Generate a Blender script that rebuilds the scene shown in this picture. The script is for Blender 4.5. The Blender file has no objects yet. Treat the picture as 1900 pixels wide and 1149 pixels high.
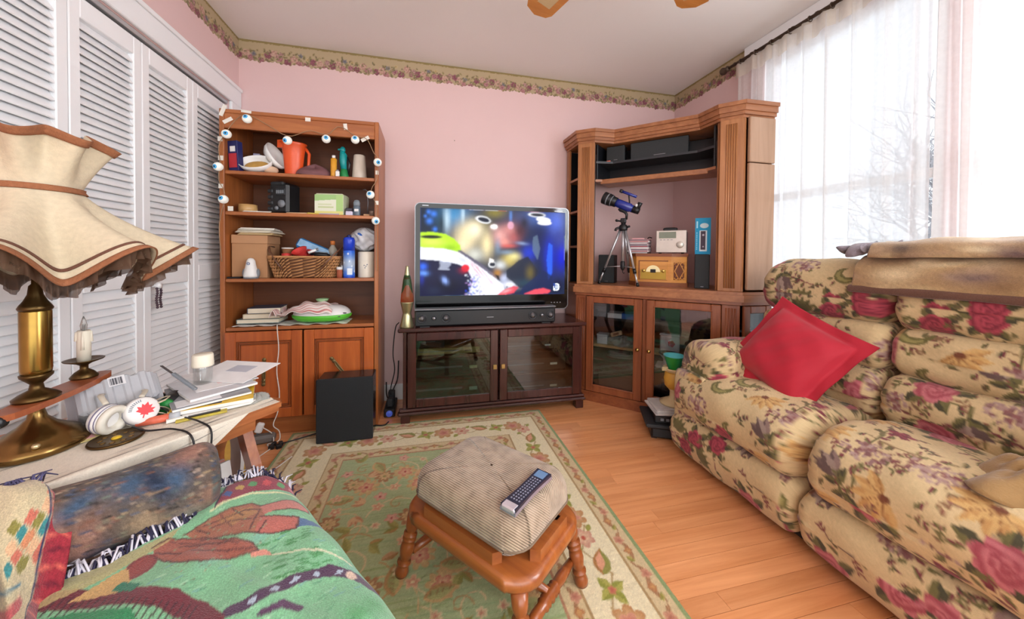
import bpy, bmesh, math, random
import numpy as np
from mathutils import Vector, Matrix, Euler
random.seed(7); RNG = np.random.RandomState(5)
SC = bpy.context.scene
COL = SC.collection
PI = math.pi

# ------------------------------------------------------------------ camera, sky, exposure
def set_camera():
    yaw, pitch, roll, hc = math.radians(12.95), math.radians(.95), math.radians(.51), 1.05
    f = Vector((math.sin(yaw)*math.cos(pitch), math.cos(yaw)*math.cos(pitch), -math.sin(pitch)))
    r = Vector((math.cos(yaw), -math.sin(yaw), 0)); u = r.cross(f)
    r2 = math.cos(roll)*r + math.sin(roll)*u; u2 = -math.sin(roll)*r + math.cos(roll)*u
    m = Matrix(((r2.x, u2.x, -f.x, 0), (r2.y, u2.y, -f.y, 0), (r2.z, u2.z, -f.z, hc), (0, 0, 0, 1)))
    cd = bpy.data.cameras.new('camera'); co = bpy.data.objects.new('camera', cd); COL.objects.link(co)
    co.matrix_world = m
    cd.sensor_width = 36; cd.lens = 637.5/1900*36
    cd.shift_x = (950-937.0)/1900; cd.shift_y = -(574.5-484.5)/1900
    cd.clip_start = .02
    SC.camera = co
set_camera()
W = bpy.data.worlds.new('sky'); SC.world = W; W.use_nodes = True
_bg = W.node_tree.nodes['Background']; _bg.inputs[0].default_value = (.93, .96, 1.0, 1); _bg.inputs[1].default_value = 1.1
SC.view_settings.view_transform = 'Standard'; SC.view_settings.look = 'None'
SC.view_settings.gamma = 1; SC.view_settings.use_curve_mapping = False
SC.view_settings.exposure = 0.57

def area_light(name, loc, target, sx, sy, power, color):
    d = bpy.data.lights.new(name, 'AREA'); d.shape = 'RECTANGLE'; d.size = sx; d.size_y = sy; d.energy = power; d.color = color
    o = bpy.data.objects.new(name, d); COL.objects.link(o); o.location = loc
    o.rotation_euler = (Vector(target)-Vector(loc)).to_track_quat('-Z', 'Y').to_euler()
    return o
# added fill lamps: one outside the near window bay, one behind the camera
area_light('window_fill_lamp', (2.45, -.42, 1.5), (1.0, .6, .7), 1.0, 1.5, 85, (.95, .97, 1.0))
area_light('rear_fill_lamp', (.45, -1.85, 1.45), (.45, 2.5, 1.15), 3.0, 1.9, 27, (1.0, .985, .96))  # no window here, only an unseen fill lamp at the open end

# ------------------------------------------------------------------ colour / material helpers
def lin(c):
    if isinstance(c, str):
        c = c.lstrip('#'); c = tuple(int(c[i:i+2], 16)/255 for i in (0, 2, 4))
    return tuple((x/12.92 if x <= .04045 else ((x+.055)/1.055)**2.4) for x in c)
MATS = {}
def _new(name):
    m = bpy.data.materials.new(name); m.use_nodes = True; nt = m.node_tree
    b = nt.nodes['Principled BSDF']; return m, nt, b
def N(nt, t, **k):
    n = nt.nodes.new(t)
    for a, v in k.items():
        if a in n.inputs: n.inputs[a].default_value = v
        else: setattr(n, a, v)
    return n
def mat(name, c, rough=.5, metal=0, var=.10, scale=25, bump=0, coat=0, emit=None, es=1, trans=0, ior=1.45, sheen=0, bscale=None, spec=.5):
    if name in MATS: return MATS[name]
    m, nt, b = _new(name); L = nt.links
    c = lin(c)
    tc = N(nt, 'ShaderNodeTexCoord'); no = N(nt, 'ShaderNodeTexNoise'); no.inputs['Scale'].default_value = scale; no.inputs['Detail'].default_value = 4
    L.new(tc.outputs['Object'], no.inputs['Vector'])
    mx = N(nt, 'ShaderNodeMix', data_type='RGBA')
    mx.inputs['A'].default_value = (*[x*(1-var) for x in c], 1); mx.inputs['B'].default_value = (*[min(1, x*(1+var)) for x in c], 1)
    L.new(no.outputs['Fac'], mx.inputs['Factor']); L.new(mx.outputs['Result'], b.inputs['Base Color'])
    b.inputs['Roughness'].default_value = rough; b.inputs['Metallic'].default_value = metal
    b.inputs['Specular IOR Level'].default_value = spec
    if coat: b.inputs['Coat Weight'].default_value = coat; b.inputs['Coat Roughness'].default_value = .12
    if sheen: b.inputs['Sheen Weight'].default_value = sheen
    if trans: b.inputs['Transmission Weight'].default_value = trans; b.inputs['IOR'].default_value = ior
    if emit: b.inputs['Emission Color'].default_value = (*lin(emit), 1); b.inputs['Emission Strength'].default_value = es
    if bump:
        n2 = N(nt, 'ShaderNodeTexNoise'); n2.inputs['Scale'].default_value = bscale or scale*6; n2.inputs['Detail'].default_value = 3
        L.new(tc.outputs['Object'], n2.inputs['Vector'])
        bp = N(nt, 'ShaderNodeBump'); bp.inputs['Strength'].default_value = bump; bp.inputs['Distance'].default_value = .004
        L.new(n2.outputs['Fac'], bp.inputs['Height']); L.new(bp.outputs['Normal'], b.inputs['Normal'])
    MATS[name] = m; return m
def wood(name, c1, c2, axis='Z', grain=1.0, rough=.38, coat=.15, per_obj=0, contrast=1.0):
    """long-grain wood: stretched noise bands, axis = grain direction in object space"""
    if name in MATS: return MATS[name]
    m, nt, b = _new(name); L = nt.links
    tc = N(nt, 'ShaderNodeTexCoord'); mp = N(nt, 'ShaderNodeMapping')
    s = {'X': (1.6, 26, 26), 'Y': (26, 1.6, 26), 'Z': (26, 26, 1.6)}[axis]
    mp.inputs['Scale'].default_value = [x*grain for x in s]
    L.new(tc.outputs['Object'], mp.inputs['Vector'])
    if per_obj:
        oi = N(nt, 'ShaderNodeObjectInfo'); vm = N(nt, 'ShaderNodeVectorMath', operation='SCALE'); vm.inputs['Scale'].default_value = 37
        cx = N(nt, 'ShaderNodeCombineXYZ')
        for k in 'XYZ': L.new(oi.outputs['Random'], cx.inputs[k])
        L.new(cx.outputs[0], vm.inputs[0]); L.new(vm.outputs[0], mp.inputs['Location'])
    n1 = N(nt, 'ShaderNodeTexNoise'); n1.inputs['Scale'].default_value = 1; n1.inputs['Detail'].default_value = 6; n1.inputs['Roughness'].default_value = .65; n1.inputs['Distortion'].default_value = .6
    L.new(mp.outputs[0], n1.inputs['Vector'])
    rp = N(nt, 'ShaderNodeValToRGB'); e = rp.color_ramp.elements
    e[0].position = .5-.22/contrast; e[1].position = .5+.22/contrast
    e[0].color = (*lin(c1), 1); e[1].color = (*lin(c2), 1)
    L.new(n1.outputs['Fac'], rp.inputs['Fac'])
    out = rp.outputs['Color']
    if per_obj:
        hs = N(nt, 'ShaderNodeHueSaturation'); mr = N(nt, 'ShaderNodeMapRange')
        mr.inputs['To Min'].default_value = 1-per_obj; mr.inputs['To Max'].default_value = 1+per_obj
        L.new(oi.outputs['Random'], mr.inputs['Value']); L.new(mr.outputs[0], hs.inputs['Value']); L.new(out, hs.inputs['Color']); out = hs.outputs['Color']
    L.new(out, b.inputs['Base Color'])
    b.inputs['Roughness'].default_value = rough; b.inputs['Coat Weight'].default_value = coat; b.inputs['Coat Roughness'].default_value = .2
    bp = N(nt, 'ShaderNodeBump'); bp.inputs['Strength'].default_value = .12; bp.inputs['Distance'].default_value = .002
    L.new(n1.outputs['Fac'], bp.inputs['Height']); L.new(bp.outputs['Normal'], b.inputs['Normal'])
    MATS[name] = m; return m
def vcol(name, rough=.9, weave=0, wscale=400, sheen=0, emit=0, spec=.3, fuzz=0):
    """material that takes its print from the mesh colour attribute 'print'"""
    if name in MATS: return MATS[name]
    m, nt, b = _new(name); L = nt.links
    at = N(nt, 'ShaderNodeVertexColor', layer_name='print')
    out = at.outputs['Color']
    tc = N(nt, 'ShaderNodeTexCoord')
    if fuzz:
        nz = N(nt, 'ShaderNodeTexNoise'); nz.inputs['Scale'].default_value = wscale; nz.inputs['Detail'].default_value = 2
        L.new(tc.outputs['Object'], nz.inputs['Vector'])
        mr = N(nt, 'ShaderNodeMapRange'); mr.inputs['From Min'].default_value = .3; mr.inputs['From Max'].default_value = .7
        mr.inputs['To Min'].default_value = 1-fuzz; mr.inputs['To Max'].default_value = 1+fuzz
        hs = N(nt, 'ShaderNodeHueSaturation'); L.new(nz.outputs['Fac'], mr.inputs['Value']); L.new(mr.outputs[0], hs.inputs['Value']); L.new(out, hs.inputs['Color']); out = hs.outputs['Color']
    b.inputs['Roughness'].default_value = rough; b.inputs['Specular IOR Level'].default_value = spec
    if sheen: b.inputs['Sheen Weight'].default_value = sheen
    if emit:
        b.inputs['Base Color'].default_value = (.01, .01, .012, 1); b.inputs['Specular IOR Level'].default_value = .12
        L.new(out, b.inputs['Emission Color']); b.inputs['Emission Strength'].default_value = emit
    else: L.new(out, b.inputs['Base Color'])
    if weave:
        n2 = N(nt, 'ShaderNodeTexNoise'); n2.inputs['Scale'].default_value = wscale; L.new(tc.outputs['Object'], n2.inputs['Vector'])
        bp = N(nt, 'ShaderNodeBump'); bp.inputs['Strength'].default_value = weave; bp.inputs['Distance'].default_value = .003
        L.new(n2.outputs['Fac'], bp.inputs['Height']); L.new(bp.outputs['Normal'], b.inputs['Normal'])
    MATS[name] = m; return m
def glass(name, tint=(1, 1, 1), refl=.10, rough=.02):
    if name in MATS: return MATS[name]
    m, nt, b = _new(name); L = nt.links; nt.nodes.remove(b)
    t = N(nt, 'ShaderNodeBsdfTransparent'); t.inputs[0].default_value = (*tint, 1)
    g = N(nt, 'ShaderNodeBsdfGlossy'); g.inputs['Roughness'].default_value = rough; g.inputs['Color'].default_value = (1, 1, 1, 1)
    tc = N(nt, 'ShaderNodeTexCoord'); no = N(nt, 'ShaderNodeTexNoise'); no.inputs['Scale'].default_value = 6; L.new(tc.outputs['Object'], no.inputs['Vector'])
    mr = N(nt, 'ShaderNodeMapRange'); mr.inputs['To Min'].default_value = refl*.8; mr.inputs['To Max'].default_value = refl*1.2
    L.new(no.outputs['Fac'], mr.inputs['Value'])
    mx = N(nt, 'ShaderNodeMixShader'); L.new(mr.outputs[0], mx.inputs[0]); L.new(t.outputs[0], mx.inputs[1]); L.new(g.outputs[0], mx.inputs[2])
    L.new(mx.outputs[0], nt.nodes['Material Output'].inputs['Surface'])
    MATS[name] = m; return m
def sheer(name, col, opacity, transl=.6):
    if name in MATS: return MATS[name]
    m, nt, b = _new(name); L = nt.links; nt.nodes.remove(b)
    t = N(nt, 'ShaderNodeBsdfTransparent'); d = N(nt, 'ShaderNodeBsdfDiffuse'); tr = N(nt, 'ShaderNodeBsdfTranslucent')
    d.inputs[0].default_value = (*lin(col), 1); tr.inputs[0].default_value = (*lin(col), 1)
    m1 = N(nt, 'ShaderNodeMixShader'); m1.inputs[0].default_value = transl; L.new(d.outputs[0], m1.inputs[1]); L.new(tr.outputs[0], m1.inputs[2])
    tc = N(nt, 'ShaderNodeTexCoord'); no = N(nt, 'ShaderNodeTexNoise'); no.inputs['Scale'].default_value = 60; L.new(tc.outputs['Object'], no.inputs['Vector'])
    mr = N(nt, 'ShaderNodeMapRange'); mr.inputs['To Min'].default_value = opacity-.06; mr.inputs['To Max'].default_value = opacity+.06; L.new(no.outputs['Fac'], mr.inputs['Value'])
    m2 = N(nt, 'ShaderNodeMixShader'); L.new(mr.outputs[0], m2.inputs[0]); L.new(t.outputs[0], m2.inputs[1]); L.new(m1.outputs[0], m2.inputs[2])
    L.new(m2.outputs[0], nt.nodes['Material Output'].inputs['Surface'])
    MATS[name] = m; return m

# ------------------------------------------------------------------ object helpers
def thing(name, label, cat, loc=(0, 0, 0), rotz=0, group=None):
    o = bpy.data.objects.new(name, None); COL.objects.link(o); o.empty_display_size = .05
    o.location = loc; o.rotation_euler = (0, 0, rotz); o['label'] = label; o['category'] = cat
    if group: o['group'] = group
    return o
def tag(o, label, cat, group=None, kind=None):
    o['label'] = label; o['category'] = cat
    if group: o['group'] = group
    if kind: o['kind'] = kind
    return o
def dup(root, loc, rotz=None, label=None):
    r = root.copy(); COL.objects.link(r); r.location = loc
    if rotz is not None: r.rotation_euler = (0, 0, rotz)
    if label: r['label'] = label
    for ch in list(root.children):
        c = ch.copy(); COL.objects.link(c); c.parent = r
        for g in ch.children:
            d = g.copy(); COL.objects.link(d); d.parent = c
    return r
def link(name, me, m, parent=None, loc=None, rot=None):
    o = bpy.data.objects.new(name, me); COL.objects.link(o)
    if m and not me.materials: me.materials.append(m)
    if parent: o.parent = parent
    if loc: o.location = loc
    if rot: o.rotation_euler = rot
    return o
class MB:
    """collects shapes into one mesh"""
    def __init__(s, M=None): s.V = []; s.F = []; s.S = []; s.M = M
    def add(s, V, F, smooth=False, M=None):
        k = len(s.V); M = M or s.M
        s.V += [tuple(M @ Vector(v)) if M else tuple(v) for v in V]
        s.F += [tuple(i+k for i in f) for f in F]; s.S += [smooth]*len(F); return s
    def box(s, x0, x1, y0, y1, z0, z1, bev=0, M=None):
        if x0 > x1: x0, x1 = x1, x0
        if y0 > y1: y0, y1 = y1, y0
        if z0 > z1: z0, z1 = z1, z0
        b = min(bev, (x1-x0)*.49, (y1-y0)*.49, (z1-z0)*.49)
        X, Y, Z = (x0, x1), (y0, y1), (z0, z1)
        if b <= 0:
            V = [(X[i], Y[j], Z[k]) for i in (0, 1) for j in (0, 1) for k in (0, 1)]
            return s.add(V, [(0, 1, 3, 2), (4, 6, 7, 5), (0, 4, 5, 1), (2, 3, 7, 6), (0, 2, 6, 4), (1, 5, 7, 3)], False, M)
        V = []; idx = {}
        for i in (0, 1):
            for j in (0, 1):
                for k in (0, 1):
                    sx, sy, sz = 1-2*i, 1-2*j, 1-2*k
                    for a in range(3):
                        idx[i, j, k, a] = len(V)
                        V.append((X[i]+(0 if a == 0 else sx*b), Y[j]+(0 if a == 1 else sy*b), Z[k]+(0 if a == 2 else sz*b)))
        F = []
        for i in (0, 1): F.append([idx[i, 0, 0, 0], idx[i, 1, 0, 0], idx[i, 1, 1, 0], idx[i, 0, 1, 0]])
        for j in (0, 1): F.append([idx[0, j, 0, 1], idx[1, j, 0, 1], idx[1, j, 1, 1], idx[0, j, 1, 1]])
        for k in (0, 1): F.append([idx[0, 0, k, 2], idx[1, 0, k, 2], idx[1, 1, k, 2], idx[0, 1, k, 2]])
        for i in (0, 1):
            for j in (0, 1): F.append([idx[i, j, 0, 0], idx[i, j, 1, 0], idx[i, j, 1, 1], idx[i, j, 0, 1]])
            for k in (0, 1): F.append([idx[i, 0, k, 0], idx[i, 1, k, 0], idx[i, 1, k, 2], idx[i, 0, k, 2]])
        for j in (0, 1):
            for k in (0, 1): F.append([idx[0, j, k, 1], idx[1, j, k, 1], idx[1, j, k, 2], idx[0, j, k, 2]])
        for i in (0, 1):
            for j in (0, 1):
                for k in (0, 1): F.append([idx[i, j, k, 0], idx[i, j, k, 1], idx[i, j, k, 2]])
        return s.add(V, F, False, M)
    def lathe(s, prof, n=24, M=None, smooth=True, caps=True):
        V = []; F = []
        for r, z in prof:
            for k in range(n):
                a = 2*PI*k/n; V.append((r*math.cos(a), r*math.sin(a), z))
        for i in range(len(prof)-1):
            for k in range(n): F.append((i*n+k, i*n+(k+1) % n, (i+1)*n+(k+1) % n, (i+1)*n+k))
        if caps: F.append(tuple(range(n))[::-1]); F.append(tuple((len(prof)-1)*n+k for k in range(n)))
        return s.add(V, F, smooth, M)
    def tube(s, pts, r, n=8, closed=False, flat=1.0, smooth=True, M=None):
        P = [Vector(p) for p in pts]; m = len(P)
        R = r if isinstance(r, (list, tuple)) else [r]*m
        V = []; F = []; up = None
        for i in range(m):
            a = P[(i-1) % m] if (closed or i) else P[i]; b = P[(i+1) % m] if (closed or i < m-1) else P[i]
            t = (b-a).normalized()
            if up is None: up = t.orthogonal().normalized() if abs(t.z) > .9 else t.cross(Vector((0, 0, 1))).normalized()
            x = (up-t*up.dot(t)).normalized(); up = x; y = t.cross(x)
            for k in range(n):
                q = 2*PI*k/n; V.append(P[i]+x*R[i]*math.cos(q)+y*R[i]*flat*math.sin(q))
        for i in range(m if closed else m-1):
            j = (i+1) % m
            for k in range(n): F.append((i*n+k, i*n+(k+1) % n, j*n+(k+1) % n, j*n+k))
        if not closed: F.append(tuple(range(n))[::-1]); F.append(tuple((m-1)*n+k for k in range(n)))
        return s.add(V, F, smooth, M)
    def cyl(s, p0, p1, r0, r1=None, n=16, smooth=True, M=None):
        return s.tube([p0, p1], [r0, r0 if r1 is None else r1], n, smooth=smooth, M=M)
    def prism(s, poly, z0, z1, M=None, smooth=False):
        n = len(poly); V = [(x, y, z0) for x, y in poly]+[(x, y, z1) for x, y in poly]
        F = [tuple(range(n))[::-1], tuple(range(n, 2*n))]+[(i, (i+1) % n, n+(i+1) % n, n+i) for i in range(n)]
        return s.add(V, F, smooth, M)
    def ball(s, c, r, n=16, m=10, M=None):
        rx, ry, rz = (r, r, r) if not isinstance(r, (tuple, list)) else r
        V = [(c[0], c[1], c[2]-rz)]; F = []
        for i in range(1, m):
            t = PI*i/m
            for k in range(n):
                a = 2*PI*k/n; V.append((c[0]+rx*math.sin(t)*math.cos(a), c[1]+ry*math.sin(t)*math.sin(a), c[2]-rz*math.cos(t)))
        V.append((c[0], c[1], c[2]+rz)); last = len(V)-1
        for k in range(n): F.append((0, 1+(k+1) % n, 1+k))
        for i in range(m-2):
            for k in range(n): F.append((1+i*n+k, 1+i*n+(k+1) % n, 1+(i+1)*n+(k+1) % n, 1+(i+1)*n+k))
        for k in range(n): F.append((1+(m-2)*n+k, 1+(m-2)*n+(k+1) % n, last))
        return s.add(V, F, True, M)
    def mesh(s, name):
        me = bpy.data.meshes.new(name); me.from_pydata(s.V, [], s.F); me.update()
        bm = bmesh.new(); bm.from_mesh(me); bmesh.ops.recalc_face_normals(bm, faces=bm.faces); bm.to_mesh(me); bm.free()
        me.polygons.foreach_set('use_smooth', s.S); return me
    def build(s, name, m, parent=None, kind=None):
        o = link(name, s.mesh(name), m, parent)
        if kind: o['kind'] = kind
        return o
def T(x=0, y=0, z=0, rx=0, ry=0, rz=0):
    return Matrix.Translation((x, y, z)) @ Euler((rx, ry, rz)).to_matrix().to_4x4()
def boxo(name, m, x0, x1, y0, y1, z0, z1, parent=None, bev=0, M=None):
    return MB().box(x0, x1, y0, y1, z0, z1, bev, M).build(name, m, parent)
def struct(o, kind='structure'):
    o['kind'] = kind; return o
def surf(name, P, m, parent=None, col=None, cu=False, cv=False, caps=False, smooth=True, thick=0):
    """grid surface P[n,m,3]; col[n,m,3] linear colours stored as the print"""
    P = np.asarray(P, float); n, k = P.shape[:2]
    if thick:   # give cloth a thickness: offset copy along normals, joined at the border
        du = np.gradient(P, axis=0); dv = np.gradient(P, axis=1); nn = np.cross(du, dv); nn /= (np.linalg.norm(nn, axis=2, keepdims=True)+1e-9)
        Q = P-nn*thick
        P = np.concatenate([P, Q[:, ::-1]], axis=1); cv = True
        if col is not None: col = np.concatenate([col, col[:, ::-1]], axis=1)
        k = P.shape[1]
    ii, jj = np.meshgrid(np.arange(n if cu else n-1), np.arange(k if cv else k-1), indexing='ij')
    a = ii*k+jj; b = ((ii+1) % n)*k+jj; c = ((ii+1) % n)*k+(jj+1) % k; d = ii*k+(jj+1) % k
    Q = np.stack([a, b, c, d], -1).reshape(-1, 4)
    me = bpy.data.meshes.new(name); V = P.reshape(-1, 3)
    extra = []
    if thick: extra = []
    if caps:
        me.from_pydata(V.tolist(), [], Q.tolist()+[list(range(k))[::-1], [(n-1)*k+j for j in range(k)]])
    else:
        me.vertices.add(len(V)); me.vertices.foreach_set('co', V.astype(np.float32).ravel())
        me.loops.add(Q.size); me.loops.foreach_set('vertex_index', Q.astype(np.int32).ravel())
        me.polygons.add(len(Q)); me.polygons.foreach_set('loop_start', np.arange(0, Q.size, 4, dtype=np.int32))
    me.update(calc_edges=True)
    me.polygons.foreach_set('use_smooth', np.full(len(me.polygons), smooth))
    if col is not None:
        ca = me.color_attributes.new('print', 'FLOAT_COLOR', 'POINT')
        c4 = np.ones((len(V), 4), np.float32); c4[:, :3] = np.asarray(col).reshape(-1, 3)
        ca.data.foreach_set('color', c4.ravel())
    return link(name, me, m, parent)

# ------------------------------------------------------------------ print painter (metric canvas, linear colours)
class Canvas:
    def __init__(s, w, h, res, bg, tile=False):
        s.w, s.h, s.res, s.tile = w, h, res, tile
        s.nx, s.ny = int(round(w/res)), int(round(h/res))
        s.A = np.zeros((s.ny, s.nx, 3)); s.A[:] = lin(bg)
    def _win(s, x0, y0, x1, y1):
        i0, i1 = max(0, int(x0/s.res)-1), min(s.nx, int(x1/s.res)+2); j0, j1 = max(0, int(y0/s.res)-1), min(s.ny, int(y1/s.res)+2)
        if i1 <= i0 or j1 <= j0: return None
        X, Y = np.meshgrid((np.arange(i0, i1)+.5)*s.res, (np.arange(j0, j1)+.5)*s.res); return (slice(j0, j1), slice(i0, i1)), X, Y
    def _blend(s, sl, m, c):
        m = np.clip(m, 0, 1)[..., None]; s.A[sl] = s.A[sl]*(1-m)+np.asarray(c)*m
    def _each(s, x, y, r, fn):
        offs = [(0, 0)] if not s.tile else [(a*s.w, b*s.h) for a in (-1, 0, 1) for b in (-1, 0, 1)]
        for ox, oy in offs:
            w = s._win(x+ox-r, y+oy-r, x+ox+r, y+oy+r)
            if w: fn(w[0], w[1]-x-ox, w[2]-y-oy)
    def soft(s, d): return np.clip(.5-d/s.res, 0, 1)
    def ell(s, x, y, rx, ry, c, ang=0, a=1):
        c = np.array(lin(c)); ca, sa = math.cos(ang), math.sin(ang)
        def f(sl, X, Y):
            u, v = X*ca+Y*sa, -X*sa+Y*ca; d = (np.sqrt((u/rx)**2+(v/ry)**2)-1)*min(rx, ry); s._blend(sl, s.soft(d)*a, c)
        s._each(x, y, max(rx, ry)+s.res*2, f)
    def glow(s, x, y, rx, ry, c, ang=0, a=1):
        c = np.array(lin(c)); ca, sa = math.cos(ang), math.sin(ang)
        def f(sl, X, Y):
            u, v = X*ca+Y*sa, -X*sa+Y*ca; s._blend(sl, a*np.exp(-((u/rx)**2+(v/ry)**2)*1.5), c)
        s._each(x, y, max(rx, ry)*2, f)
    def flower(s, x, y, r, c1, c2, n=6, depth=.35, ang=0, rings=0, c3=None, sq=1):
        c1, c2 = np.array(lin(c1)), np.array(lin(c2)); c3 = None if c3 is None else np.array(lin(c3))
        def f(sl, X, Y):
            Y = Y/sq
            t = np.arctan2(Y, X)+ang; R = np.hypot(X, Y); rad = r*(1-depth+depth*np.abs(np.cos(n*t/2))**.8)
            m = s.soft(R-rad); k = np.clip(R/rad, 0, 1)
            if rings: k = np.clip(.5+.5*np.sin(R/r*rings+1.3*np.sin(3*t+ang*5)+2*t), 0, 1)
            col = c2[None, None]*(1-k[..., None])+c1[None, None]*k[..., None]
            mm = np.clip(m, 0, 1)[..., None]; s.A[sl] = s.A[sl]*(1-mm)+col*mm
            if c3 is not None: s._blend(sl, s.soft(R-r*.22), c3)
        s._each(x, y, r*1.1*max(1, sq)+s.res*2, f)
    def leaf(s, x, y, ln, wd, ang, c1, c2=None):
        c1 = np.array(lin(c1)); c2 = c1 if c2 is None else np.array(lin(c2)); ca, sa = math.cos(ang), math.sin(ang)
        def f(sl, X, Y):
            u, v = X*ca+Y*sa, -X*sa+Y*ca; q = np.clip(u/ln, 0, 1); hw = wd*np.sin(PI*q**.8)
            m = s.soft(np.abs(v)-hw)*(u > 0)*(u < ln); s._blend(sl, m*(v >= 0), c1); s._blend(sl, m*(v < 0), c2)
        s._each(x, y, ln+s.res*2, f)
    def line(s, pts, w, c):
        c = np.array(lin(c)); pts = np.asarray(pts, float)
        def seg(p, q):
            cx, cy = (p+q)/2; r = np.hypot(*(q-p))/2+w+s.res
            def f(sl, X, Y):
                px, py = p-(cx, cy); dx, dy = q-p; L2 = dx*dx+dy*dy+1e-12
                t = np.clip(((X-px)*dx+(Y-py)*dy)/L2, 0, 1); d = np.hypot(X-px-t*dx, Y-py-t*dy)-w/2; s._blend(sl, s.soft(d), c)
            s._each(cx, cy, r, f)
        for p, q in zip(pts[:-1], pts[1:]): seg(p, q)
    def poly(s, pts, c, a=1):
        pts = np.asarray(pts, float); c = np.array(lin(c)); x0, y0 = pts.min(0); x1, y1 = pts.max(0)
        w = s._win(x0, y0, x1, y1)
        if not w: return
        sl, X, Y = w; ins = np.zeros(X.shape, bool)
        for (ax, ay), (bx, by) in zip(pts, np.roll(pts, -1, 0)):
            if ay == by: continue
            cnd = ((ay > Y) != (by > Y)) & (X < (bx-ax)*(Y-ay)/(by-ay)+ax); ins ^= cnd
        s._blend(sl, ins*a*1.0, c)
    def rect(s, x0, y0, x1, y1, c): s.poly([(x0, y0), (x1, y0), (x1, y1), (x0, y1)], c)
    def noise(s, amp, n=1):
        for _ in range(n):
            s.A *= (1+amp*RNG.randn(s.ny, s.nx, 1))
        s.A = np.clip(s.A, 0, 1)
    def blur(s, n=1):
        for _ in range(n):
            for ax in (0, 1): s.A = (np.roll(s.A, 1, ax)+2*s.A+np.roll(s.A, -1, ax))/4
    def at(s, u, v):
        u, v = np.asarray(u), np.asarray(v)
        i, j = (u/s.res).astype(int), (v/s.res).astype(int)
        if s.tile: i %= s.nx; j %= s.ny
        else: i = np.clip(i, 0, s.nx-1); j = np.clip(j, 0, s.ny-1)
        return s.A[j, i]
def panel_print(name, m, cv, M, parent=None, thick=.0015, step=None):
    """flat printed sheet: canvas coordinates (u,v) lie in local x,z of matrix M"""
    st = step or cv.res
    u = np.linspace(0, cv.w, max(2, int(round(cv.w/st))+1)); v = np.linspace(0, cv.h, max(2, int(round(cv.h/st))+1))
    U, Vv = np.meshgrid(u, v, indexing='ij'); c = cv.at(np.minimum(U, cv.w-1e-6), np.minimum(Vv, cv.h-1e-6))
    P = np.stack([U, np.zeros_like(U), Vv], -1); R = np.array(M.to_3x3()); t = np.array(M.translation)
    return surf(name, P@R.T+t, m, parent, col=c, smooth=False)
def smooth_closed(ctrl, n):
    """closed Catmull-Rom through control points, resampled evenly to n points"""
    C = np.asarray(ctrl, float); k = len(C); out = []
    for i in range(k):
        p0, p1, p2, p3 = C[i-1], C[i], C[(i+1) % k], C[(i+2) % k]
        for t in np.linspace(0, 1, 24, endpoint=False):
            out.append(.5*((2*p1)+(-p0+p2)*t+(2*p0-5*p1+4*p2-p3)*t*t+(-p0+3*p1-3*p2+p3)*t**3))
    out = np.array(out); d = np.r_[0, np.cumsum(np.hypot(*(np.roll(out, -1, 0)-out).T))]
    o2 = np.vstack([out, out[:1]]); s = np.linspace(0, d[-1], n, endpoint=False)
    return np.stack([np.interp(s, d, o2[:, 0]), np.interp(s, d, o2[:, 1])], 1), d[-1]
def smooth_open(ctrl, n):
    C = np.asarray(ctrl, float); C2 = np.vstack([2*C[0]-C[1], C, 2*C[-1]-C[-2]]); out = []
    for i in range(1, len(C2)-2):
        p0, p1, p2, p3 = C2[i-1:i+3]
        for t in np.linspace(0, 1, 16, endpoint=False):
            out.append(.5*((2*p1)+(-p0+p2)*t+(2*p0-5*p1+4*p2-p3)*t*t+(-p0+3*p1-3*p2+p3)*t**3))
    out.append(C[-1]); out = np.array(out); d = np.r_[0, np.cumsum(np.linalg.norm(np.diff(out, axis=0), axis=1))]
    s = np.linspace(0, d[-1], n); return np.stack([np.interp(s, d, out[:, q]) for q in range(C.shape[1])], 1)
# ================================================================== THE ROOM
XL, XR, YB, YF, ZC = -1.19, 2.08, 2.58, -1.9, 2.44
PINK = mat('pink_wall_paint', '#e0c1bf', .75, var=.03, scale=4, bump=.05)
WHITE = mat('white_gloss_paint', '#f2f4f6', .35, var=.02, scale=8)
CEIL = mat('ceiling_paint', '#eeebe8', .9, var=.02, scale=3)
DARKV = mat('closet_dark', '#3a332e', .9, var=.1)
fl = struct(boxo('floor', mat('subfloor', '#3a2414', .9), XL-.1, XR+.1, YF, YB+.1, -.05, -.0125))
PLANK = wood('oak_strip_floor', '#d08650', '#eeaa76', 'X', .9, .28, .3, per_obj=.07)
rw = .0585; y = YB; row = 0
while y > -1.3:
    x = XL; off = random.uniform(.2, 1.2); first = True
    while x < XR:
        ln = off if first else random.uniform(.75, 1.9); first = False
        x1 = min(XR, x+ln)
        if XR-x1 < .15: x1 = XR
        MB().box(-(x1-x)/2+.0005, (x1-x)/2-.0005, -rw/2+.0008, rw/2-.0008, -.0125, 0, 0).build('plank', PLANK, fl).location = ((x+x1)/2, y-rw/2, 0)
        x = x1
    y -= rw; row += 1
struct(boxo('ceiling', CEIL, XL-.1, XR+.1, YF, YB+.1, ZC, ZC+.06))
struct(boxo('wall_back', PINK, XL-.1, XR+.1, YB, YB+.1, -.01, ZC))
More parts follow.
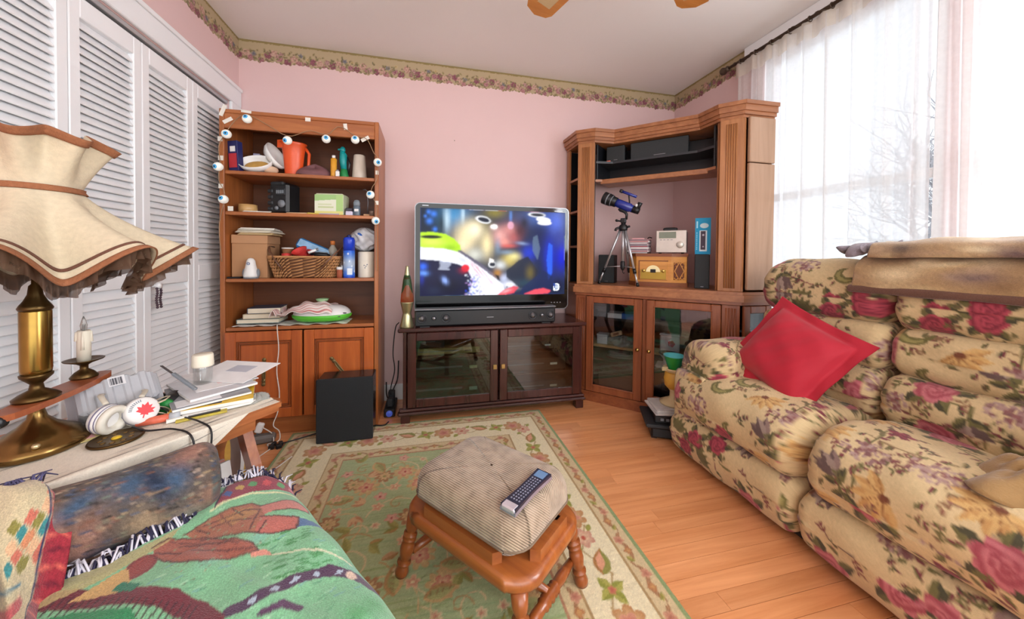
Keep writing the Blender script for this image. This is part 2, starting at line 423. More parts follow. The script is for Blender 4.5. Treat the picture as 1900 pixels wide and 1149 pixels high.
# left wall with the closet opening
CY0, CY1, CZ = 1.165, 2.462, 1.985
w = MB(); w.box(XL-.1, XL, CY0, CY1, CZ, ZC); w.box(XL-.1, XL, CY1, YB, -.01, ZC); w.box(XL-.1, XL, YF, CY0, -.01, ZC)
struct(w.build('wall_left', PINK))
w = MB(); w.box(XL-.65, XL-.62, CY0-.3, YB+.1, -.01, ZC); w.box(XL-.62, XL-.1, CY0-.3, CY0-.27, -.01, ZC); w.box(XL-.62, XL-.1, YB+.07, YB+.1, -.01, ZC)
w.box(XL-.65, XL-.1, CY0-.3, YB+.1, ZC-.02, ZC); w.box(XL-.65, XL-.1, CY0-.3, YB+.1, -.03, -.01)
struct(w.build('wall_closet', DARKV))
# right wall with two window openings
WZ0, WZ1 = .50, 2.29
WIN = [(.985, 1.78), (.10, .915), (-.9, .0)]
w = MB(); w.box(XR, XR+.1, YF, YB, -.01, WZ0); w.box(XR, XR+.1, YF, YB, WZ1, ZC)
e = [YB]+[v for a, b in WIN for v in (b, a)]+[YF]
for a, b in zip(e[::2], e[1::2]): w.box(XR, XR+.1, b, a, WZ0, WZ1)
struct(w.build('wall_right', PINK))
GL = glass('window_glass', (.96, .98, 1), .06)
for i, (a, b) in enumerate(WIN):
    fr = MB()
    fr.box(XR+.03, XR+.08, a, a+.045, WZ0, WZ1, .004); fr.box(XR+.03, XR+.08, b-.045, b, WZ0, WZ1, .004)
    fr.box(XR+.03, XR+.08, a+.045, b-.045, WZ0, WZ0+.05, .004); fr.box(XR+.03, XR+.08, a+.045, b-.045, WZ1-.05, WZ1, .004)
    wo = struct(fr.build('window_%d' % (i+1), WHITE))
    boxo('sash_rail', WHITE, XR+.035, XR+.075, a+.045, b-.045, 1.40, 1.445, wo, .004)
    boxo('pane', GL, XR+.052, XR+.056, a+.045, b-.045, WZ0+.05, 1.40, wo)
    boxo('pane', GL, XR+.052, XR+.056, a+.045, b-.045, 1.445, WZ1-.05, wo)
    boxo('window_sill', WHITE, XR-.012, XR+.03, a-.03, b+.03, WZ0-.025, WZ0, wo, .004)
# white cornice board above the curtain
struct(boxo('trim_5', WHITE, XR-.022, XR, YF, 1.90, 2.335, ZC, None, .004))
# bare garden tree outside
tr = thing('garden_tree', 'bare leafless tree standing outside behind the sheer curtain', 'tree', (6.6, 2.9, -.6))
BARK = mat('bark', '#a8a8ac', .9)
def branch(mb, p, d, L, r, depth):
    pts = [p]; 
    for k in range(3):
        d = (d+Vector((random.gauss(0, .13), random.gauss(0, .13), random.gauss(.03, .09)))).normalized(); pts.append(pts[-1]+d*L/3)
    mb.tube(pts, [r, r*.88, r*.76, r*.62], 5)
    if depth:
        for _ in range(4 if depth > 1 else 3):
            nd = (d*.8+Vector((random.gauss(0, .55), random.gauss(0, .55), random.gauss(.15, .4)))).normalized()
            branch(mb, pts[random.choice((2, 3))], nd, L*random.uniform(.55, .8), r*.55, depth-1)
mb = MB(); mb.tube([(0, 0, 0), (.03, .02, .7), (0, .04, 1.3)], [.13, .11, .10], 8); mb.build('trunk', BARK, tr)
mb = MB()
for k in range(5): branch(mb, Vector((0, .04, 1.25)), Vector((math.cos(k*1.3)*.6, math.sin(k*1.3)*.8, .9)).normalized(), .95, .05, 4)
mb.build('branches', BARK, tr)
struct(boxo('ground_outside', mat('snowy_lawn', '#d9dcdc', .95, var=.08, scale=3), XR+.12, 14, -9, 12, -.75, -.6))

# ---- closet: casing, track and four louvred bifold panels
trim = MB(); trim.box(XL, XL+.018, CY0-.10, 2.576, CZ+.003, 2.108, .004); trim.box(XL, XL+.018, CY1, 2.576, 0, CZ+.003, .004); trim.box(XL, XL+.018, CY0-.10, CY0, 0, CZ+.003, .004)
trim.box(XL+.018, XL+.026, CY0-.10, 2.576, 2.085, 2.108, .003)
struct(trim.build('trim_4', WHITE))
struct(boxo('trim_6', mat('door_track', '#c9ccd0', .4, .6), XL-.045, XL-.004, CY0, CY1, 1.966, CZ, None, .002))
SLATS = {}
def louvre_door(i, y0, y1, xo):
    z0, z1 = .012, 1.952; st = .042; g = .0015; x0, x1 = XL-.034+xo, XL-.004+xo
    d = MB(); d.box(x0, x1, y0+g, y0+st, z0, z1, .003)
    root = struct(d.build('door_%d' % i, WHITE))
    boxo('stile', WHITE, x0, x1, y1-st, y1-g, z0, z1, root, .003)
    boxo('rail', WHITE, x0, x1, y0+st, y1-st, z1-.075, z1, root, .003)
    boxo('rail', WHITE, x0, x1, y0+st, y1-st, .90, .985, root, .003)
    boxo('rail', WHITE, x0, x1, y0+st, y1-st, z0, z0+.14, root, .003)
    key = round(y1-y0, 3)
    if key not in SLATS:
        hw = (y1-y0)/2-st; a = math.radians(60)
        SLATS[key] = MB().box(-.023, .023, -hw, hw, -.003, .003, .002, T(ry=a)).mesh('slat')
    for zz in list(np.arange(z0+.14+.02, .90-.01, .0295))+list(np.arange(.985+.02, z1-.075-.01, .0295)):
        link('slat', SLATS[key], WHITE, root, ((x0+x1)/2, (y0+y1)/2, float(zz)))
    return root
ys = [1.168, 1.491, 1.803, 2.133, 2.459]
for i in range(4): louvre_door(i+1, ys[i], ys[i+1], 0)
# door pull tassel hanging from the third panel's knob
t = thing('beaded_tassel', 'dark beaded tassel hanging on the white louvred closet door', 'tassel', (XL+.002, 1.845, .90))
MB().lathe([(.0, -.0), (.008, .0), (.006, .012), (.013, .022), (.012, .03), (0, .032)], 14, T(0, 0, 0, 0, PI/2, 0)).build('knob', WHITE, t)
bd = MB()
for k in range(9):
    for s_ in (-1, 1): bd.ball((.022, s_*.011+.003*math.sin(k), -.012-k*.0105), (.0055, .0055, .006), 8, 6)
bd.box(.019, .025, -.009, .009, -.055, -.051); bd.box(.019, .025, -.009, .009, -.085, -.081); bd.tube([(.03, 0, .003), (.024, .004, -.005), (.022, .008, -.014)], .002, 6)
bd.build('beads', mat('dark_beads', '#4a3540', .35), t)
# ---- baseboard behind the furniture
struct(boxo('baseboard_back', WHITE, XL, XR, YB-.014, YB, 0, .115, None, .004))
struct(boxo('baseboard_right', WHITE, XR-.014, XR, YF, YB-.015, 0, .115, None, .004))

# ---- floral wallpaper border with a cut-out lower edge
def border_print(L):
    c = Canvas(L, .15, .0035, '#b3a080')
    c.rect(0, .138, L, .15, '#8d7c50'); c.rect(0, .1315, L, .1345, '#7d6b40')
    rs = np.random.RandomState(int(L*100))
    for k in range(int(L/.0035)):
        xx, yy = rs.uniform(0, L), rs.uniform(.0, .095)**1.0; c.leaf(xx, yy, rs.uniform(.014, .030), .0055, rs.uniform(0, 6.28), ['#7d7450', '#91875f', '#6c6448', '#a8996f', '#66604c', '#9c8a66', '#84705a'][rs.randint(7)], ['#8b8055', '#75694c'][rs.randint(2)])
    x = .0; k = 0
    while x < L:
        kind = k % 7; yy = .055+rs.uniform(-.02, .02)
        if kind in (0, 4): c.flower(x, yy-.005, .024, '#97606a', '#74424e', 6, .28, rs.uniform(0, 6), 11)
        elif kind in (1, 5): c.flower(x, yy+.010, .026, '#c9a895', '#a67c70', 5, .4, rs.uniform(0, 6), 9); c.flower(x+.03, yy-.016, .022, '#b98a88', '#945f66', 6, .35, rs.uniform(0, 6), 10)
        elif kind == 2: c.flower(x, yy+.018, .016, '#7f7c80', '#63606c', 5, .5, rs.uniform(0, 6))
        elif kind == 3: c.flower(x, yy-.014, .021, '#b07e84', '#835059', 7, .4, rs.uniform(0, 6), 9); c.flower(x+.008, yy+.024, .012, '#c4b184', '#977a50', 5, .5)
        else: c.flower(x, yy+.004, .019, '#bd9a90', '#8d6468', 6, .45, rs.uniform(0, 6), 8)
        for q in range(3): c.leaf(x+rs.uniform(-.02, .02), yy+rs.uniform(-.02, .02), .018, .005, rs.uniform(0, 6.28), '#8d8460', '#716a4a')
        x += rs.uniform(.034, .046); k += 1
    return c
BORD = vcol('wallpaper_border', .8)
def border(n, L, place):
    c = border_print(L); m = int(L/.0045)
    U = np.linspace(0, L, m); rs = np.random.RandomState(n)
    low = .012+.008*np.abs(np.sin(U*52))+.010*np.abs(np.sin(U*19+1))-.008*np.abs(np.sin(U*121))
    V = np.linspace(0, 1, 30); P = np.zeros((m, 30, 3)); C = np.zeros((m, 30, 3))
    for j, v in enumerate(V):
        vv = low+(.15-low)*v; P[:, j] = place(U, vv); C[:, j] = c.at(np.minimum(U, L-1e-6), np.minimum(vv, .1499))
    return struct(surf('trim_%d' % n, P, BORD, None, col=C, smooth=False, thick=.0012))
z0 = ZC-.15
border(1, 2.7, lambda U, v: np.stack([np.full_like(U, XL+.0015), YB-.0016-2.7+U, z0+v], -1))
border(2, XR-XL-.004, lambda U, v: np.stack([XL+.002+U, np.full_like(U, YB-.0015), z0+v], -1))
border(3, .68, lambda U, v: np.stack([np.full_like(U, XR-.0015), YB-.002-U, z0+v], -1))
boxo('nail', mat('nail_metal', '#7d6a5c', .5, .5), .199, .204, YB-.006, YB, 1.893, 1.898).update_tag()
tag(bpy.data.objects['nail'], 'tiny nail left in the bare pink wall', 'nail')

# ---- curtain rod and sheer curtains
IRON = mat('dark_iron', '#57483c', .5, .5)
RX, RZ = XR-.055, 2.352
rod = thing('curtain_rod', 'dark twisted iron curtain rod above the sheer curtains', 'curtain rod', (RX, 1.98, RZ))
mb = MB(); mb.cyl((0, 0, 0), (0, -3.3, 0), .010, None, 10)
tw = [(.0105*math.cos(k*.6), -k*.012, .0105*math.sin(k*.6)) for k in range(270)]
mb.tube(tw, .0035, 5); mb.build('pole', IRON, rod)
mb = MB(); mb.lathe([(.0, .0), (.014, .003), (.02, .012), (.014, .02), (.018, .03), (.026, .045), (.022, .06), (.0, .068)], 16, T(0, 0, 0, -PI/2, 0, 0)); mb.build('finial', IRON, rod)
for yy in (-.1, -1.15, -2.3): MB().box(-.006, .05, yy-.006, yy+.006, -.014, -.004, .002).build('bracket', IRON, rod)
SH = sheer('sheer_curtain_cloth', '#f8f8f7', .80, .74)
HEAD = sheer('curtain_heading_cloth', '#ece6da', .75, .5)
def curtain(lbl, ya, yb, seed, taper):
    rs = np.random.RandomState(seed); root = thing('sheer_curtain', lbl, 'curtain', (RX, ya, .05), group='sheer curtains on the window wall')
    n = int((ya-yb)/.008); s = np.linspace(0, 1, n); zz = np.linspace(.0, RZ-.05-.028, 26); ph = rs.uniform(0, 6, 6)
    P = np.zeros((n, 26, 3))
    for j, z in enumerate(zz):
        q = z/zz[-1]; w = .017*np.sin(s*(ya-yb)*58+ph[0]+.6*np.sin(5*s+ph[1])+.3*q)+.008*np.sin(s*(ya-yb)*131+ph[2]+q)
        P[:, j, 0] = .016+w*(.75+.25*q); P[:, j, 1] = -s*(ya-yb)*(1-taper*(1-q)*.0)+.012*np.sin(s*47+ph[3]+q*1.5); P[:, j, 2] = z
    P[:, :, 0] = np.clip(P[:, :, 0], -.010, .040)
    surf('curtain_cloth', P, SH, root)
    # gathered heading band
    zz = np.linspace(RZ-.05-.11, RZ-.05-.012, 8); P = np.zeros((n, 8, 3))
    for j, z in enumerate(zz):
        P[:, j, 0] = .006+.012*np.sin(s*(ya-yb)*62+ph[0]); P[:, j, 1] = -s*(ya-yb); P[:, j, 2] = z+.012*np.abs(np.sin(s*(ya-yb)*20))
    surf('heading_band', P, HEAD, root)
    for k in range(int((ya-yb)/.105)):
        yy = -.04-k*.105; pts = [(.015*math.cos(a), yy, RZ-.05+.015*math.sin(a)-.004) for a in np.linspace(0, 2*PI, 14, endpoint=False)]
        MB().tube(pts, .0028, 5, closed=True).build('ring', IRON, root)
curtain('sheer white curtain panel hanging beside the oak corner cabinet', 1.93, 1.0, 3, .1)
curtain('sheer white curtain panel hanging behind the sofa at the right', .995, -.55, 8, .1)

# ---- rug
def rug_print():
    w, h = 1.505, 2.40; c = Canvas(w, h, .004, '#93a06a'); rs = np.random.RandomState(11)
    c.rect(0, 0, w, h, '#8a9a66')
    def ring(a, b, col):
        for r in ((a, a, w-a, b), (a, h-b, w-a, h-a), (a, a, b, h-a), (w-b, a, w-a, h-a)): c.rect(*r, col)
    ring(.022, .085, '#cdb78c'); ring(.085, .093, '#a98a5c'); ring(.093, .275, '#e2d5b0'); ring(.275, .283, '#a98a5c'); ring(.283, .345, '#d0b98c'); ring(.345, .352, '#b07d5c')
    c.poly([(.352, .352), (w-.352, .352), (w-.352, h-.352), (.352, h-.352)], '#a6b081')
    # streaky abrash of the field
    for k in range(260):
        yy = rs.uniform(.36, h-.36); x0 = rs.uniform(.36, w-.5); x1 = min(w-.355, x0+rs.uniform(.1, .5)); c.line([(x0, yy), (x1, yy)], rs.uniform(.003, .008), ['#94a26c', '#aab483', '#98a97a', '#8b9a62'][rs.randint(3)])
    # guard bands: wavy vine with blooms
    def along(off, n, fn):
        per = [((off, off), (w-off, off)), ((w-off, off), (w-off, h-off)), ((w-off, h-off), (off, h-off)), ((off, h-off), (off, off))]
        for (x0, y0), (x1, y1) in per:
            L = math.hypot(x1-x0, y1-y0); m = max(2, int(L/n)); ang = math.atan2(y1-y0, x1-x0)
            for k in range(m):
                t = (k+.5)/m; fn(x0+(x1-x0)*t, y0+(y1-y0)*t, ang, k)
    for off in (.054, .314):
        def g(x, y, a, k):
            s_ = 1 if k % 2 else -1; nx, ny = -math.sin(a), math.cos(a)
            c.line([(x-math.cos(a)*.03, y-math.sin(a)*.03), (x+nx*.014*s_, y+ny*.014*s_), (x+math.cos(a)*.03, y+math.sin(a)*.03)], .006, '#9c6b45')
            if k % 3 == 0: c.flower(x+nx*.008*s_, y+ny*.008*s_, .019, '#cc9878', '#a8604c', 5, .35, a)
            elif k % 3 == 1: c.leaf(x, y, .032, .010, a+.6*s_, '#8f8a3c', '#a89a4e')
            else: c.flower(x, y, .016, '#a8693c', '#c99a5e', 4, .4, a)
        along(off, .045, g)
    def main(x, y, a, k):
        nx, ny = -math.sin(a), math.cos(a); s_ = 1 if k % 2 else -1
        c.line([(x-math.cos(a)*.055+nx*.03*s_, y-math.sin(a)*.055+ny*.03*s_), (x, y), (x+math.cos(a)*.055-nx*.03*s_, y+math.sin(a)*.055-ny*.03*s_)], .005, '#a98c5a')
        q = k % 4
        if q == 0:
            c.flower(x, y, .058, '#b5804c', '#d8b484', 7, .35, a+rs.uniform(0, 1), 0, '#a24f3c'); c.flower(x, y, .034, '#cf9478', '#b5604f', 5, .4, a)
        elif q == 1:
            for d in (0, 1.5, 3.1, 4.6): c.leaf(x, y, .055, .017, a+d+.5, '#8f9139', '#a7a24c')
            c.flower(x, y, .014, '#c77a5c', '#a5483c', 5, .3)
        elif q == 2:
            c.leaf(x-math.cos(a)*.05, y-math.sin(a)*.05, .105, .030, a+.35*s_, '#a8743c', '#8c8a3e'); c.leaf(x-math.cos(a)*.035, y-math.sin(a)*.035, .075, .014, a+.35*s_, '#d79a78')
        else:
            c.flower(x, y, .044, '#c98d78', '#dcbf98', 6, .4, a, 0, '#b8553f')
            for d in (.8, 2.4, 4.0): c.leaf(x+math.cos(d)*.04, y+math.sin(d)*.04, .035, .011, d, '#97953f')
    along(.184, .098, main)
    # field: scrolling vines with palmettes, blossoms and leaves
    for k in range(60):
        x, y = rs.uniform(.40, w-.40), rs.uniform(.4, h-.4); r = rs.uniform(.06, .15); a0 = rs.uniform(0, 6.28); sg = rs.choice((-1, 1))
        pts = [(x+r*(1-t/7)*math.cos(a0+sg*t), y+r*(1-t/7)*math.sin(a0+sg*t)) for t in np.linspace(0, 4.4, 22)]
        pts = [(min(max(px, .36), w-.36), min(max(py, .36), h-.36)) for px, py in pts]; c.line(pts, .005, ['#c9a878', '#b58b58', '#d3ba8c'][k % 3])
    pos = []
    for k in range(1800):
        x, y = rs.uniform(.385, w-.385), rs.uniform(.385, h-.385)
        if all((x-a)**2+(y-b)**2 > .062**2 for a, b in pos): pos.append((x, y))
    for k, (x, y) in enumerate(pos):
        a = rs.uniform(0, 6.28); q = rs.randint(12)
        if q == 0:
            c.flower(x, y, .056, '#bf9a66', '#d8bf8c', 9, .4, a); c.flower(x, y, .034, '#c2705a', '#dcbb90', 5, .5, a, 0, '#a8443c')
        elif q in (1, 10):
            c.leaf(x, y, .115, .030, a, '#ae8450', '#c7a06c'); c.leaf(x+.010*math.cos(a), y+.010*math.sin(a), .09, .018, a, '#97945a', '#a9a468')
            for d in range(4): c.line([(x+math.cos(a)*.02*(d+1), y+math.sin(a)*.02*(d+1)), (x+math.cos(a)*.02*(d+1)+.013*math.cos(a+1), y+math.sin(a)*.02*(d+1)+.013*math.sin(a+1))], .003, '#8a6238')
        elif q == 2: c.flower(x, y, .026, '#d9b48c', '#b9604e', 5, .55, a, 0, '#ddcb9c')
        elif q == 3:
            for d in (-.5, 0, .5): c.leaf(x, y, .055, .012, a+d, '#b98058', '#cfa57a')
        elif q == 4: c.flower(x, y, .019, '#dccb9e', '#b86a58', 6, .5, a)
        elif q in (5, 11): c.leaf(x, y, .07, .015, a, '#8f8a44', '#a39b56'); c.leaf(x, y, .055, .012, a+1.1, '#a8834a', '#8f8a44')
        elif q == 6: c.flower(x, y, .046, '#a9784e', '#8b6540', 8, .45, a); c.flower(x, y, .028, '#cfb27e', '#b88a5c', 8, .5, a, 0, '#8a8c4c')
        elif q == 7: c.flower(x, y, .028, '#c98a76', '#d8b398', 5, .5, a, 0, '#a84a46')
        elif q == 8: c.leaf(x, y, .06, .016, a, '#b98f64', '#a07848')
        else:
            pts = [(x+.04*(1-t/6)*math.cos(a+t), y+.04*(1-t/6)*math.sin(a+t)) for t in np.linspace(0, 5, 16)]; c.line(pts, .0045, '#b08a58')
    c.noise(.05); return c
cv = rug_print()
nx, ny = int(cv.w/.0045), int(cv.h/.0045)
U, V = np.meshgrid(np.linspace(0, cv.w-1e-6, nx), np.linspace(0, cv.h-1e-6, ny), indexing='ij')
edge = np.minimum(np.minimum(U, cv.w-U), np.minimum(V, cv.h-V))
Z = .001+.009*np.clip(edge/.008, 0, 1)**.5+.0006*RNG.randn(nx, ny)*(edge > .004)
rug = surf('area_rug', np.stack([-.75+U, -.20+V, Z], -1), vcol('rug_wool', .95, .5, 500, .2, fuzz=.12), None, col=cv.at(U, V))
tag(rug, 'sage green floral wool rug with cream border on oak floor', 'rug')
# ================================================================== BOOKCASE AND WHAT STANDS IN IT
BW = wood('bookcase_wood', '#8a4a22', '#b8703a', 'Z', 1, .38, .2)
BWX = wood('bookcase_shelf_wood', '#92502a', '#bd7642', 'X', 1, .38, .2)
BWB = wood('bookcase_back_wood', '#583018', '#764426', 'X', .7, .5, .05)
BWD = wood('bookcase_door_wood', '#a04c22', '#cc6e34', 'Z', .8, .32, .3)
BX0, BX1, BY0, BY1, BH = -1.118, -.283, 2.215, 2.55, 1.85
bc = thing('bookcase', 'tall warm brown wooden bookcase with open shelves and two panelled doors', 'bookcase', (0, 0, 0))
def bp(name, m, *a, bev=.003): return boxo(name, m, *a, bc, bev)
bp('side_panel', BW, BX0, BX0+.024, BY0, BY1, 0, BH); bp('side_panel', BW, BX1-.024, BX1, BY0, BY1, 0, BH)
bp('top_board', BWX, BX0+.024, BX1-.024, BY0, BY1, BH-.022, BH-.001)
bp('top_rail', BWX, BX0+.024, BX1-.024, BY0+.002, BY0+.02, BH-.105, BH-.022)
bp('back_panel', BWB, BX0+.024, BX1-.024, BY1-.012, BY1-.001, .08, BH-.022)
SHZ = [1.512, 1.283, .905, .627]
for z in SHZ: bp('shelf', BWX, BX0+.024, BX1-.024, BY0+.006, BY1-.012, z-.02, z)
bp('plinth', BWX, BX0+.024, BX1-.024, BY0+.012, BY0+.03, 0, .10); bp('bottom_board', BWX, BX0+.024, BX1-.024, BY0+.03, BY1-.012, .085, .10)
BRONZE = mat('antique_bronze', '#7c6a45', .45, .7, var=.3, scale=60)
def raised_door(x0, x1, z0, z1, tilt):
    y = BY0; d = MB(); w = .055
    d.box(x0, x0+w, y-.018, y, z0, z1, .003); d.box(x1-w, x1, y-.018, y, z0, z1, .003); d.box(x0+w, x1-w, y-.018, y, z1-w, z1, .003); d.box(x0+w, x1-w, y-.018, y, z0, z0+w, .003)
    o = d.build('door', BWD, bc)
    fr = MB(); a = x0+w; b = x1-w; c_ = z0+w; e_ = z1-w
    for q in (.0, .013):
        fr.box(a+q, b-q, y-.012-q*.1, y-.004, e_-q-.007, e_-q, .002); fr.box(a+q, b-q, y-.012-q*.1, y-.004, c_+q, c_+q+.007, .002)
        fr.box(a+q, a+q+.007, y-.012-q*.1, y-.004, c_+q, e_-q, .002); fr.box(b-q-.007, b-q, y-.012-q*.1, y-.004, c_+q, e_-q, .002)
    fr.build('moulding', wood('bookcase_moulding', '#6e3418', '#95502a', 'Z', 1, .35, .3), o)
    MB().box(a+.02, b-.02, y-.014, y-.003, c_+.02, e_-.02, .010).build('raised_panel', BWD, o)
    MB().box(a-.001, b+.001, y-.004, y-.001, c_-.001, e_+.001).build('field', BWD, o)
    M = T((x0+x1)/2, y-.016, (z0+z1)/2+.02, 0, tilt, 0)
    h = MB(M=M); h.box(-.009, .009, -.003, .002, -.075, .075, .003); h.tube([(0, -.003, .05), (0, -.018, .03), (0, -.02, 0), (0, -.018, -.03), (0, -.003, -.05)], .004, 8)
    for zz in (.07, -.07, .05, -.05): h.ball((0, -.004, zz), (.011, .006, .012), 10, 6)
    h.build('handle', BRONZE, o)
raised_door(-1.089, -.70, .105, .605, .03); raised_door(-.69, -.308, .105, .605, -.62)
# ---- eyeball string lights
EW = mat('eyeball_white', '#f1f2ea', .3, var=.02, emit='#f4f4ea', es=.12); EB = mat('eyeball_iris', '#3f9fd8', .25, emit='#58b4ea', es=.15); EK = mat('eyeball_pupil', '#15181c', .2)
sl = thing('string_lights', 'string of blue eyeball lights taped around the bookcase front', 'string lights', (BX0, BY0-.02, 1.0))
YL = BY0-.026
eyes = [(-.968, 1.792), (-1.067, 1.70), (-.768, 1.69), (-.567, 1.715), (-.41, 1.724), (-1.107, 1.52), (-.285, 1.60), (-1.083, 1.343), (-.325, 1.405), (-.295, 1.25)]
ox, oy, oz = sl.location
wire = MB()
order = sorted([e for e in eyes if e[0] < -.75], key=lambda e: (e[0] < -.9, -e[1]))
path = [(-1.10, 1.0), (-1.112, 1.2), (-1.083, 1.37), (-1.112, 1.45), (-1.107, 1.55), (-1.11, 1.64), (-1.067, 1.73), (-1.02, 1.80), (-.968, 1.82), (-.87, 1.77), (-.768, 1.72), (-.66, 1.76), (-.567, 1.745), (-.5, 1.80), (-.41, 1.75), (-.35, 1.74), (-.31, 1.66), (-.285, 1.62), (-.292, 1.5), (-.325, 1.43), (-.292, 1.34), (-.295, 1.27), (-.292, 1.1), (-.29, .95)]
pp = smooth_open([(x-ox, YL+.012+.002*math.sin(i*2)-oy, z-oz) for i, (x, z) in enumerate(path)], 90)
wire.tube([tuple(p) for p in pp], .0022, 6); wire.build('wire', mat('clear_wire', '#9b7b5a', .4), sl)
for i, (x, z) in enumerate(eyes):
    dx, dz = math.sin(i*2.3)*.35, math.cos(i*1.7)*.3
    e_ = MB().ball((x-ox, YL-.004-oy, z-oz), .0235, 18, 12).build('eyeball', EW, sl)
    d = Vector((dx, -1, dz)).normalized(); c_ = Vector((x-ox, YL-.004-oy, z-oz))
    R_ = d.to_track_quat('Z', 'Y').to_matrix().to_4x4()
    MB().lathe([(0.0001, .0235), (.006, .0243), (.011, .0215), (.0115, .0195)], 18, Matrix.Translation(c_) @ R_, caps=False).build('iris', EB, e_)
    MB().lathe([(0.0001, .0252), (.0035, .0250), (.005, .0238)], 12, Matrix.Translation(c_) @ R_, caps=False).build('pupil', EK, e_)
TAPE = mat('masking_tape', '#e8e4da', .7, var=.06)
tapes = [(-1.098, 1.838, .02, .065, .35, 'long white tape strip at the top left corner of the bookcase'), (-1.075, 1.785, .02, .05, 1.0, 'white tape tag below the top left corner of the bookcase'), (-.985, 1.842, .05, .014, .1, 'crumpled white tape on the bookcase top edge beside an eyeball light'),
         (-.672, 1.828, .028, .022, 0, 'short white tape patch at the middle of the bookcase top rail'), (-.47, 1.805, .02, .036, -.15, 'white tape strip on the top rail right of the middle'), (-.36, 1.742, .05, .02, -.55, 'slanted white tape tag near the top right corner of the bookcase'),
         (-1.112, 1.68, .022, .026, 0, 'white tape on the left bookcase side, highest one'), (-1.109, 1.575, .024, .026, 0, 'white tape on the left bookcase side, second one from the top'), (-1.109, 1.42, .022, .024, 0, 'white tape on the left bookcase side, third one from the top'),
         (-.292, 1.545, .018, .024, 0, 'white tape on the right bookcase side, upper one'), (-.292, 1.362, .018, .024, 0, 'white tape on the right bookcase side, lower one'), (-1.063, 1.297, .026, .026, 0, 'white tape patch by the left end of the second shelf')]
for x, z, w_, h_, a, lb in tapes:
    o = MB().box(-w_/2, w_/2, -.0015, .0005, -h_/2, h_/2, 0).build('tape', TAPE); o.location = (x, BY0-.0006, z); o.rotation_euler = (0, a, 0); tag(o, lb, 'tape', 'tape holding the string lights')
    if z > 1.835 or -1.08 < x < -1.06 and z < 1.3: o.location.y -= .0
# ---- top shelf
def root_on(name, lbl, cat, x, y, z, rz=0, group=None): return thing(name, lbl, cat, (x, y, z), rz, group)
z = SHZ[0]
NAVY = mat('navy_card', '#20245e', .5); REDC = mat('red_card', '#b8303a', .5); WC = mat('white_card', '#e8e6e6', .6)
r = root_on('card_box', 'dark blue box with red panel leaning at the left of the top shelf', 'box', -1.045, 2.30, z, -.25)
MB().box(-.028, .028, -.06, -.02, 0, .17, .002, T(ry=-.06, z=.002)).build('body', NAVY, r)
MB().box(-.022, .022, -.0625, -.0605, .02, .10, 0, T(ry=-.06)).build('red_panel', REDC, r); MB().box(-.012, .016, -.0635, -.0605, .11, .14, 0, T(ry=-.06)).build('white_panel', WC, r)
r = root_on('small_carton', 'pale lilac little carton behind the dark blue box', 'box', -.995, 2.38, z, .1)
MB().box(-.018, .018, -.03, .0, 0, .135, .002).build('body', mat('lilac_card', '#a9a6c4', .5), r); MB().box(-.012, .012, -.0315, -.03, .06, .10).build('print', WC, r)
# open white container with ochre lining
WP = mat('white_plastic', '#ececea', .35, var=.03); OCH = mat('ochre_foam', '#c79a4e', .8, var=.2, scale=50)
r = root_on('clamshell_case', 'open white plastic case with ochre lining on the top shelf', 'case', -.952, 2.31, z, .1)
def oval(a, b, n=28): return [(a*math.cos(2*PI*k/n), b*math.sin(2*PI*k/n)) for k in range(n)]
def dish(mb, a, b, h, M):
    ring = []
    prof = [(.0, .006), (.72, .008), (.92, h*.6), (.97, h), (1.0, h), (.95, h*.5), (.75, .0), (0.0, 0)]
    V = []; F = []; n = 28
    for k_, (q, zz) in enumerate(prof):
        for k in range(n): t = 2*PI*k/n; V.append((a*max(q, .001)*math.cos(t), b*max(q, .001)*math.sin(t), zz))
    for i in range(len(prof)-1):
        for k in range(n): F.append((i*n+k, i*n+(k+1) % n, (i+1)*n+(k+1) % n, (i+1)*n+k))
    mb.add(V, F, True, M)
m_ = MB(); dish(m_, .085, .06, .05, T(-.012, -.01, .035, .85, -.12, 0)); m_.build('lower_shell', WP, r)
m_ = MB(); dish(m_, .085, .06, .045, T(.045, .03, .105, .4, 1.02, 0)); m_.build('upper_shell', WP, r)
MB().ball((0, 0, .018), (.062, .042, .012), 16, 8, T(-.012, -.01, .035, .85, -.12, 0)).build('lining', OCH, r); MB().ball((.05, -.02, .028), (.045, .035, .025), 16, 8).build('crumpled_filling', mat('crumpled_paper', '#d8b79a', .8, var=.2), r)
r = root_on('orange_pitcher', 'bright orange plastic pitcher on the top shelf of the bookcase', 'pitcher', -.785, 2.33, z, .2)
OR = mat('orange_plastic', '#ea5a26', .35, var=.04)
m_ = MB(); m_.lathe([(.038, 0), (.042, .01), (.05, .12), (.058, .19), (.066, .20), (.063, .205), (.055, .195), (.046, .12), (.036, .012), (.001, .012)], 24, M=T() @ Matrix.Diagonal((1.1, .8, 1, 1))); m_.build('body', OR, r)
m_ = MB(); m_.tube([(.06, 0, .185), (.082, 0, .15), (.078, 0, .07), (.05, 0, .04)], .009, 8); m_.build('handle', OR, r); MB().prism([(-.055, -.02), (-.085, 0), (-.055, .02)], .17, .215).build('spout', OR, r)
r = root_on('knitted_hat', 'maroon and grey cloth hat lying on the top shelf', 'hat', -.665, 2.32, z)
u, v = np.meshgrid(np.linspace(0, 2*PI, 40), np.linspace(0, 1, 14), indexing='ij')
P = np.stack([.095*np.cos(u)*(1-v**2.5)+.01*np.sin(3*u)*(1-v), .075*np.sin(u)*(1-v**2.5), .012+.06*v*(1+.25*np.cos(2*u))], -1)
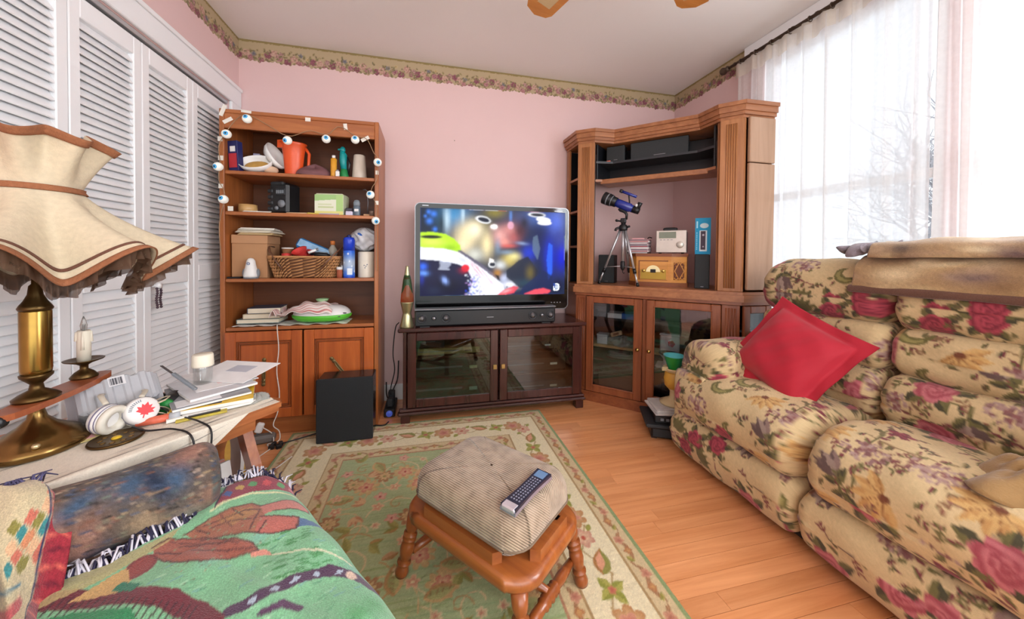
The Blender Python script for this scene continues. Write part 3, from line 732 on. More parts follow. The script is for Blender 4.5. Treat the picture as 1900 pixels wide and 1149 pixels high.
surf('crown', P, mat('maroon_cloth', '#7d5558', .9, var=.25, scale=18), r, cu=True); m_ = MB(); m_.lathe([(.001, 0), (.094, 0), (.098, .006), (.09, .014), (.001, .014)], 36, T() @ Matrix.Diagonal((1, .8, 1, 1))); m_.build('brim', mat('maroon_brim', '#8a6264', .9, var=.2), r)
r = root_on('yellow_bottle', 'slim yellow bottle with white cap on the top shelf', 'bottle', -.552, 2.29, z)
MB().lathe([(.001, 0), (.017, 0), (.018, .01), (.018, .115), (.010, .122), (.001, .122)], 18).build('body', mat('yellow_plastic', '#e0a030', .35), r); MB().lathe([(.010, .122), (.010, .138), (.001, .14)], 14).build('cap', WP, r)
r = root_on('small_bottle', 'small white bottle in front of the teal bird toy', 'bottle', -.525, 2.265, z)
MB().box(-.011, .011, -.006, .006, 0, .04, .003).build('body', WP, r); MB().box(-.008, .008, -.004, .004, .04, .048, .002).build('cap', mat('grey_metal', '#8d9096', .35, .8), r)
r = root_on('teal_bird_toy', 'teal and green plastic bird toy on the top shelf', 'toy', -.50, 2.32, z)
TE = mat('teal_plastic', '#169a9c', .35); GR = mat('green_plastic', '#1e8a4a', .4); BK = mat('black_plastic', '#17181b', .4, var=.15)
MB().lathe([(.001, 0), (.026, 0), (.028, .02), (.02, .06), (.008, .075), (.001, .076)], 16).build('foot', GR, r)
MB().tube([(0, 0, .06), (-.006, 0, .11), (-.004, 0, .15), (-.012, 0, .18)], [.017, .021, .022, .012], 12).build('body', TE, r)
m_ = MB(); m_.ball((-.008, 0, .185), (.016, .015, .02), 14, 10); m_.prism([(-.02, -.005), (-.036, 0), (-.02, .005)], .18, .19); m_.build('head', TE, r)
MB().tube([(.02, .0, .14), (.03, 0, .10), (.022, 0, .03)], [.004, .010, .005], 8).build('tail', BK, r)
r = root_on('white_cup', 'tall off-white tapered cup at the right end of the top shelf', 'cup', -.412, 2.33, z)
MB().lathe([(.001, 0), (.043, 0), (.044, .01), (.034, .155), (.031, .16), (.028, .155), (.03, .15), (.001, .15)], 24).build('body', mat('beige_ceramic', '#d6cabb', .45), r)
# ---- second shelf
z = SHZ[1]
r = root_on('packing_tape_roll', 'roll of tan packing tape on the second shelf', 'tape roll', -1.02, 2.31, z)
MB().lathe([(.036, 0), (.046, 0), (.047, .025), (.046, .05), (.036, .05), (.035, .025), (.036, 0)], 30, caps=False).build('tape', mat('tan_tape', '#c9a168', .3), r); MB().lathe([(.032, 0), (.036, 0), (.036, .05), (.032, .05), (.032, 0)], 30, caps=False).build('core', mat('cardboard_core', '#a58a66', .9), r)
PAPER = mat('white_paper', '#e9e6e0', .8, var=.04); 
for k, (x, y, w_, d_, a, c_, lb) in enumerate([(-.965, 2.30, .13, .09, .2, '#e2dccf', 'cream paper sheets left of the black radio'), (-.73, 2.31, .15, .09, -.1, '#d9b892', 'tan papers lying right of the black radio'), (-.665, 2.275, .06, .05, .3, '#d8c25a', 'small yellow paper slip beside the tissue box')]):
    r = root_on('paper_sheets', lb, 'paper', x, y, z, a)
    for q in range(3):
        MB().box(-w_/2, w_/2, -d_/2, d_/2, q*.0035, q*.0035+.003, 0, T(0, 0, 0, 0, -.015*q, .1*q)).build('sheet', mat('paper_%d' % k, c_, .85), r)
r = root_on('job_site_radio', 'chunky black rugged radio standing on the second shelf', 'radio', -.838, 2.34, z, -.35)
DG = mat('dark_grey_rubber', '#2c2f33', .6); LG = mat('grey_plastic', '#7e858c', .4)
MB().box(-.06, .066, -.055, .055, 0, .185, .014).build('body', BK, r)
m_ = MB()
for zz in (.02, .055, .09, .125): m_.box(-.066, -.03, -.06, .06, zz, zz+.024, .006)
m_.build('bumper', DG, r)
MB().box(-.04, .045, -.07, -.04, .168, .19, .008).build('carry_handle', DG, r)
MB().box(-.01, .05, -.06, -.054, .11, .15, .003).build('display', DG, r)
m_ = MB()
for q in range(4): m_.box(-.006+q*.013, .003+q*.013, -.0625, -.059, .12, .14, .001)
m_.build('button', LG, r)
m_ = MB(); m_.lathe([(.001, 0), (.022, 0), (.022, .008), (.001, .01)], 20, T(.028, -.055, .06, PI/2)); m_.lathe([(.001, 0), (.012, 0), (.012, .006), (.001, .008)], 16, T(-.005, -.055, .035, PI/2)); m_.build('knob', LG, r)
r = root_on('tissue_box', 'pale green and white tissue box on the second shelf', 'box', -.572, 2.335, z, -.12)
TB = Canvas(.165, .135, .003, '#e9edd8'); TB.rect(0, 0, .165, .03, '#e7e38f'); TB.poly([(0, .135), (.165, .135), (.165, .11), (0, .095)], '#a9d08a'); TB.rect(.125, .03, .165, .135, '#b5d98e'); TB.rect(.02, .05, .11, .06, '#c9d8a0'); TB.rect(.02, .07, .1, .078, '#d6e0b8'); TB.rect(.02, .006, .145, .016, '#b8a8c8')
MB().box(-.0825, .0825, -.05, .06, 0, .135, .008).build('body', mat('pale_green_card', '#dfe8c4', .6), r)
panel_print('front_print', vcol('printed_card', .55), TB, T(-.0825, -.0508, 0) @ Matrix.Diagonal((1, 1, .94, 1)), r)
MB().prism(oval(.05, .02), .1345, .137).build('opening', mat('clear_film', '#f3f3ee', .2), r)
r = root_on('small_jar', 'small jar with white label beside the grey deodorant', 'jar', -.462, 2.29, z)
MB().box(-.021, .021, -.018, .018, 0, .03, .004).build('label_band', mat('lilac_label', '#d5cfe2', .5), r); MB().box(-.02, .02, -.017, .017, .03, .05, .004).build('lid', mat('dark_lid', '#2d2c38', .35), r)
r = root_on('deodorant_stick', 'slate grey deodorant stick on the second shelf', 'deodorant', -.42, 2.29, z)
MB().lathe([(.001, 0), (.020, 0), (.021, .01), (.021, .06), (.019, .064), (.001, .064)], 20, T() @ Matrix.Diagonal((1, .7, 1, 1))).build('body', mat('slate_plastic', '#5f6f7c', .3), r); MB().lathe([(.019, .064), (.02, .085), (.013, .10), (.001, .103)], 20, T() @ Matrix.Diagonal((1, .7, 1, 1))).build('cap', mat('grey_cap', '#8a97a1', .3), r); MB().box(-.012, .012, -.0155, -.0145, .03, .045).build('label', WP, r)
r = root_on('wire_hook_stand', 'bent metal hook stand on a little wooden block', 'hook', -.36, 2.30, z)
MB().box(-.02, .02, -.02, .02, 0, .016, .002).build('block', mat('pale_wood_block', '#caa27a', .6), r); MB().tube([(0, 0, .014), (.004, 0, .09), (0, 0, .16), (-.012, 0, .172), (-.026, 0, .168)], .0028, 8).build('hook', mat('grey_metal', '#8d9096', .35, .8), r); 
r = root_on('tea_light_tin', 'shallow grey tin at the right end of the second shelf', 'tin', -.327, 2.27, z)
MB().lathe([(.001, 0), (.016, 0), (.017, .03), (.018, .034), (.016, .032), (.001, .03)], 18).build('body', mat('brown_tin', '#8d7a6c', .4, .4), r)
# ---- third shelf
z = SHZ[2]
CARD = mat('brown_cardboard', '#b88a62', .8, var=.07)
r = root_on('cardboard_box', 'tall plain brown cardboard box on the middle shelf', 'box', -.998, 2.36, z, .02)
MB().box(-.09, .09, -.09, .10, 0, .20, .003).build('body', CARD, r); MB().box(-.092, .092, -.092, .102, .20, .25, .003).build('lid', mat('brown_cardboard_lid', '#bf916a', .8, var=.07), r)
for k, (dz, w_, d_, a, c_, lb) in enumerate([(.2505, .175, .16, .05, '#c9ae80', 'tan envelope lying directly on the cardboard box'), (.2635, .19, .165, -.08, '#ded6c2', 'cream folded papers in the middle of the pile on the cardboard box'), (.279, .18, .15, .1, '#e6e2d6', 'white papers on top of the pile on the cardboard box')]):
    r = root_on('paper_pile', lb, 'paper', -.965, 2.34, z+dz, a)
    for q in range(3): MB().box(-w_/2+.004*q, w_/2-.003*q, -d_/2, d_/2-.004*q, q*.0042, q*.0042+.004, .001, T(rz=.05*q-.04)).build('sheet', mat('pile_%d' % k, c_, .85, var=.08), r)
r = root_on('penguin_figure', 'little white penguin figure in front of the cardboard box', 'figurine', -.975, 2.238, z)
MB().lathe([(.001, 0), (.034, .0), (.036, .012), (.031, .04), (.024, .075), (.021, .095), (.012, .108), (.001, .111)], 24, T(z=.006)).build('body', WP, r)
for sx in (-1, 1): MB().ball((sx*.035, .004, .03), (.009, .014, .026), 12, 8).build('flipper', LG, r)
m_ = MB(); m_.lathe([(.001, 0), (.036, 0), (.036, .008), (.001, .008)], 22); m_.build('base', LG, r); MB().lathe([(.005, 0), (.008, 0), (.008, .003), (.005, .003), (.005, 0)], 16, T(-.002, -.024, .085, PI/2), caps=False).build('emblem', mat('grey_blue', '#6f7fa5', .4), r)
r = root_on('flat_phone', 'flat black phone lying at the left of the middle shelf', 'phone', -1.055, 2.24, z, .05)
MB().box(-.033, .033, -.02, .02, 0, .010, .003).build('body', BK, r); MB().box(-.029, .029, -.017, .017, .0099, .0108).build('screen', mat('dark_glass', '#101317', .1), r)
# wicker basket (open weave of strands) with handles
r = root_on('wicker_basket', 'woven wicker basket full of odds and ends on the middle shelf', 'basket', -.708, 2.33, z)
WK = mat('wicker', '#b98656', .7, var=.25, scale=40); WKD = mat('wicker_dark', '#6b4428', .7, var=.2)
a0, b0, a1, b1, hh = .16, .075, .195, .095, .125
ring = lambda q, n=44: [((a0+(a1-a0)*q)*math.copysign(abs(math.cos(t))**.45, math.cos(t)), (b0+(b1-b0)*q)*math.copysign(abs(math.sin(t))**.45, math.sin(t))) for t in np.linspace(0, 2*PI, n, endpoint=False)]
m_ = MB(); P0, P1 = ring(0, 60), ring(1, 60)
m_.add([(x*.97, y*.97, 0.004) for x, y in P0]+[(x*.96, y*.96, hh) for x, y in P1], [(i, (i+1) % 60, 60+(i+1) % 60, 60+i) for i in range(60)]+[tuple(range(60))])
m_.build('liner', WKD, r)
st = MB(); N_ = 56
for lay in range(7):
    q0 = lay/7; A_, B_ = ring(q0+.01, N_), ring(q0+.15, N_); off = lay % 2
    for i in range(N_):
        j = (i+1) % N_
        out = 1.03 if (i+off) % 2 else 1.0
        x0, y0 = A_[i]; x1, y1 = B_[j]; st.tube([(x0*out, y0*out, q0*hh+.003), ((x0+x1)/2*1.035, (y0+y1)/2*1.035, (q0+.08)*hh), (x1*out, y1*out, (q0+.15)*hh)], .0042, 5)
st.build('weave', WK, r, 'stuff')
m_ = MB(); m_.tube([(x*1.02, y*1.02, hh) for x, y in ring(1, 60)], .007, 6, closed=True); m_.build('rim', WK, r)
HL = wood('basket_handle_wood', '#5b3a28', '#7c543c', 'X')
for sx in (-1, 1):
    m_ = MB(); m_.tube([(sx*.10, -.105, .05), (sx*.135, -.104, .10), (sx*.18, -.07, .155), (sx*.205, -.02, .19), (sx*.205, .05, .185)], .0085, 8, flat=.6); m_.build('handle', HL, r)
# contents
def in_b(name, lbl, cat, dx, dy, dz, rz=0): return thing(name, lbl, cat, (-.708+dx, 2.33+dy, z+dz+.026), rz)
RP = mat('red_plastic', '#d9403c', .35)
r = in_b('red_cup', 'red plastic cup leaning in the wicker basket', 'cup', -.015, -.035, .085); MB().lathe([(.001, 0), (.034, 0), (.043, .05), (.045, .052), (.041, .05), (.032, .004), (.001, .004)], 22, T(0, 0, .012, .5, -.35, 0)).build('body', RP, r); MB().tube([(.03, -.01, .05), (.06, -.01, .045), (.06, -.01, .015), (.03, -.01, .012)], .005, 8).build('handle', RP, r)
r = in_b('red_bowl', 'red plastic bowl upside down behind the red cup', 'bowl', -.02, .03, .085); MB().lathe([(.052, 0), (.055, .006), (.046, .045), (.03, .055), (.001, .056)], 22, T(0, 0, .01, .25, .15, 0)).build('body', RP, r)
r = in_b('red_pot', 'small red pot at the left of the wicker basket', 'pot', -.105, -.03, .088); MB().lathe([(.001, 0), (.026, 0), (.027, .03), (.001, .033)], 20).build('body', RP, r)
r = in_b('paper_cup', 'brown paper cup with white rim in the basket', 'cup', -.118, .02, .09); MB().lathe([(.001, 0), (.022, 0), (.030, .06), (.027, .06), (.02, .005), (.001, .005)], 20).build('body', mat('brown_paper_cup', '#8d5f3a', .7), r); MB().lathe([(.029, .056), (.032, .058), (.032, .064), (.028, .062)], 20, caps=False).build('rim', WP, r)
r = in_b('blue_tray', 'blue plastic pack standing slanted in the basket', 'tray', .03, .035, .09); Mb = T(0, .0, .055, -.25, .42, 0); MB().box(-.11, .11, -.012, .012, -.03, .035, .012, Mb).build('body', mat('blue_plastic', '#2f7fc0', .3, var=.2, scale=30), r); MB().box(-.10, .10, -.014, -.0125, -.02, .026, .001, Mb).build('film', mat('pale_blue_film', '#8db9dc', .2, var=.35, scale=40), r)
r = in_b('spray_bottle', 'clear bottle with orange cap in the basket', 'bottle', .13, .045, .085); MB().lathe([(.001, 0), (.026, 0), (.027, .06), (.012, .085), (.012, .09), (.001, .09)], 18).build('body', mat('milky_plastic', '#d9d3c4', .2, trans=.4), r); MB().lathe([(.014, .09), (.014, .115), (.001, .117)], 16).build('cap', mat('orange_cap', '#d97f3e', .4), r)
r = in_b('black_pouch', 'black folded pouch lying across the basket front', 'pouch', .075, -.03, .10); MB().ball((0, 0, .014), (.06, .03, .016), 18, 8, T(ry=.1)).build('body', BK, r); MB().tube([(-.05, -.01, .02), (0, -.022, .03), (.05, -.01, .024)], .003, 6).build('zip', LG, r)
r = in_b('white_marker', 'white marker sticking out of the basket rim', 'marker', .045, -.075, .118); MB().cyl((-.02, 0, .006), (.02, .01, .024), .008, None, 12).build('body', WP, r); MB().cyl((.02, .01, .024), (.032, .013, .0295), .0085, None, 12).build('cap', LG, r)
# right group
r = root_on('aerosol_can', 'blue aerosol can on the middle shelf', 'aerosol can', -.457, 2.255, z)
AC = Canvas(.21, .165, .003, '#2a5fc0')
for k in range(60): AC.rect(0, .165*k/60, .21, .165*(k+1)/60, '#%02x%02x%02x' % (int(40+130*math.sin(k/60*3)**2), int(100+90*math.sin(k/60*3)**2), 215))
for k in range(26): AC.ell(RNG.uniform(0, .21), RNG.uniform(.02, .15), .004, .006, '#e3eef8')
AC.rect(.15, .02, .18, .06, '#dfe8f2'); AC.rect(0, 0, .21, .012, '#1d45b8')
u, v = np.meshgrid(np.linspace(0, 2*PI, 60, endpoint=False), np.linspace(0, .165, 56), indexing='ij')
surf('can_body', np.stack([.033*np.cos(u), .033*np.sin(u), v], -1), vcol('printed_can', .3), r, col=AC.at(u*.033, np.minimum(v, .1649)), cu=True)
MB().lathe([(.001, .0), (.032, .0), (.033, .003)], 24, caps=False).build('base', LG, r); MB().lathe([(.033, .165), (.033, .23), (.029, .243), (.022, .246), (.001, .246)], 24).build('cap', mat('royal_blue_cap', '#1b3fc4', .3), r); MB().ball((0, 0, .25), (.014, .014, .012), 12, 8).build('nozzle', mat('navy_nozzle', '#1a2460', .4), r)
r = root_on('white_canister', 'white cylindrical canister at the right of the middle shelf', 'canister', -.367, 2.31, z)
MB().lathe([(.001, 0), (.048, 0), (.049, .004), (.049, .155), (.045, .16), (.001, .16)], 28).build('body', mat('cream_plastic', '#e7e0d0', .4), r)
m_ = MB(); [m_.ball((dx, -.0485, dz), (.004, .001, .004), 8, 6) for dx, dz in ((-.005, .075), (.005, .07), (0, .06), (.012, .08))]; m_.build('print_mark', LG, r)
r = root_on('plastic_bag', 'crumpled white plastic bag with blue print on the white canister', 'bag', -.385, 2.35, z+.162)
u, v = np.meshgrid(np.linspace(0, 2*PI, 48, endpoint=False), np.linspace(0.02, PI-.02, 26), indexing='ij')
cr = 1+.16*np.sin(5*u+3*np.sin(3*v))*np.sin(v)+.09*np.sin(9*u+7*v)
P = np.stack([.082*np.sin(v)*np.cos(u)*cr, .06*np.sin(v)*np.sin(u)*cr, .076-.076*np.cos(v)*(1+.12*np.sin(3*u)*np.sin(v))], -1)
surf('bag_film', P, mat('white_film', '#e4e6ea', .25, var=.12, scale=35, trans=.15), r, cu=True)
MB().ball((.03, -.055, .085), (.016, .009, .03), 14, 8, T(ry=-.5)).build('blue_print', mat('blue_print', '#2c62b8', .4), r)
r = root_on('spice_jar', 'small jar with rust coloured contents beside the basket', 'jar', -.508, 2.245, z)
MB().lathe([(.001, 0), (.016, 0), (.016, .05), (.001, .05)], 16).build('contents', mat('rust_powder', '#a5573c', .8), r); MB().lathe([(.017, .05), (.017, .066), (.001, .067)], 16).build('lid', WP, r)
r = root_on('clear_tumbler', 'clear tumbler standing behind the small spice jar', 'tumbler', -.505, 2.295, z)
MB().lathe([(.001, 0), (.022, 0), (.025, .12), (.023, .12), (.02, .004), (.001, .004)], 20).build('body', glass('clear_glass', (.95, .96, .96), .12), r)
# ---- lower shelf
z = SHZ[3]
def book(x, y, zz, w_, d_, h_, a, cov, lbl):
    r = thing('book', lbl, 'book', (x, y, zz), a, 'books on the lower bookcase shelf'); m = mat('cover_'+cov, cov, .6)
    k = MB(); k.box(-w_/2, w_/2, -d_/2, d_/2, 0, .003, .001); k.box(-w_/2, w_/2, -d_/2, d_/2, h_-.003, h_, .001); k.box(-w_/2, -w_/2+.003, -d_/2, d_/2, .003, h_-.003); k.build('cover', m, r)
    MB().box(-w_/2+.003, w_/2-.004, -d_/2+.003, d_/2-.003, .003, h_-.003).build('pages', mat('book_pages', '#e0d6bf', .9), r)
r = root_on('white_placemat', 'white crinkled paper under the books on the lower shelf', 'paper', -.865, 2.30, z)
u, v = np.meshgrid(np.linspace(-.20, .40, 70), np.linspace(-.075, .10, 24), indexing='ij')
surf('sheet', np.stack([u, v, .004+.004*np.sin(u*60+v*40)*np.cos(v*55)+.010*np.clip((-.06-v)*40, 0, 1)*np.abs(np.sin(u*33))], -1), PAPER, r, thick=.001)
book(-.955, 2.345, z+.012, .22, .15, .026, .02, '#7b8b88', 'grey green book, bottom one of the pile on the lower shelf')
book(-.94, 2.345, z+.039, .19, .14, .028, .05, '#c9b79a', 'cream book, middle one of the pile on the lower shelf')
book(-.93, 2.345, z+.068, .17, .14, .034, .08, '#4a4c5c', 'dark blue book, topmost of the pile on the lower shelf')
r = root_on('toy_helmet', 'green and white plastic helmet shaped toy lying under the striped towel', 'toy', -.625, 2.33, z+.016)
GRN = mat('lime_plastic', '#5cc43a', .3)
def half_oval(a, b, c_, s_, n=40, m=14):
    u, v = np.meshgrid(np.linspace(0, 2*PI, n, endpoint=False), np.linspace(0.02, 1, m), indexing='ij'); return np.stack([a*np.cos(u)*v**.6, b*np.sin(u)*v**.6, c_*(1-v**2)**.5+s_], -1)
surf('shell', half_oval(.165, .105, .062, .03), WP, r, cu=True); m_ = MB(); m_.lathe([(.001, 0), (.145, 0), (.166, .018), (.170, .03), (.165, .036), (.001, .036)], 44, T() @ Matrix.Diagonal((1, .63, 1, 1))); m_.build('rim', GRN, r)
for k, (dx, dy, sx, sy) in enumerate([(.09, -.045, .05, .02), (.06, -.075, .055, .012), (.075, .0, .045, .025)]): MB().ball((dx, dy, .066-.02*k if k < 2 else .075), (sx, sy, .008), 16, 8, T(ry=.18)).build('vent', mat('charcoal_plastic', '#3a4040', .4), r)
r = root_on('striped_towel', 'red and white striped dish towel draped over the toy helmet', 'towel', -.72, 2.30, z+.02)
TW = Canvas(.36, .30, .004, '#ece3dd')
for k in range(14): TW.line([(0, .01+k*.022), (.36, .02+k*.022)], .006 if k % 3 else .010, '#d68a84' if k % 2 else '#c96a68')
u, v = np.meshgrid(np.linspace(0, 1, 70), np.linspace(0, 1, 46), indexing='ij')
X = -.155+.33*u; Y = -.092+.17*v; hgt = .086*np.exp(-((X-.06)/.15)**4)*np.exp(-((Y-.02)/.13)**4); Zt = np.maximum(hgt, .024+.012*np.sin(u*9))+.006*np.sin(u*22+v*5)+.008*np.sin(v*14+u*6)
Zt = np.where(u < .12, .022+.045*np.sin((.12-u)/.12*PI)*.9+.004*np.sin(v*9), Zt)
surf('cloth', np.stack([X, Y, Zt+.012], -1), vcol('towel_cloth', .95, .4, 300), r, col=TW.at(u*.355, v*.295), thick=.003)
r = root_on('soap_dish', 'little pale green dish behind the striped towel', 'dish', -.63, 2.345, z+.128); MB().lathe([(.001, 0), (.03, 0), (.038, .014), (.034, .013), (.028, .004), (.001, .004)], 22).build('body', mat('pale_green_dish', '#a8cf9c', .4), r)
# ---- subwoofer on the floor, power cords
r = thing('subwoofer', 'black square subwoofer standing on the floor before the bookcase', 'speaker', (-.432, 2.095, .0105))
SUB = mat('black_ash', '#23262a', .45, var=.2, scale=70)
MB().box(-.143, .143, -.052, .075, .006, .352, .004).build('cabinet', mat('gloss_black_top', '#1c1a1b', .18), r)
MB().box(-.146, .146, -.068, -.052, .004, .354, .004).build('grille', mat('black_grille_cloth', '#1f2225', .85, var=.2, scale=200), r)
m_ = MB(); [m_.cyl((sx*.11, sy, 0), (sx*.11, sy, .007), .014, None, 12) for sx in (-1, 1) for sy in (-.04, .07)]; m_.build('foot', BK, r)
r = thing('power_strip', 'grey power strip lying on the floor before the bookcase', 'power strip', (-.985, 2.12, 0), .16)
GP = mat('grey_strip_plastic', '#6e6a66', .45)
MB().box(-.14, .17, -.028, .028, 0, .045, .012).build('housing', GP, r); MB().lathe([(.001, 0), (.006, 0), (.006, .004), (.001, .005)], 12, T(-.10, -.01, .044)).build('switch', mat('red_switch', '#e2402e', .4, emit='#ff5030', es=.6), r)
m_ = MB(); [m_.box(dx-.012, dx+.012, -.012, .012, .0445, .0465, .001) for dx in (-.06, -.01, .04)]; m_.build('socket', DG, r)
r = thing('white_charger', 'white plug charger standing in the grey power strip', 'charger', (-.905, 2.145, .0465), .16)
MB().box(-.018, .018, -.012, .012, 0, .055, .006, T(ry=.35, z=.008)).build('body', WP, r); MB().cyl((0, 0, .0), (0, 0, .01), .006, None, 10).build('prong', LG, r)
WCAB = mat('white_cable', '#ded8cf', .45)
def cable(name, lbl, pts, rad, m, n=60, cat='cable'):
    p = smooth_open(pts, n); return tag(MB().tube([tuple(q) for q in p], rad, 7).build(name, m), lbl, cat)
cable('white_cable', 'thin white cable hanging down the bookcase doors to the floor', [(-.83, 2.205, .642), (-.822, 2.188, .60), (-.815, 2.186, .5), (-.825, 2.186, .38), (-.812, 2.186, .25), (-.818, 2.18, .15), (-.835, 2.165, .08), (-.80, 2.15, .05), (-.79, 2.12, .012), (-.84, 2.10, .006), (-.80, 2.07, .005), (-.83, 2.14, .04), (-.88, 2.14, .085)], .0028, WCAB, 110)
cable('white_floor_cable', 'white cable looping across the floor towards the rug', [(-.80, 2.06, .006), (-.83, 1.98, .005), (-.86, 1.86, .005), (-.80, 1.76, .005), (-.72, 1.80, .016), (-.66, 1.93, .016)], .0028, WCAB, 70)
BCAB = mat('black_cable', '#1b1a1c', .4)
cable('black_power_cord', 'black cord running over the rug behind the subwoofer', [(-.80, 2.08, .008), (-.72, 2.10, .012), (-.60, 2.16, .014), (-.5, 2.205, .016), (-.36, 2.205, .016), (-.25, 2.17, .016), (-.22, 2.21, .016)], .004, BCAB, 70)
r = thing('plug_bundle', 'bundle of dark plugs on the floor beside the rug corner', 'plugs', (-.79, 2.07, 0))
for k in range(4): MB().box(-.014, .014, -.01, .01, 0, .022, .004, T((k % 2)*.035-.012, (k//2)*.03-.015, 0, 0, 0, k*.7)).build('plug', BCAB, r)
r = thing('power_adapter', 'black power adapter bank on the floor beside the dark media console', 'power strip', (-.225, 2.42, 0))
MB().box(-.035, .035, -.12, .08, 0, .05, .006).build('housing', BK, r); m_ = MB(); m_.box(-.02, .02, -.08, -.03, .05, .10, .006); m_.box(-.02, .022, .0, .05, .05, .12, .006); m_.build('plug', DG, r); MB().lathe([(.001, 0), (.02, 0), (.02, .004), (.001, .004)], 16, T(0, -.1205, .026, PI/2)).build('indicator', mat('blue_dial', '#3a4a8c', .3, emit='#4a5cb8', es=.3), r)
cable('thin_black_cord', 'thin black cord hanging from the console down to the adapters', [(-.172, 2.36, .60), (-.195, 2.37, .56), (-.21, 2.37, .40), (-.20, 2.38, .28), (-.225, 2.40, .16), (-.225, 2.395, .11)], .0035, BCAB, 60)
cable('black_lead_loop', 'black lead looping along the baseboard beside the console', [(-.265, 2.50, .16), (-.262, 2.49, .08), (-.24, 2.46, .058), (-.21, 2.47, .13), (-.19, 2.50, .18), (-.185, 2.52, .3)], .0045, BCAB, 60)
# ================================================================== MEDIA CONSOLE, TELEVISION
ES = wood('espresso_wood', '#2e1513', '#4a2420', 'X', .8, .25, .4); ESZ = wood('espresso_wood_upright', '#2e1513', '#4a2420', 'Z', .8, .25, .4)
SX0, SX1, SY0, SY1, SZ = -.135, 1.055, 2.185, 2.545, .597
ms = thing('media_console', 'dark espresso wooden media console with two glass doors', 'console', (0, 0, 0))
def mp(name, m, *a, bev=.003): return boxo(name, m, *a, ms, bev)
mp('top_board', ES, SX0-.03, SX1+.018, SY0-.028, SY1, SZ-.024, SZ, bev=.006)
mp('side_panel', ESZ, SX0, SX0+.022, SY0, SY1, .045, SZ-.024); mp('side_panel', ESZ, SX1-.022, SX1, SY0, SY1, .045, SZ-.024)
mp('centre_divider', ESZ, .455, .473, SY0+.02, SY1-.02, .10, SZ-.024); mp('bottom_board', ES, SX0+.022, SX1-.022, SY0, SY1, .085, .105)
b_ = MB(); b_.box(SX0-.03, SX1+.018, SY0-.034, SY0+.02, .062, .082, .008); b_.box(SX0-.022, SX1+.012, SY0-.024, SY0+.018, .082, .100, .006); b_.build('base_moulding', ES, ms)
for x in (SX0-.012, SX1-.045):
    for y in (SY0-.01, SY1-.06): mp('foot', ESZ, x, x+.055, y, y+.055, 0, .062)
mp('back_panel', BWB, SX0+.022, SX1-.022, SY1-.010, SY1-.002, .105, SZ-.024)
for a, b in ((SX0+.022, .455), (.473, SX1-.022)):
    for zz in (.255, .40): mp('shelf', ES, a, b, SY0+.03, SY1-.012, zz-.012, zz)
CG = glass('console_glass', (.62, .65, .62), .07)
def gdoor(x0, x1, kx):
    z0, z1, w, y = .105, SZ-.028, .052, SY0-.002; d = MB()
    d.box(x0, x0+w, y-.018, y, z0, z1, .004); d.box(x1-w, x1, y-.018, y, z0, z1, .004); d.box(x0+w, x1-w, y-.018, y, z1-w, z1, .004); d.box(x0+w, x1-w, y-.018, y, z0, z0+w, .004)
    o = d.build('door', ESZ, ms)
    MB().box(x0+w-.002, x1-w+.002, y-.010, y-.007, z0+w-.002, z1-w+.002).build('pane', CG, o)
    MB().box(kx-.013, kx+.013, y-.030, y-.018, .315, .345, .003).build('knob', mat('brass_square', '#b89a64', .3, .9), o)
gdoor(-.108, .458, .437); gdoor(.470, 1.03, .491)
# equipment behind the glass
def device(name, lbl, x0, x1, zz, h, c, front=None, cat='player', y0=2.245, y1=2.50):
    r = thing(name, lbl, cat, ((x0+x1)/2, (y0+y1)/2, zz)); hx, hy = (x1-x0)/2, (y1-y0)/2
    MB().box(-hx, hx, -hy, hy, .005, h, .003).build('case', mat(name+'_case', c, .35), r)
    m_ = MB(); [m_.cyl((sx*hx*.85, sy*hy*.8, 0), (sx*hx*.85, sy*hy*.8, .006), .01, None, 10) for sx in (-1, 1) for sy in (-1, 1)]; m_.build('foot', BK, r)
    MB().box(-hx*.95, hx*.3, -hy-.002, -hy, h*.55, h*.65).build('slot', LG, r)
    if front: MB().box(hx*.5, hx*.72, -hy-.002, -hy, h*.45, h*.62).build('display', mat(name+'_display', front, .2, emit=front, es=.12), r)
    return r
device('cable_box', 'brass coloured flat player behind the left console door', -.05, .35, .40, .045, '#a89a62', '#3a3620')
device('game_console', 'dark box with grey stripe at the upper left inside the console', -.05, .12, .447, .075, '#2d3633', None, 'game console')
device('av_receiver', 'large dark receiver on the bottom of the left console bay', -.07, .40, .105, .125, '#343a30', '#8fa898', 'receiver')
device('amplifier', 'dark amplifier in the middle of the left console bay', -.07, .40, .255, .11, '#3a3f34', '#9db08a', 'amplifier')
device('disc_player', 'dark disc player on the upper right shelf of the console', .52, .90, .40, .06, '#3b3430', '#d8e2e6')
device('video_recorder', 'brown toned recorder on the middle right shelf of the console', .50, .96, .255, .085, '#4a3a32', '#e8e4d8', 'recorder')
device('tuner', 'low dark tuner on the bottom right of the console', .50, .96, .105, .08, '#3c3632', '#cfc7b4', 'tuner')
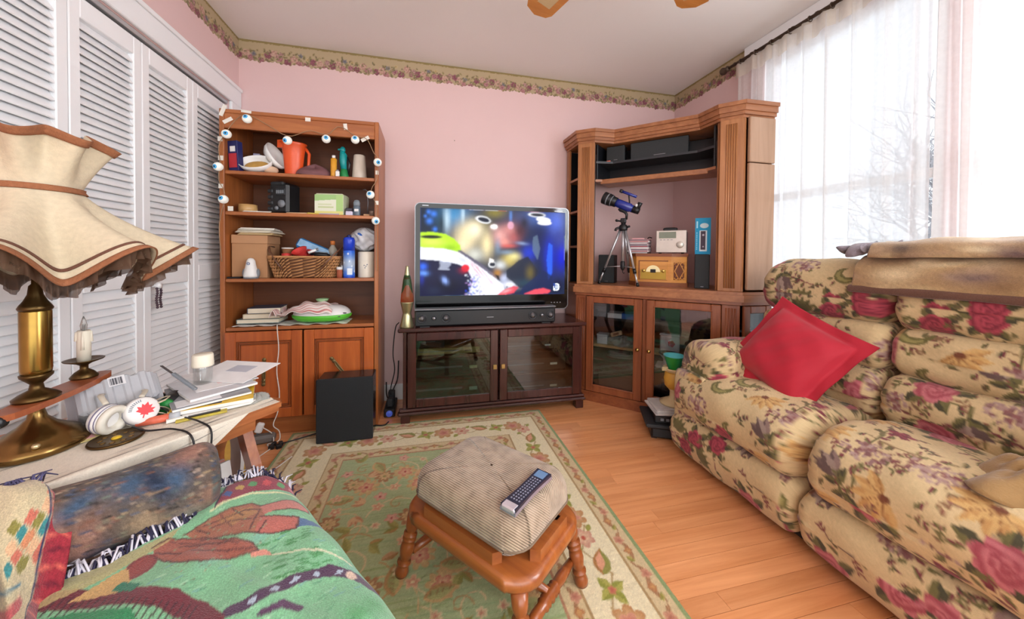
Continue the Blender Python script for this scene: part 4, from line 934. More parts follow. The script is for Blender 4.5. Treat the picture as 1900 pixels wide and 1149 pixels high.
# ---- television
TVY = 2.36
tv = thing('television', 'large black flat screen television showing a bright garage scene', 'television', (.465, TVY, SZ), -.012)
GB = mat('gloss_black', '#0c0c0e', .08, var=.3); SIL = mat('silver_trim', '#8f9298', .3, .9)
def rrect(x0, x1, z0, z1, r, n=6):
    o = []
    for cx, cz, a0 in ((x1-r, z1-r, 0), (x0+r, z1-r, PI/2), (x0+r, z0+r, PI), (x1-r, z0+r, 1.5*PI)):
        for k in range(n+1): a = a0+PI/2*k/n; o.append((cx+r*math.cos(a), cz+r*math.sin(a)))
    return o
Mx = Matrix(((1, 0, 0, 0), (0, 0, -1, 0), (0, 1, 0, 0), (0, 0, 0, 1)))   # prism in x,z extruded along -y
x0, x1, q0, q1 = -.538, .542, .07, .797
MB().prism(rrect(x0, x1, q0, q1, .035), -.03, .028, Mx).build('silver_frame', SIL, tv)
MB().prism(rrect(x0+.004, x1-.006, q0+.005, q1-.004, .032), .0281, .0315, Mx).build('bezel', GB, tv)
MB().prism(rrect(x0+.03, x1-.03, q0+.04, q1-.03, .03), -.075, -.030, Mx).build('back_cover', BK, tv)
TVc = Canvas(1.015, .585, .0035, '#1a2a4a')
def paint_tv(c):
    K = 1113.; H_ = .585
    cv_ = lambda pts: [((x-250)/K, H_-(y-180)/K) for x, y in pts]
    g = lambda x, y, rx, ry, col, ang=0, a=1: c.glow((x-250)/K, H_-(y-180)/K, rx/K, ry/K, col, ang, a)
    e = lambda x, y, rx, ry, col, ang=0, a=1: c.ell((x-250)/K, H_-(y-180)/K, rx/K, ry/K, col, ang, a)
    p = lambda pts, col, a=1: c.poly(cv_(pts), col, a)
    rs = np.random.RandomState(2)
    c.rect(0, 0, 1.015, .585, '#16233e')
    g(300, 260, 150, 150, '#0c1a28'); g(500, 230, 130, 110, '#2a7fb4'); g(440, 260, 30, 110, '#b4cfe0'); g(560, 220, 18, 80, '#a8c8e0'); g(400, 300, 30, 120, '#123040')
    for x, y, r in ((310, 208, 12), (345, 222, 16), (315, 275, 17), (355, 335, 12), (285, 240, 8)): g(x, y, r*1.6, r*1.6, '#3a78e0')
    g(820, 200, 110, 50, '#8a7c24', 0, .9); g(700, 290, 120, 60, '#5c5428', 0, .8); g(960, 240, 140, 90, '#3c3850', 0, .9); g(1150, 230, 160, 80, '#4a64a8', 0, .9); g(1300, 260, 90, 130, '#4a66d0', 0, .9); g(930, 220, 12, 60, '#5a8ad8', 0, .8)
    g(590, 380, 110, 130, '#eed9a6'); g(650, 330, 70, 70, '#fff0cc'); g(745, 440, 60, 120, '#ecd9a4'); g(560, 450, 60, 70, '#f4e2b8', 0, .8); g(650, 520, 80, 60, '#d8d8cc', 0, .8)
    p([(250, 362), (330, 355), (430, 368), (500, 405), (540, 450), (548, 495), (480, 505), (420, 482), (250, 470)], '#aedb18'); g(330, 430, 120, 40, '#d8f060', 0, .8); g(470, 470, 60, 30, '#86b80c', 0, .8); e(328, 392, 78, 13, '#10180a')
    p([(250, 470), (420, 478), (520, 500), (600, 545), (700, 610), (800, 690), (870, 745), (900, 840), (600, 840), (640, 720), (590, 620), (520, 590), (380, 568), (250, 560)], '#e6e8f4'); g(330, 515, 110, 28, '#ffffff'); g(560, 560, 60, 24, '#c4c8e0', -.5, .9)
    p([(520, 490), (545, 488), (690, 580), (830, 690), (812, 700), (660, 590)], '#5a5468'); p([(610, 560), (690, 620), (800, 730), (760, 760), (660, 650)], '#f0b4c0', .75); [c.line(cv_([(620+k*22, 590+k*12), (700+k*24, 690+k*14)]), .004, ['#d8708a', '#ffffff'][k % 2]) for k in range(6)]
    p([(250, 558), (380, 566), (520, 590), (590, 625), (612, 700), (600, 840), (250, 840)], '#0b0b34'); g(270, 612, 34, 30, '#2f66ee'); g(268, 662, 44, 22, '#6aa0ff'); g(262, 700, 20, 50, '#1a2c9a', 0, .8); g(450, 760, 150, 80, '#05061c', 0, .9); g(350, 790, 70, 40, '#1c2440', 0, .8)
    for k in range(6): c.line(cv_([(385+rs.randint(12), 575+k*11), (450+rs.randint(25), 578+k*11)]), .0045, '#d4dcf4')
    g(430, 715, 22, 34, '#8aa8f0', .6); e(582, 622, 30, 28, '#d81c2c'); g(570, 640, 40, 26, '#b01030', 0, .7)
    for k in range(130): x, y = rs.uniform(585, 725), rs.uniform(670, 835); c.ell((x-250)/K, H_-(y-180)/K, rs.uniform(.002, .008), rs.uniform(.002, .006), ['#2a4cf0', '#88a4ff', '#0c1660', '#e8eeff', '#101c90', '#b890d8'][rs.randint(6)], rs.uniform(0, 3))
    g(720, 730, 60, 70, '#f4f2ff', .3, .8); g(800, 780, 90, 50, '#dcdcf2', 0, .9); g(930, 750, 90, 36, '#eceefc'); g(880, 700, 40, 40, '#c8d0f0', 0, .8); p([(830, 830), (880, 790), (960, 760), (1000, 770), (960, 815), (880, 832)], '#d84858'); g(900, 800, 50, 14, '#f0b0b4', .3, .8); e(905, 768, 6, 6, '#201828')
    g(920, 560, 80, 60, '#c8b25c', 0, .9); g(960, 530, 60, 34, '#e8dc90', 0, .9); g(850, 600, 50, 40, '#dfe4e8', 0, .8); g(830, 660, 40, 40, '#b07a2c', 0, .9); g(900, 500, 70, 20, '#7a90a8', 0, .8)
    g(850, 370, 70, 70, '#e2a49c'); g(920, 330, 80, 60, '#cc8480', 0, .95); g(880, 420, 70, 40, '#e89488', 0, .9); g(960, 380, 60, 60, '#b45c5c', 0, .9); e(930, 292, 24, 30, '#d89cb0'); g(1010, 330, 60, 80, '#4c2028', 0, .95); g(1040, 270, 40, 60, '#1c1626', 0, .9); g(910, 450, 70, 16, '#d85850', 0, .8); g(830, 450, 30, 70, '#7c94ac', 0, .7); g(1030, 430, 60, 14, '#90a4c8', -.1, .9)
    g(1150, 420, 110, 170, '#141e4e', 0, .98); g(1080, 500, 70, 70, '#1230b8', .4); g(1250, 520, 60, 170, '#0f2cc0', 0, .95); g(1350, 520, 60, 150, '#0a1ec8', 0, .98); g(1330, 380, 50, 80, '#24348c', 0, .8); p([(1110, 380), (1145, 360), (1170, 470), (1150, 560), (1105, 480)], '#5c7088', .7); p([(1240, 420), (1275, 440), (1275, 660), (1240, 720), (1225, 560)], '#2a62ee', .75)
    p([(900, 640), (1000, 560), (1070, 530), (1150, 640), (1130, 760), (1010, 780), (900, 690)], '#111a30', .92); g(1090, 660, 40, 70, '#6a5c24', 0, .8); g(1050, 740, 90, 40, '#1c3a4c', 0, .9); p([(1000, 830), (1030, 770), (1200, 640), (1280, 690), (1260, 800), (1120, 830)], '#12224e', .85); p([(1040, 825), (1130, 790), (1200, 780), (1265, 800), (1240, 822), (1120, 832)], '#dc4c5c'); g(1330, 760, 40, 60, '#0c1030', 0, .9)
    for x, y, rx, ry, an in ((717, 254, 60, 26, -.2), (1140, 203, 70, 18, -.03), (787, 594, 27, 24, 0)): e(x, y, rx, ry, '#f4f6fa', an); e(x+3, y, rx*.82, ry*.72, '#171c2c', an)
    e(1195, 240, 60, 20, '#f0f2ff', -.1); e(1205, 265, 58, 16, '#fafaff'); e(800, 305, 26, 18, '#ffffff'); g(800, 310, 30, 24, '#ffe0d8', 0, .7); p([(770, 545), (800, 560), (790, 580), (765, 575)], '#fbf4f0'); p([(805, 670), (840, 680), (852, 725), (828, 700)], '#1a1210')
    c.noise(.05); c.blur(2)
    e(1312, 773, 26, 30, '#e4eefa'); e(1306, 773, 17, 20, '#24408c'); e(1309, 773, 11, 12, '#e4eefa'); e(1308, 773, 5, 6, '#24408c'); p([(1284, 742), (1296, 742), (1296, 766), (1284, 766)], '#24408c'); p([(1286, 780), (1298, 780), (1298, 806), (1286, 800)], '#e4eefa')
paint_tv(TVc)
panel_print('screen_image', vcol('lit_screen', .15, emit=.95), TVc, T(-.503, -.0322, .178), tv)
m_ = MB(); m_.box(-.49, -.45, -.0335, -.0314, .775, .781); m_.build('lettering', SIL, tv); m_ = MB(); m_.box(.43, .49, -.0335, -.0314, .770, .774); m_.build('lettering', SIL, tv)
m_ = MB(); [m_.box(.41+k*.022, .418+k*.022, -.0335, -.0314, .115, .121) for k in range(4)]; m_.build('control_mark', SIL, tv, 'stuff')
m_ = MB(); m_.box(-.20, .20, -.10, .10, 0, .014, .006); m_.box(-.07, .07, .02, .05, .014, .12, .006); m_.build('pedestal', GB, tv)
# ---- soundbar
sb = thing('soundbar', 'long black soundbar with silver speaker cones below the television', 'soundbar', (.395, 2.215, SZ), 0)
MB().box(-.462, .462, -.03, .035, .004, .105, .008).build('body', mat('soundbar_black', '#15181c', .35), sb)
MB().box(-.465, .465, -.034, .037, .104, .115, .004).build('top_trim', SIL, sb)
for dx in (-.418, -.345, -.27, .30, .365, .425):
    big = dx not in (-.345, .365)
    rr = .03 if big else .017
    c_ = MB().lathe([(rr, 0), (rr, .004), (rr*.82, .003), (rr*.7, -.002), (.001, -.002)], 22, T(dx, -.0303, .055, PI/2), caps=False).build('speaker_ring', mat('speaker_rubber', '#26282c', .4), sb)
    MB().lathe([(rr*.72, 0), (rr*.55, .012), (rr*.3, .022 if big else .012), (.001, .026 if big else .015)], 22, T(dx, -.0303, .055, PI/2), caps=False).build('cone', SIL, c_)
MB().box(-.01, .035, -.0315, -.030, .05, .054).build('lettering', SIL, sb)
m_ = MB(); [m_.box(sx*.40-.03, sx*.40+.03, -.02, .02, 0, .004) for sx in (-1, 1)]; m_.build('foot', BK, sb)
# ---- lava lamp
lv = thing('lava_lamp', 'small silver lava lamp with green liquid and red wax', 'lamp', (-.113, 2.205, SZ))
BRS = mat('brushed_champagne', '#b7b48c', .3, .9)
MB().lathe([(.001, 0), (.040, 0), (.042, .01), (.028, .075), (.024, .09), (.027, .10), (.040, .155), (.041, .16), (.001, .16)], 28).build('base', BRS, lv)
g_ = MB().lathe([(.040, .16), (.037, .20), (.024, .30), (.018, .325), (.001, .325)], 28).build('globe', mat('lava_glass', '#5a8f62', .05, trans=.85, ior=1.3), lv)
MB().lathe([(.001, .162), (.036, .163), (.033, .20), (.022, .215), (.016, .235), (.008, .26), (.001, .262)], 24).build('wax', mat('red_wax', '#e8453a', .4, emit='#f04030', es=.45), g_)
MB().lathe([(.022, .30), (.018, .32), (.009, .378), (.008, .382), (.001, .383)], 24).build('cap', BRS, lv)

# ================================================================== CORNER CABINET (lower body + hutch)
OAKZ = wood('oak_upright', '#8c5730', '#b57a4b', 'Z', 1, .38, .2); OAKX = wood('oak_level', '#875230', '#b0744a', 'X', 1, .38, .2)
OAK_GLARE = wood('oak_glare_panel', '#a07c60', '#b8957a', 'Z', .8, .5, .15)  # oak paled in the colour to imitate window glare on the side panels
OAKR = wood('oak_reddish', '#74391f', '#9c5a36', 'Z', 1, .33, .3); OAKRX = wood('oak_reddish_level', '#7a3d22', '#a2603a', 'X', 1, .33, .3)
BLKL = mat('black_laminate', '#14171c', .4, var=.15)
A0, A1, P2, P3, P4, P5, P6, P7 = (1.085, 2.555), (1.08, 2.344), (1.175, 2.272), (1.325, 2.268), (1.71, 1.885), (1.717, 1.735), (1.80, 1.65), (2.015, 1.645)
RC = (2.035, 2.555)
FD = Vector((P6[0]-A1[0], P6[1]-A1[1])); FL = FD.length; FD.normalize(); FA = math.atan2(FD.y, FD.x)
cb = thing('corner_cabinet', 'large oak corner entertainment cabinet with fluted columns and glass doors', 'cabinet', (0, 0, 0))
FM = T(A1[0], A1[1], 0, 0, 0, FA)            # local: x along the front, y into the cabinet, z up
def fb(name, m, *a, bev=.003, par=None): return MB().box(*a, bev, FM).build(name, m, par or cb)
def wallboard(name, m, a, b, t, z0, z1, par=None, bev=.003):
    d = Vector((b[0]-a[0], b[1]-a[1])); return MB().box(0, d.length, 0, t, z0, z1, bev, T(a[0], a[1], 0, 0, 0, math.atan2(d.y, d.x))).build(name, m, par or cb)
def inset(poly, d):
    c_ = (sum(p[0] for p in poly)/len(poly), sum(p[1] for p in poly)/len(poly)); return [(c_[0]+(x-c_[0])*(1+d), c_[1]+(y-c_[1])*(1+d)) for x, y in poly]
low = [A0, A1, P6, P7, RC]
def grow(poly, o):   # push the three visible front edges outwards by o
    n = Vector((FD.y, -FD.x)); nn = n*o
    return [(A0[0]-o, A0[1]), (A1[0]-o, A1[1]+nn.y*.4), (P6[0]+nn.x*.4, P6[1]-o), (P7[0], P7[1]-o), RC]
for nm, o, z0, z1, m in (('plinth', -.004, 0, .055, OAKRX), ('plinth_moulding', .006, .055, .075, OAKRX), ('cornice', .010, .768, .788, OAKRX), ('counter', .028, .788, .828, OAKX), ('counter_edge', .018, .828, .846, OAKX)):
    MB().prism(grow(low, o), z0, z1).build(nm, m, cb)
MB().prism(grow(low, -.03), .0755, .09).build('cabinet_floor', BLKL, cb)
for zz in (.30, .40, .60): 
    MB().prism(grow(low, -.06), zz-.008, zz+.008).build('shelf', wood('pine_shelf', '#b98855', '#d0a372', 'X', 1) if zz == .40 else BLKL, cb)
wallboard('side_panel', OAKR, A0, A1, .018, .075, .768)
wallboard('back_panel', BLKL, RC, A0, .010, .075, .768); wallboard('back_panel', BLKL, P7, RC, .010, .075, .768)
# fluted corner posts of the lower body
def post(x0, x1, z0, z1, m, y0=.0, nf=3, par=None):
    o = fb('column', m, x0, x1, y0, y0+.022, z0, z1, par=par); w = x1-x0
    for k in range(nf+1):
        xx = x0+w*(.26+.48*k/nf); MB(M=FM).cyl((xx, y0, z0+.02), (xx, y0, z1-.02), w*.052, None, 8).build('flute', m, o)
post(0.0, .080, .076, .767, OAKR); post(.905, 1.0*FL-.002, .076, .767, OAKR); fb('stile', OAKR, .459, .487, .004, .02, .076, .767)
CG2 = glass('cabinet_glass', (.72, .75, .76), .07)
BRASS = mat('polished_brass', '#c9aa62', .22, .95)
def cdoor(x0, x1, kx):
    z0, z1, w = .082, .764, .052; d = MB(M=FM)
    d.box(x0, x0+w, -.02, -.001, z0, z1, .004); d.box(x1-w, x1, -.02, -.001, z0, z1, .004); d.box(x0+w, x1-w, -.02, -.001, z1-w*.85, z1, .004); d.box(x0+w, x1-w, -.02, -.001, z0, z0+w, .004)
    o = d.build('door', OAKR, cb)
    e = MB(M=FM); q = .008
    e.box(x0+w-q, x0+w, -.026, -.02, z0+w, z1-w*.85, .003); e.box(x1-w, x1-w+q, -.026, -.02, z0+w, z1-w*.85, .003); e.box(x0+w-q, x1-w+q, -.026, -.02, z1-w*.85, z1-w*.85+q, .003); e.box(x0+w-q, x1-w+q, -.026, -.02, z0+w-q, z0+w, .003); e.build('moulding', OAKR, o)
    fb('pane', CG2, x0+w-.002, x1-w+.002, -.011, -.008, z0+w-.002, z1-w*.85+.002, bev=0, par=o)
    MB(M=FM).lathe([(.006, 0), (.005, .008), (.011, .014), (.012, .022), (.001, .028)], 16, FM @ T(kx, -.02, .43, PI/2)).build('knob', BRASS, o)
cdoor(.082, .460, .437); cdoor(.486, .903, .508)
# right-hand facet with its narrow glass door
rd = MB(); y_ = P6[1]
wx0, wx1 = 1.812, 2.012
rd.box(wx0, wx0+.045, y_-.016, y_+.002, .082, .764, .004); rd.box(wx1-.045, wx1, y_-.016, y_+.002, .082, .764, .004); rd.box(wx0+.045, wx1-.045, y_-.016, y_+.002, .72, .764, .004); rd.box(wx0+.045, wx1-.045, y_-.016, y_+.002, .082, .132, .004)
o = rd.build('door', OAKR, cb); boxo('pane', CG2, wx0+.043, wx1-.043, y_-.008, y_-.005, .13, .722, o)
# ---- hutch
HZ0, HZ1 = .846, 1.868
def hpost(a, b, nm='column'):
    d = Vector((b[0]-a[0], b[1]-a[1])); L = d.length; M = T(a[0], a[1], 0, 0, 0, math.atan2(d.y, d.x))
    o = MB().box(0, L, 0, .03, HZ0, HZ1, .003, M).build(nm, OAKZ, cb)
    for k in range(5):
        xx = L*(.30+.40*k/4); MB(M=M).cyl((xx, 0, HZ0+.02), (xx, 0, HZ1-.03), L*.042, None, 8).build('flute', OAKZ, o)
hpost(A1, P2); hpost(P5, P6)
MB().box(A0[0], A0[0]+.018, A0[1]-.045, A0[1], HZ0, HZ1, .003).build('side_stile', OAKZ, cb)
wallboard('inner_panel', BLKL, (1.20, 2.30), (1.27, 2.545), .012, HZ0, HZ1)
wallboard('bay_back', BLKL, (1.11, 2.553), (1.27, 2.553), .008, HZ0, HZ1)
for zz in (1.12, 1.38, 1.62): MB().prism([(1.09, 2.545), (1.09, 2.37), (1.18, 2.31), (1.215, 2.34), (1.26, 2.545)], zz-.008, zz+.008).build('bay_shelf', OAKX, cb)
# right tower: plain side panel with a seam, and its hidden inner panel
s1 = boxo('side_panel', OAK_GLARE, 1.822, 2.005, 1.628, 1.648, HZ0+.012, 1.60, cb, .004); boxo('side_panel', OAK_GLARE, 1.822, 2.005, 1.628, 1.648, 1.606, HZ1, cb, .004)
boxo('side_stile', OAKZ, 1.804, 1.820, 1.652, 1.70, HZ0, HZ1, cb, .003); wallboard('inner_panel', OAKZ, (1.735, 1.755), (2.0, 1.83), .014, HZ0, HZ1)
boxo('side_panel', OAKZ, 1.99, 2.006, 1.65, 1.83, HZ0, HZ1, cb)
# black speaker box between the columns
def diag(s): return s
bx = [(1.20, 2.31), (1.325, 2.29), (1.715, 1.90), (1.735, 1.78), (1.95, 1.96), (1.42, 2.50)]
MB().prism(bx, 1.595, 1.612).build('bridge_board', OAKX, cb); MB().prism(inset(bx, -.02), 1.7275, 1.743).build('speaker_shelf', mat('dark_grey_laminate', '#2b2e33', .4), cb)
wallboard('box_back', BLKL, (1.95, 1.965), (1.42, 2.50), .012, 1.612, 1.868); wallboard('box_side', BLKL, (1.42, 2.50), (1.21, 2.315), .012, 1.612, 1.868); wallboard('box_side', BLKL, (1.742, 1.79), (1.95, 1.965), .012, 1.612, 1.868)
MB().box(.20, .28, 0, .004, 0, .01).V
# front lip under the bridge
wallboard('bridge_lip', OAKX, (1.245, 2.31), (1.73, 1.835), .014, 1.578, 1.612)
# crown: stepped moulding following the broken front
line = [(1.078, 2.555), A1, P2, P3, P4, P5, P6, (2.02, 1.645)]
def crown(o, z0, z1):
    out = []
    for i, p in enumerate(line):
        d = Vector((0, 0))
        for a, b in ((i-1, i), (i, i+1)):
            if 0 <= a and b < len(line): v = Vector((line[b][0]-line[a][0], line[b][1]-line[a][1])).normalized(); d += Vector((v.y, -v.x))*1.0
        d.normalize(); out.append((p[0]+d.x*o, p[1]+d.y*o))
    back = [(x-dx*.05, y) for x, y, dx in ()]
    return out+[(2.02, 1.70), (1.80, 1.72), (1.78, 1.76), (1.76, 1.92), (1.36, 2.31), (1.20, 2.32), (1.13, 2.37), (1.13, 2.555)]
for o, z0, z1 in ((-.004, 1.868, 1.885), (.008, 1.885, 1.905), (.018, 1.905, 1.938), (.028, 1.938, 1.96)):
    MB().prism(crown(o, z0, z1), z0, z1).build('crown_moulding', OAKX, cb)
MB().prism([(1.13, 2.555), (1.13, 2.37), (1.20, 2.32), (1.36, 2.31), (1.76, 1.92), (1.78, 1.76), (1.80, 1.72), (2.02, 1.70), (2.02, 2.0), (1.45, 2.555)], 1.8685, 1.884).build('top_board', OAKX, cb)
# ---- things in and on the cabinet
def onc(name, lbl, cat, x, y, zz, rz=0, group=None): return thing(name, lbl, cat, (x, y, zz), rz, group)
SPK = mat('speaker_cloth', '#2f3234', .85, var=.15, scale=160)
def speaker(lbl, x, y, zz, w, d, h, rz, led=False, name='bookshelf_speaker'):
    r = onc(name, lbl, 'speaker', x, y, zz, rz); MB().box(-w/2, w/2, -d/2+.012, d/2, 0, h, .004).build('cabinet', BK, r)
    MB().box(-w/2+.002, w/2-.002, -d/2, -d/2+.012, .002, h-.002, .003).build('grille', SPK, r)
    MB().box(-w*.08, w*.12, -d/2-.0015, -d/2, .012, .016).build('badge', SIL, r)
    return r
speaker('small black speaker at the left inside the cabinet top', 1.375, 2.315, 1.743, .13, .08, .115, FA)
r = speaker('wide black centre speaker inside the cabinet top', 1.60, 2.13, 1.743, .37, .12, .118, FA, name='centre_speaker')
r = onc('red_tag', 'tiny red sticker on the edge of the black speaker shelf', 'sticker', 1.305, 2.305, 1.7435, FA); MB().box(-.014, .014, -.004, .004, 0, .009, .002).build('body', mat('coral_red', '#e06a50', .5), r)
CT = .846
speaker('small black speaker on the counter behind the tripod', 1.375, 2.42, CT, .12, .10, .215, FA)
spr = speaker('tall black speaker on the counter carrying the blue box', 1.765, 1.905, CT, .085, .12, .222, FA)
# retro wooden radio with bevelled front
rr = onc('retro_radio', 'honey oak retro radio with brass dial and lattice grille', 'radio', 1.60, 2.10, CT, FA)
HO = wood('honey_oak', '#b5752f', '#d99a4c', 'X', 1, .35, .3); HOD = wood('dark_honey_oak', '#6e3a1e', '#8d5230', 'X', 1, .35, .3)
body = [(-.20, -.03), (-.145, -.085), (.075, -.085), (.165, -.03), (.165, .075), (-.20, .075)]
MB().prism(inset(body, .03), 0, .03).build('base', HOD, rr); MB().prism(body, .03, .205).build('body', HO, rr); MB().prism(inset(body, .04), .205, .225).build('lid', HOD, rr)
MB().box(-.125, .055, -.089, -.0845, .045, .175, .002).build('fascia', HO, rr)
m_ = MB(); m_.box(-.128, .058, -.092, -.086, .172, .178, .001); m_.box(-.128, -.122, -.092, -.086, .045, .175, .001); m_.build('fascia_trim', HOD, rr)
bd_ = MB().box(-.115, .045, -.0925, -.088, .050, .115, .001).build('dial_plate', mat('brass_plate', '#b59a45', .35, .7), rr)
m_ = MB(); m_.add([(-.035+.045*math.cos(t), -.094, .10+.045*math.sin(t)) for t in np.linspace(0, PI, 18)]+[(-.035+.045*math.cos(t), -.088, .10+.045*math.sin(t)) for t in np.linspace(0, PI, 18)], [tuple(range(18)), tuple(range(18, 36))[::-1]]+[(i, i+1, 19+i, 18+i) for i in range(17)]+[(17, 0, 18, 35)]); m_.build('dial_window', mat('cream_dial', '#e6d9a8', .3, emit='#e6d9a8', es=.1), bd_)
MB().box(-.052, -.018, -.0965, -.094, .095, .118, .001).build('dial_display', BK, bd_)
for dx in (-.095, .028): MB().lathe([(.011, 0), (.011, .01), (.009, .013), (.001, .013)], 18, T(dx, -.0925, .108, PI/2)).build('knob', BRASS, bd_)
gd = Vector((.09, .055)); gM = T(.075, -.085, 0, 0, 0, math.atan2(.055, .09)); gl = gd.length
MB().box(.018, gl-.018, -.003, .002, .05, .165, 0, gM).build('grille_cloth', mat('dark_grille', '#6b3d28', .8), rr)
lat = MB(M=gM); cx_ = gl/2
lat.tube([(cx_, -.005, .165), (cx_+.032, -.005, .108), (cx_, -.005, .05), (cx_-.032, -.005, .108)], .0045, 6, closed=True)
for sx in (-1, 1):
    for sz in (-1, 1): lat.tube([(cx_+sx*(.008+.012*math.cos(a)+.012), -.005, .108+sz*(.044+.012*math.sin(a))) for a in np.linspace(0, 5, 12)], .0032, 6)
lat.build('lattice', HO, rr)
# silver mini receiver, CD stack, remote, on the radio
TZ = CT+.225
r = onc('mini_receiver', 'silver mini receiver on top of the retro radio', 'receiver', 1.672, 2.075, TZ, FA)
CH = mat('champagne_silver', '#cfcdc4', .35, .5)
MB().box(-.09, .09, -.075, .09, .01, .155, .003).build('case', mat('grey_metal_case', '#8d8795', .4, .4), r); MB().box(-.093, .093, -.083, -.075, .008, .158, .003).build('front_panel', CH, r)
MB().box(-.075, .03, -.0855, -.083, .105, .148, .002).build('display', mat('lcd_grey', '#7d8878', .2), r); MB().lathe([(.022, 0), (.022, .010), (.019, .014), (.001, .014)], 24, T(.055, -.083, .06, PI/2)).build('volume_knob', CH, r)
m_ = MB(); [m_.box(-.07+k*.022, -.056+k*.022, -.0845, -.083, .092, .096) for k in range(4)]; m_.build('button', LG, r, 'stuff')
for sx in (-1, 1): MB().cyl((sx*.07, -.06, 0), (sx*.07, -.06, .011), .01, None, 12).build('foot', BK, r)
r = onc('black_remote', 'small black remote lying on the mini receiver', 'remote', 1.66, 2.08, TZ+.1585, FA+.05); MB().box(-.045, .045, -.02, .02, 0, .022, .006).build('body', BK, r); MB().box(-.03, .03, -.014, .014, .0215, .0235, .001).build('keypad', DG, r)
for k in range(9):
    r = onc('cd_case', ['lowest', 'second', 'third', 'fourth', 'fifth', 'sixth', 'seventh', 'eighth', 'topmost'][k]+' compact disc case in the stack beside the mini receiver', 'cd case', 1.497+.002*math.sin(k*3), 2.195+.002*math.cos(k*5), TZ+k*.0112, FA+.02*math.sin(k*2), 'compact discs stacked on the retro radio')
    c_ = ['#2a2a2e', '#cfc8c8', '#b09aa2', '#d9d2d0', '#8a7e88', '#c4b4b8', '#9c8e94', '#d0c8c6', '#b88a8c'][k]
    MB().box(-.07, .07, -.062, .062, 0, .0105, .001).build('case', mat('cd_%d' % k, c_, .25), r); MB().box(-.062, .062, -.0632, -.062, .003, .0075).build('spine', mat('cd_spine_%d' % (k % 3), ['#e8e4e2', '#b04a52', '#6a6472'][k % 3], .4), r)
r = onc('pink_booklet', 'pink booklet lying on top of the disc stack', 'booklet', 1.487, 2.20, TZ+.101, FA+.2); MB().box(-.04, .04, -.05, .05, 0, .008, .001).build('cover', mat('pink_card', '#d7a0a2', .6), r); MB().box(-.038, .041, -.049, .049, .002, .006).build('pages', PAPER, r)
cable('black_antenna_lead', 'short black cable curving from the receiver to the disc stack', [(1.60, 2.20, TZ+.115), (1.57, 2.19, TZ+.118), (1.545, 2.17, TZ+.10), (1.54, 2.165, TZ+.06), (1.55, 2.19, TZ+.006)], .004, BCAB, 40)
# blue boxed gadget on the right speaker
r = onc('blue_product_box', 'upright bright blue product box with pictured device', 'box', 1.765, 1.905, CT+.2225, FA+.05)
BB = Canvas(.088, .235, .002, '#1f9cc9'); BB.rect(.0, 0, .088, .235, '#1c98c8'); BB.ell(.052, .185, .024, .016, '#c8dfe6'); BB.rect(.026, .02, .068, .155, '#d7e4ea'); BB.rect(.033, .03, .061, .15, '#4a3f4e'); BB.ell(.047, .125, .006, .006, '#c8c4d0'); BB.ell(.047, .05, .004, .004, '#c8c4d0')
for k in range(9): BB.rect(.008, .03+k*.013, .014, .038+k*.013, '#8fd0e6')
BB.rect(.008, .17, .016, .215, '#a8dcec')
MB().box(-.044, .044, -.028, .03, 0, .235, .002).build('carton', mat('blue_white_carton', '#d9dfe4', .5), r); panel_print('front_print', vcol('printed_card', .55), BB, T(-.044, -.0285, 0), r)
# ---- telescope on its tripod
tl = onc('telescope', 'blue refractor telescope on a silver tripod on the cabinet counter', 'telescope', 1.365, 2.195, CT, FA)
ALU = mat('silver_tube', '#c4c6ca', .3, .7); DB = mat('deep_blue_tube', '#22328c', .2, var=.05, coat=.4)
feet = [(-.175, .02), (.115, -.06), (.03, .13)]
for fx, fy in feet:
    a_ = Vector((fx*.12, fy*.12, .395)); b_ = Vector((fx, fy, .0)); o = MB().cyl(a_.lerp(b_, .0), a_.lerp(b_, .74), .009, .008, 10).build('leg', ALU, tl)
    MB().cyl(a_.lerp(b_, .70), a_.lerp(b_, .78), .0115, None, 10).build('leg_clamp', BK, o); MB().cyl(a_.lerp(b_, .94), b_, .010, .011, 10).build('rubber_foot', BK, o); MB().cyl(a_.lerp(b_, .76), a_.lerp(b_, .95), .0065, None, 8).build('lower_leg', ALU, o)
m_ = MB(); m_.cyl((0, 0, .16), (0, 0, .42), .010, None, 12); m_.build('centre_column', ALU, tl)
m_ = MB()
for fx, fy in feet: m_.cyl((0, 0, .135), (fx*.73, fy*.73, .125), .003, None, 6)
m_.build('spreader', ALU, tl); m_ = MB(); m_.lathe([(.001, .105), (.008, .105), (.016, .12), (.016, .165), (.012, .17), (.001, .17)], 14); m_.tube([(0, 0, .105), (0, 0, .09), (.008, 0, .082), (.012, 0, .09)], .003, 6); m_.build('column_hook', BK, tl)
m_ = MB(); m_.lathe([(.001, .385), (.026, .385), (.03, .40), (.026, .425), (.016, .43), (.016, .45), (.001, .45)], 18); m_.box(-.018, .018, -.016, .016, .44, .475, .005); m_.cyl((-.018, 0, .455), (-.045, 0, .46), .006, None, 10); m_.cyl((-.045, -.012, .46), (-.045, .012, .46), .009, None, 10); m_.cyl((.022, 0, .41), (.045, -.01, .415), .008, None, 10); m_.tube([(-.02, -.01, .41), (-.045, -.02, .40), (-.05, -.022, .385)], .009, 8); m_.build('pan_head', BK, tl)
m_ = MB(); m_.tube([(.02, 0, .465), (.022, 0, .50), (.01, 0, .52), (-.02, 0, .535), (-.03, 0, .545)], [.008, .009, .012, .014, .012], 10); m_.build('mount_bracket', BK, tl)
ax = Vector((.905, 0, -.425)).normalized(); c0 = Vector((-.005, 0, .568)); TM = Matrix.Translation(c0) @ ax.to_track_quat('Z', 'Y').to_matrix().to_4x4()
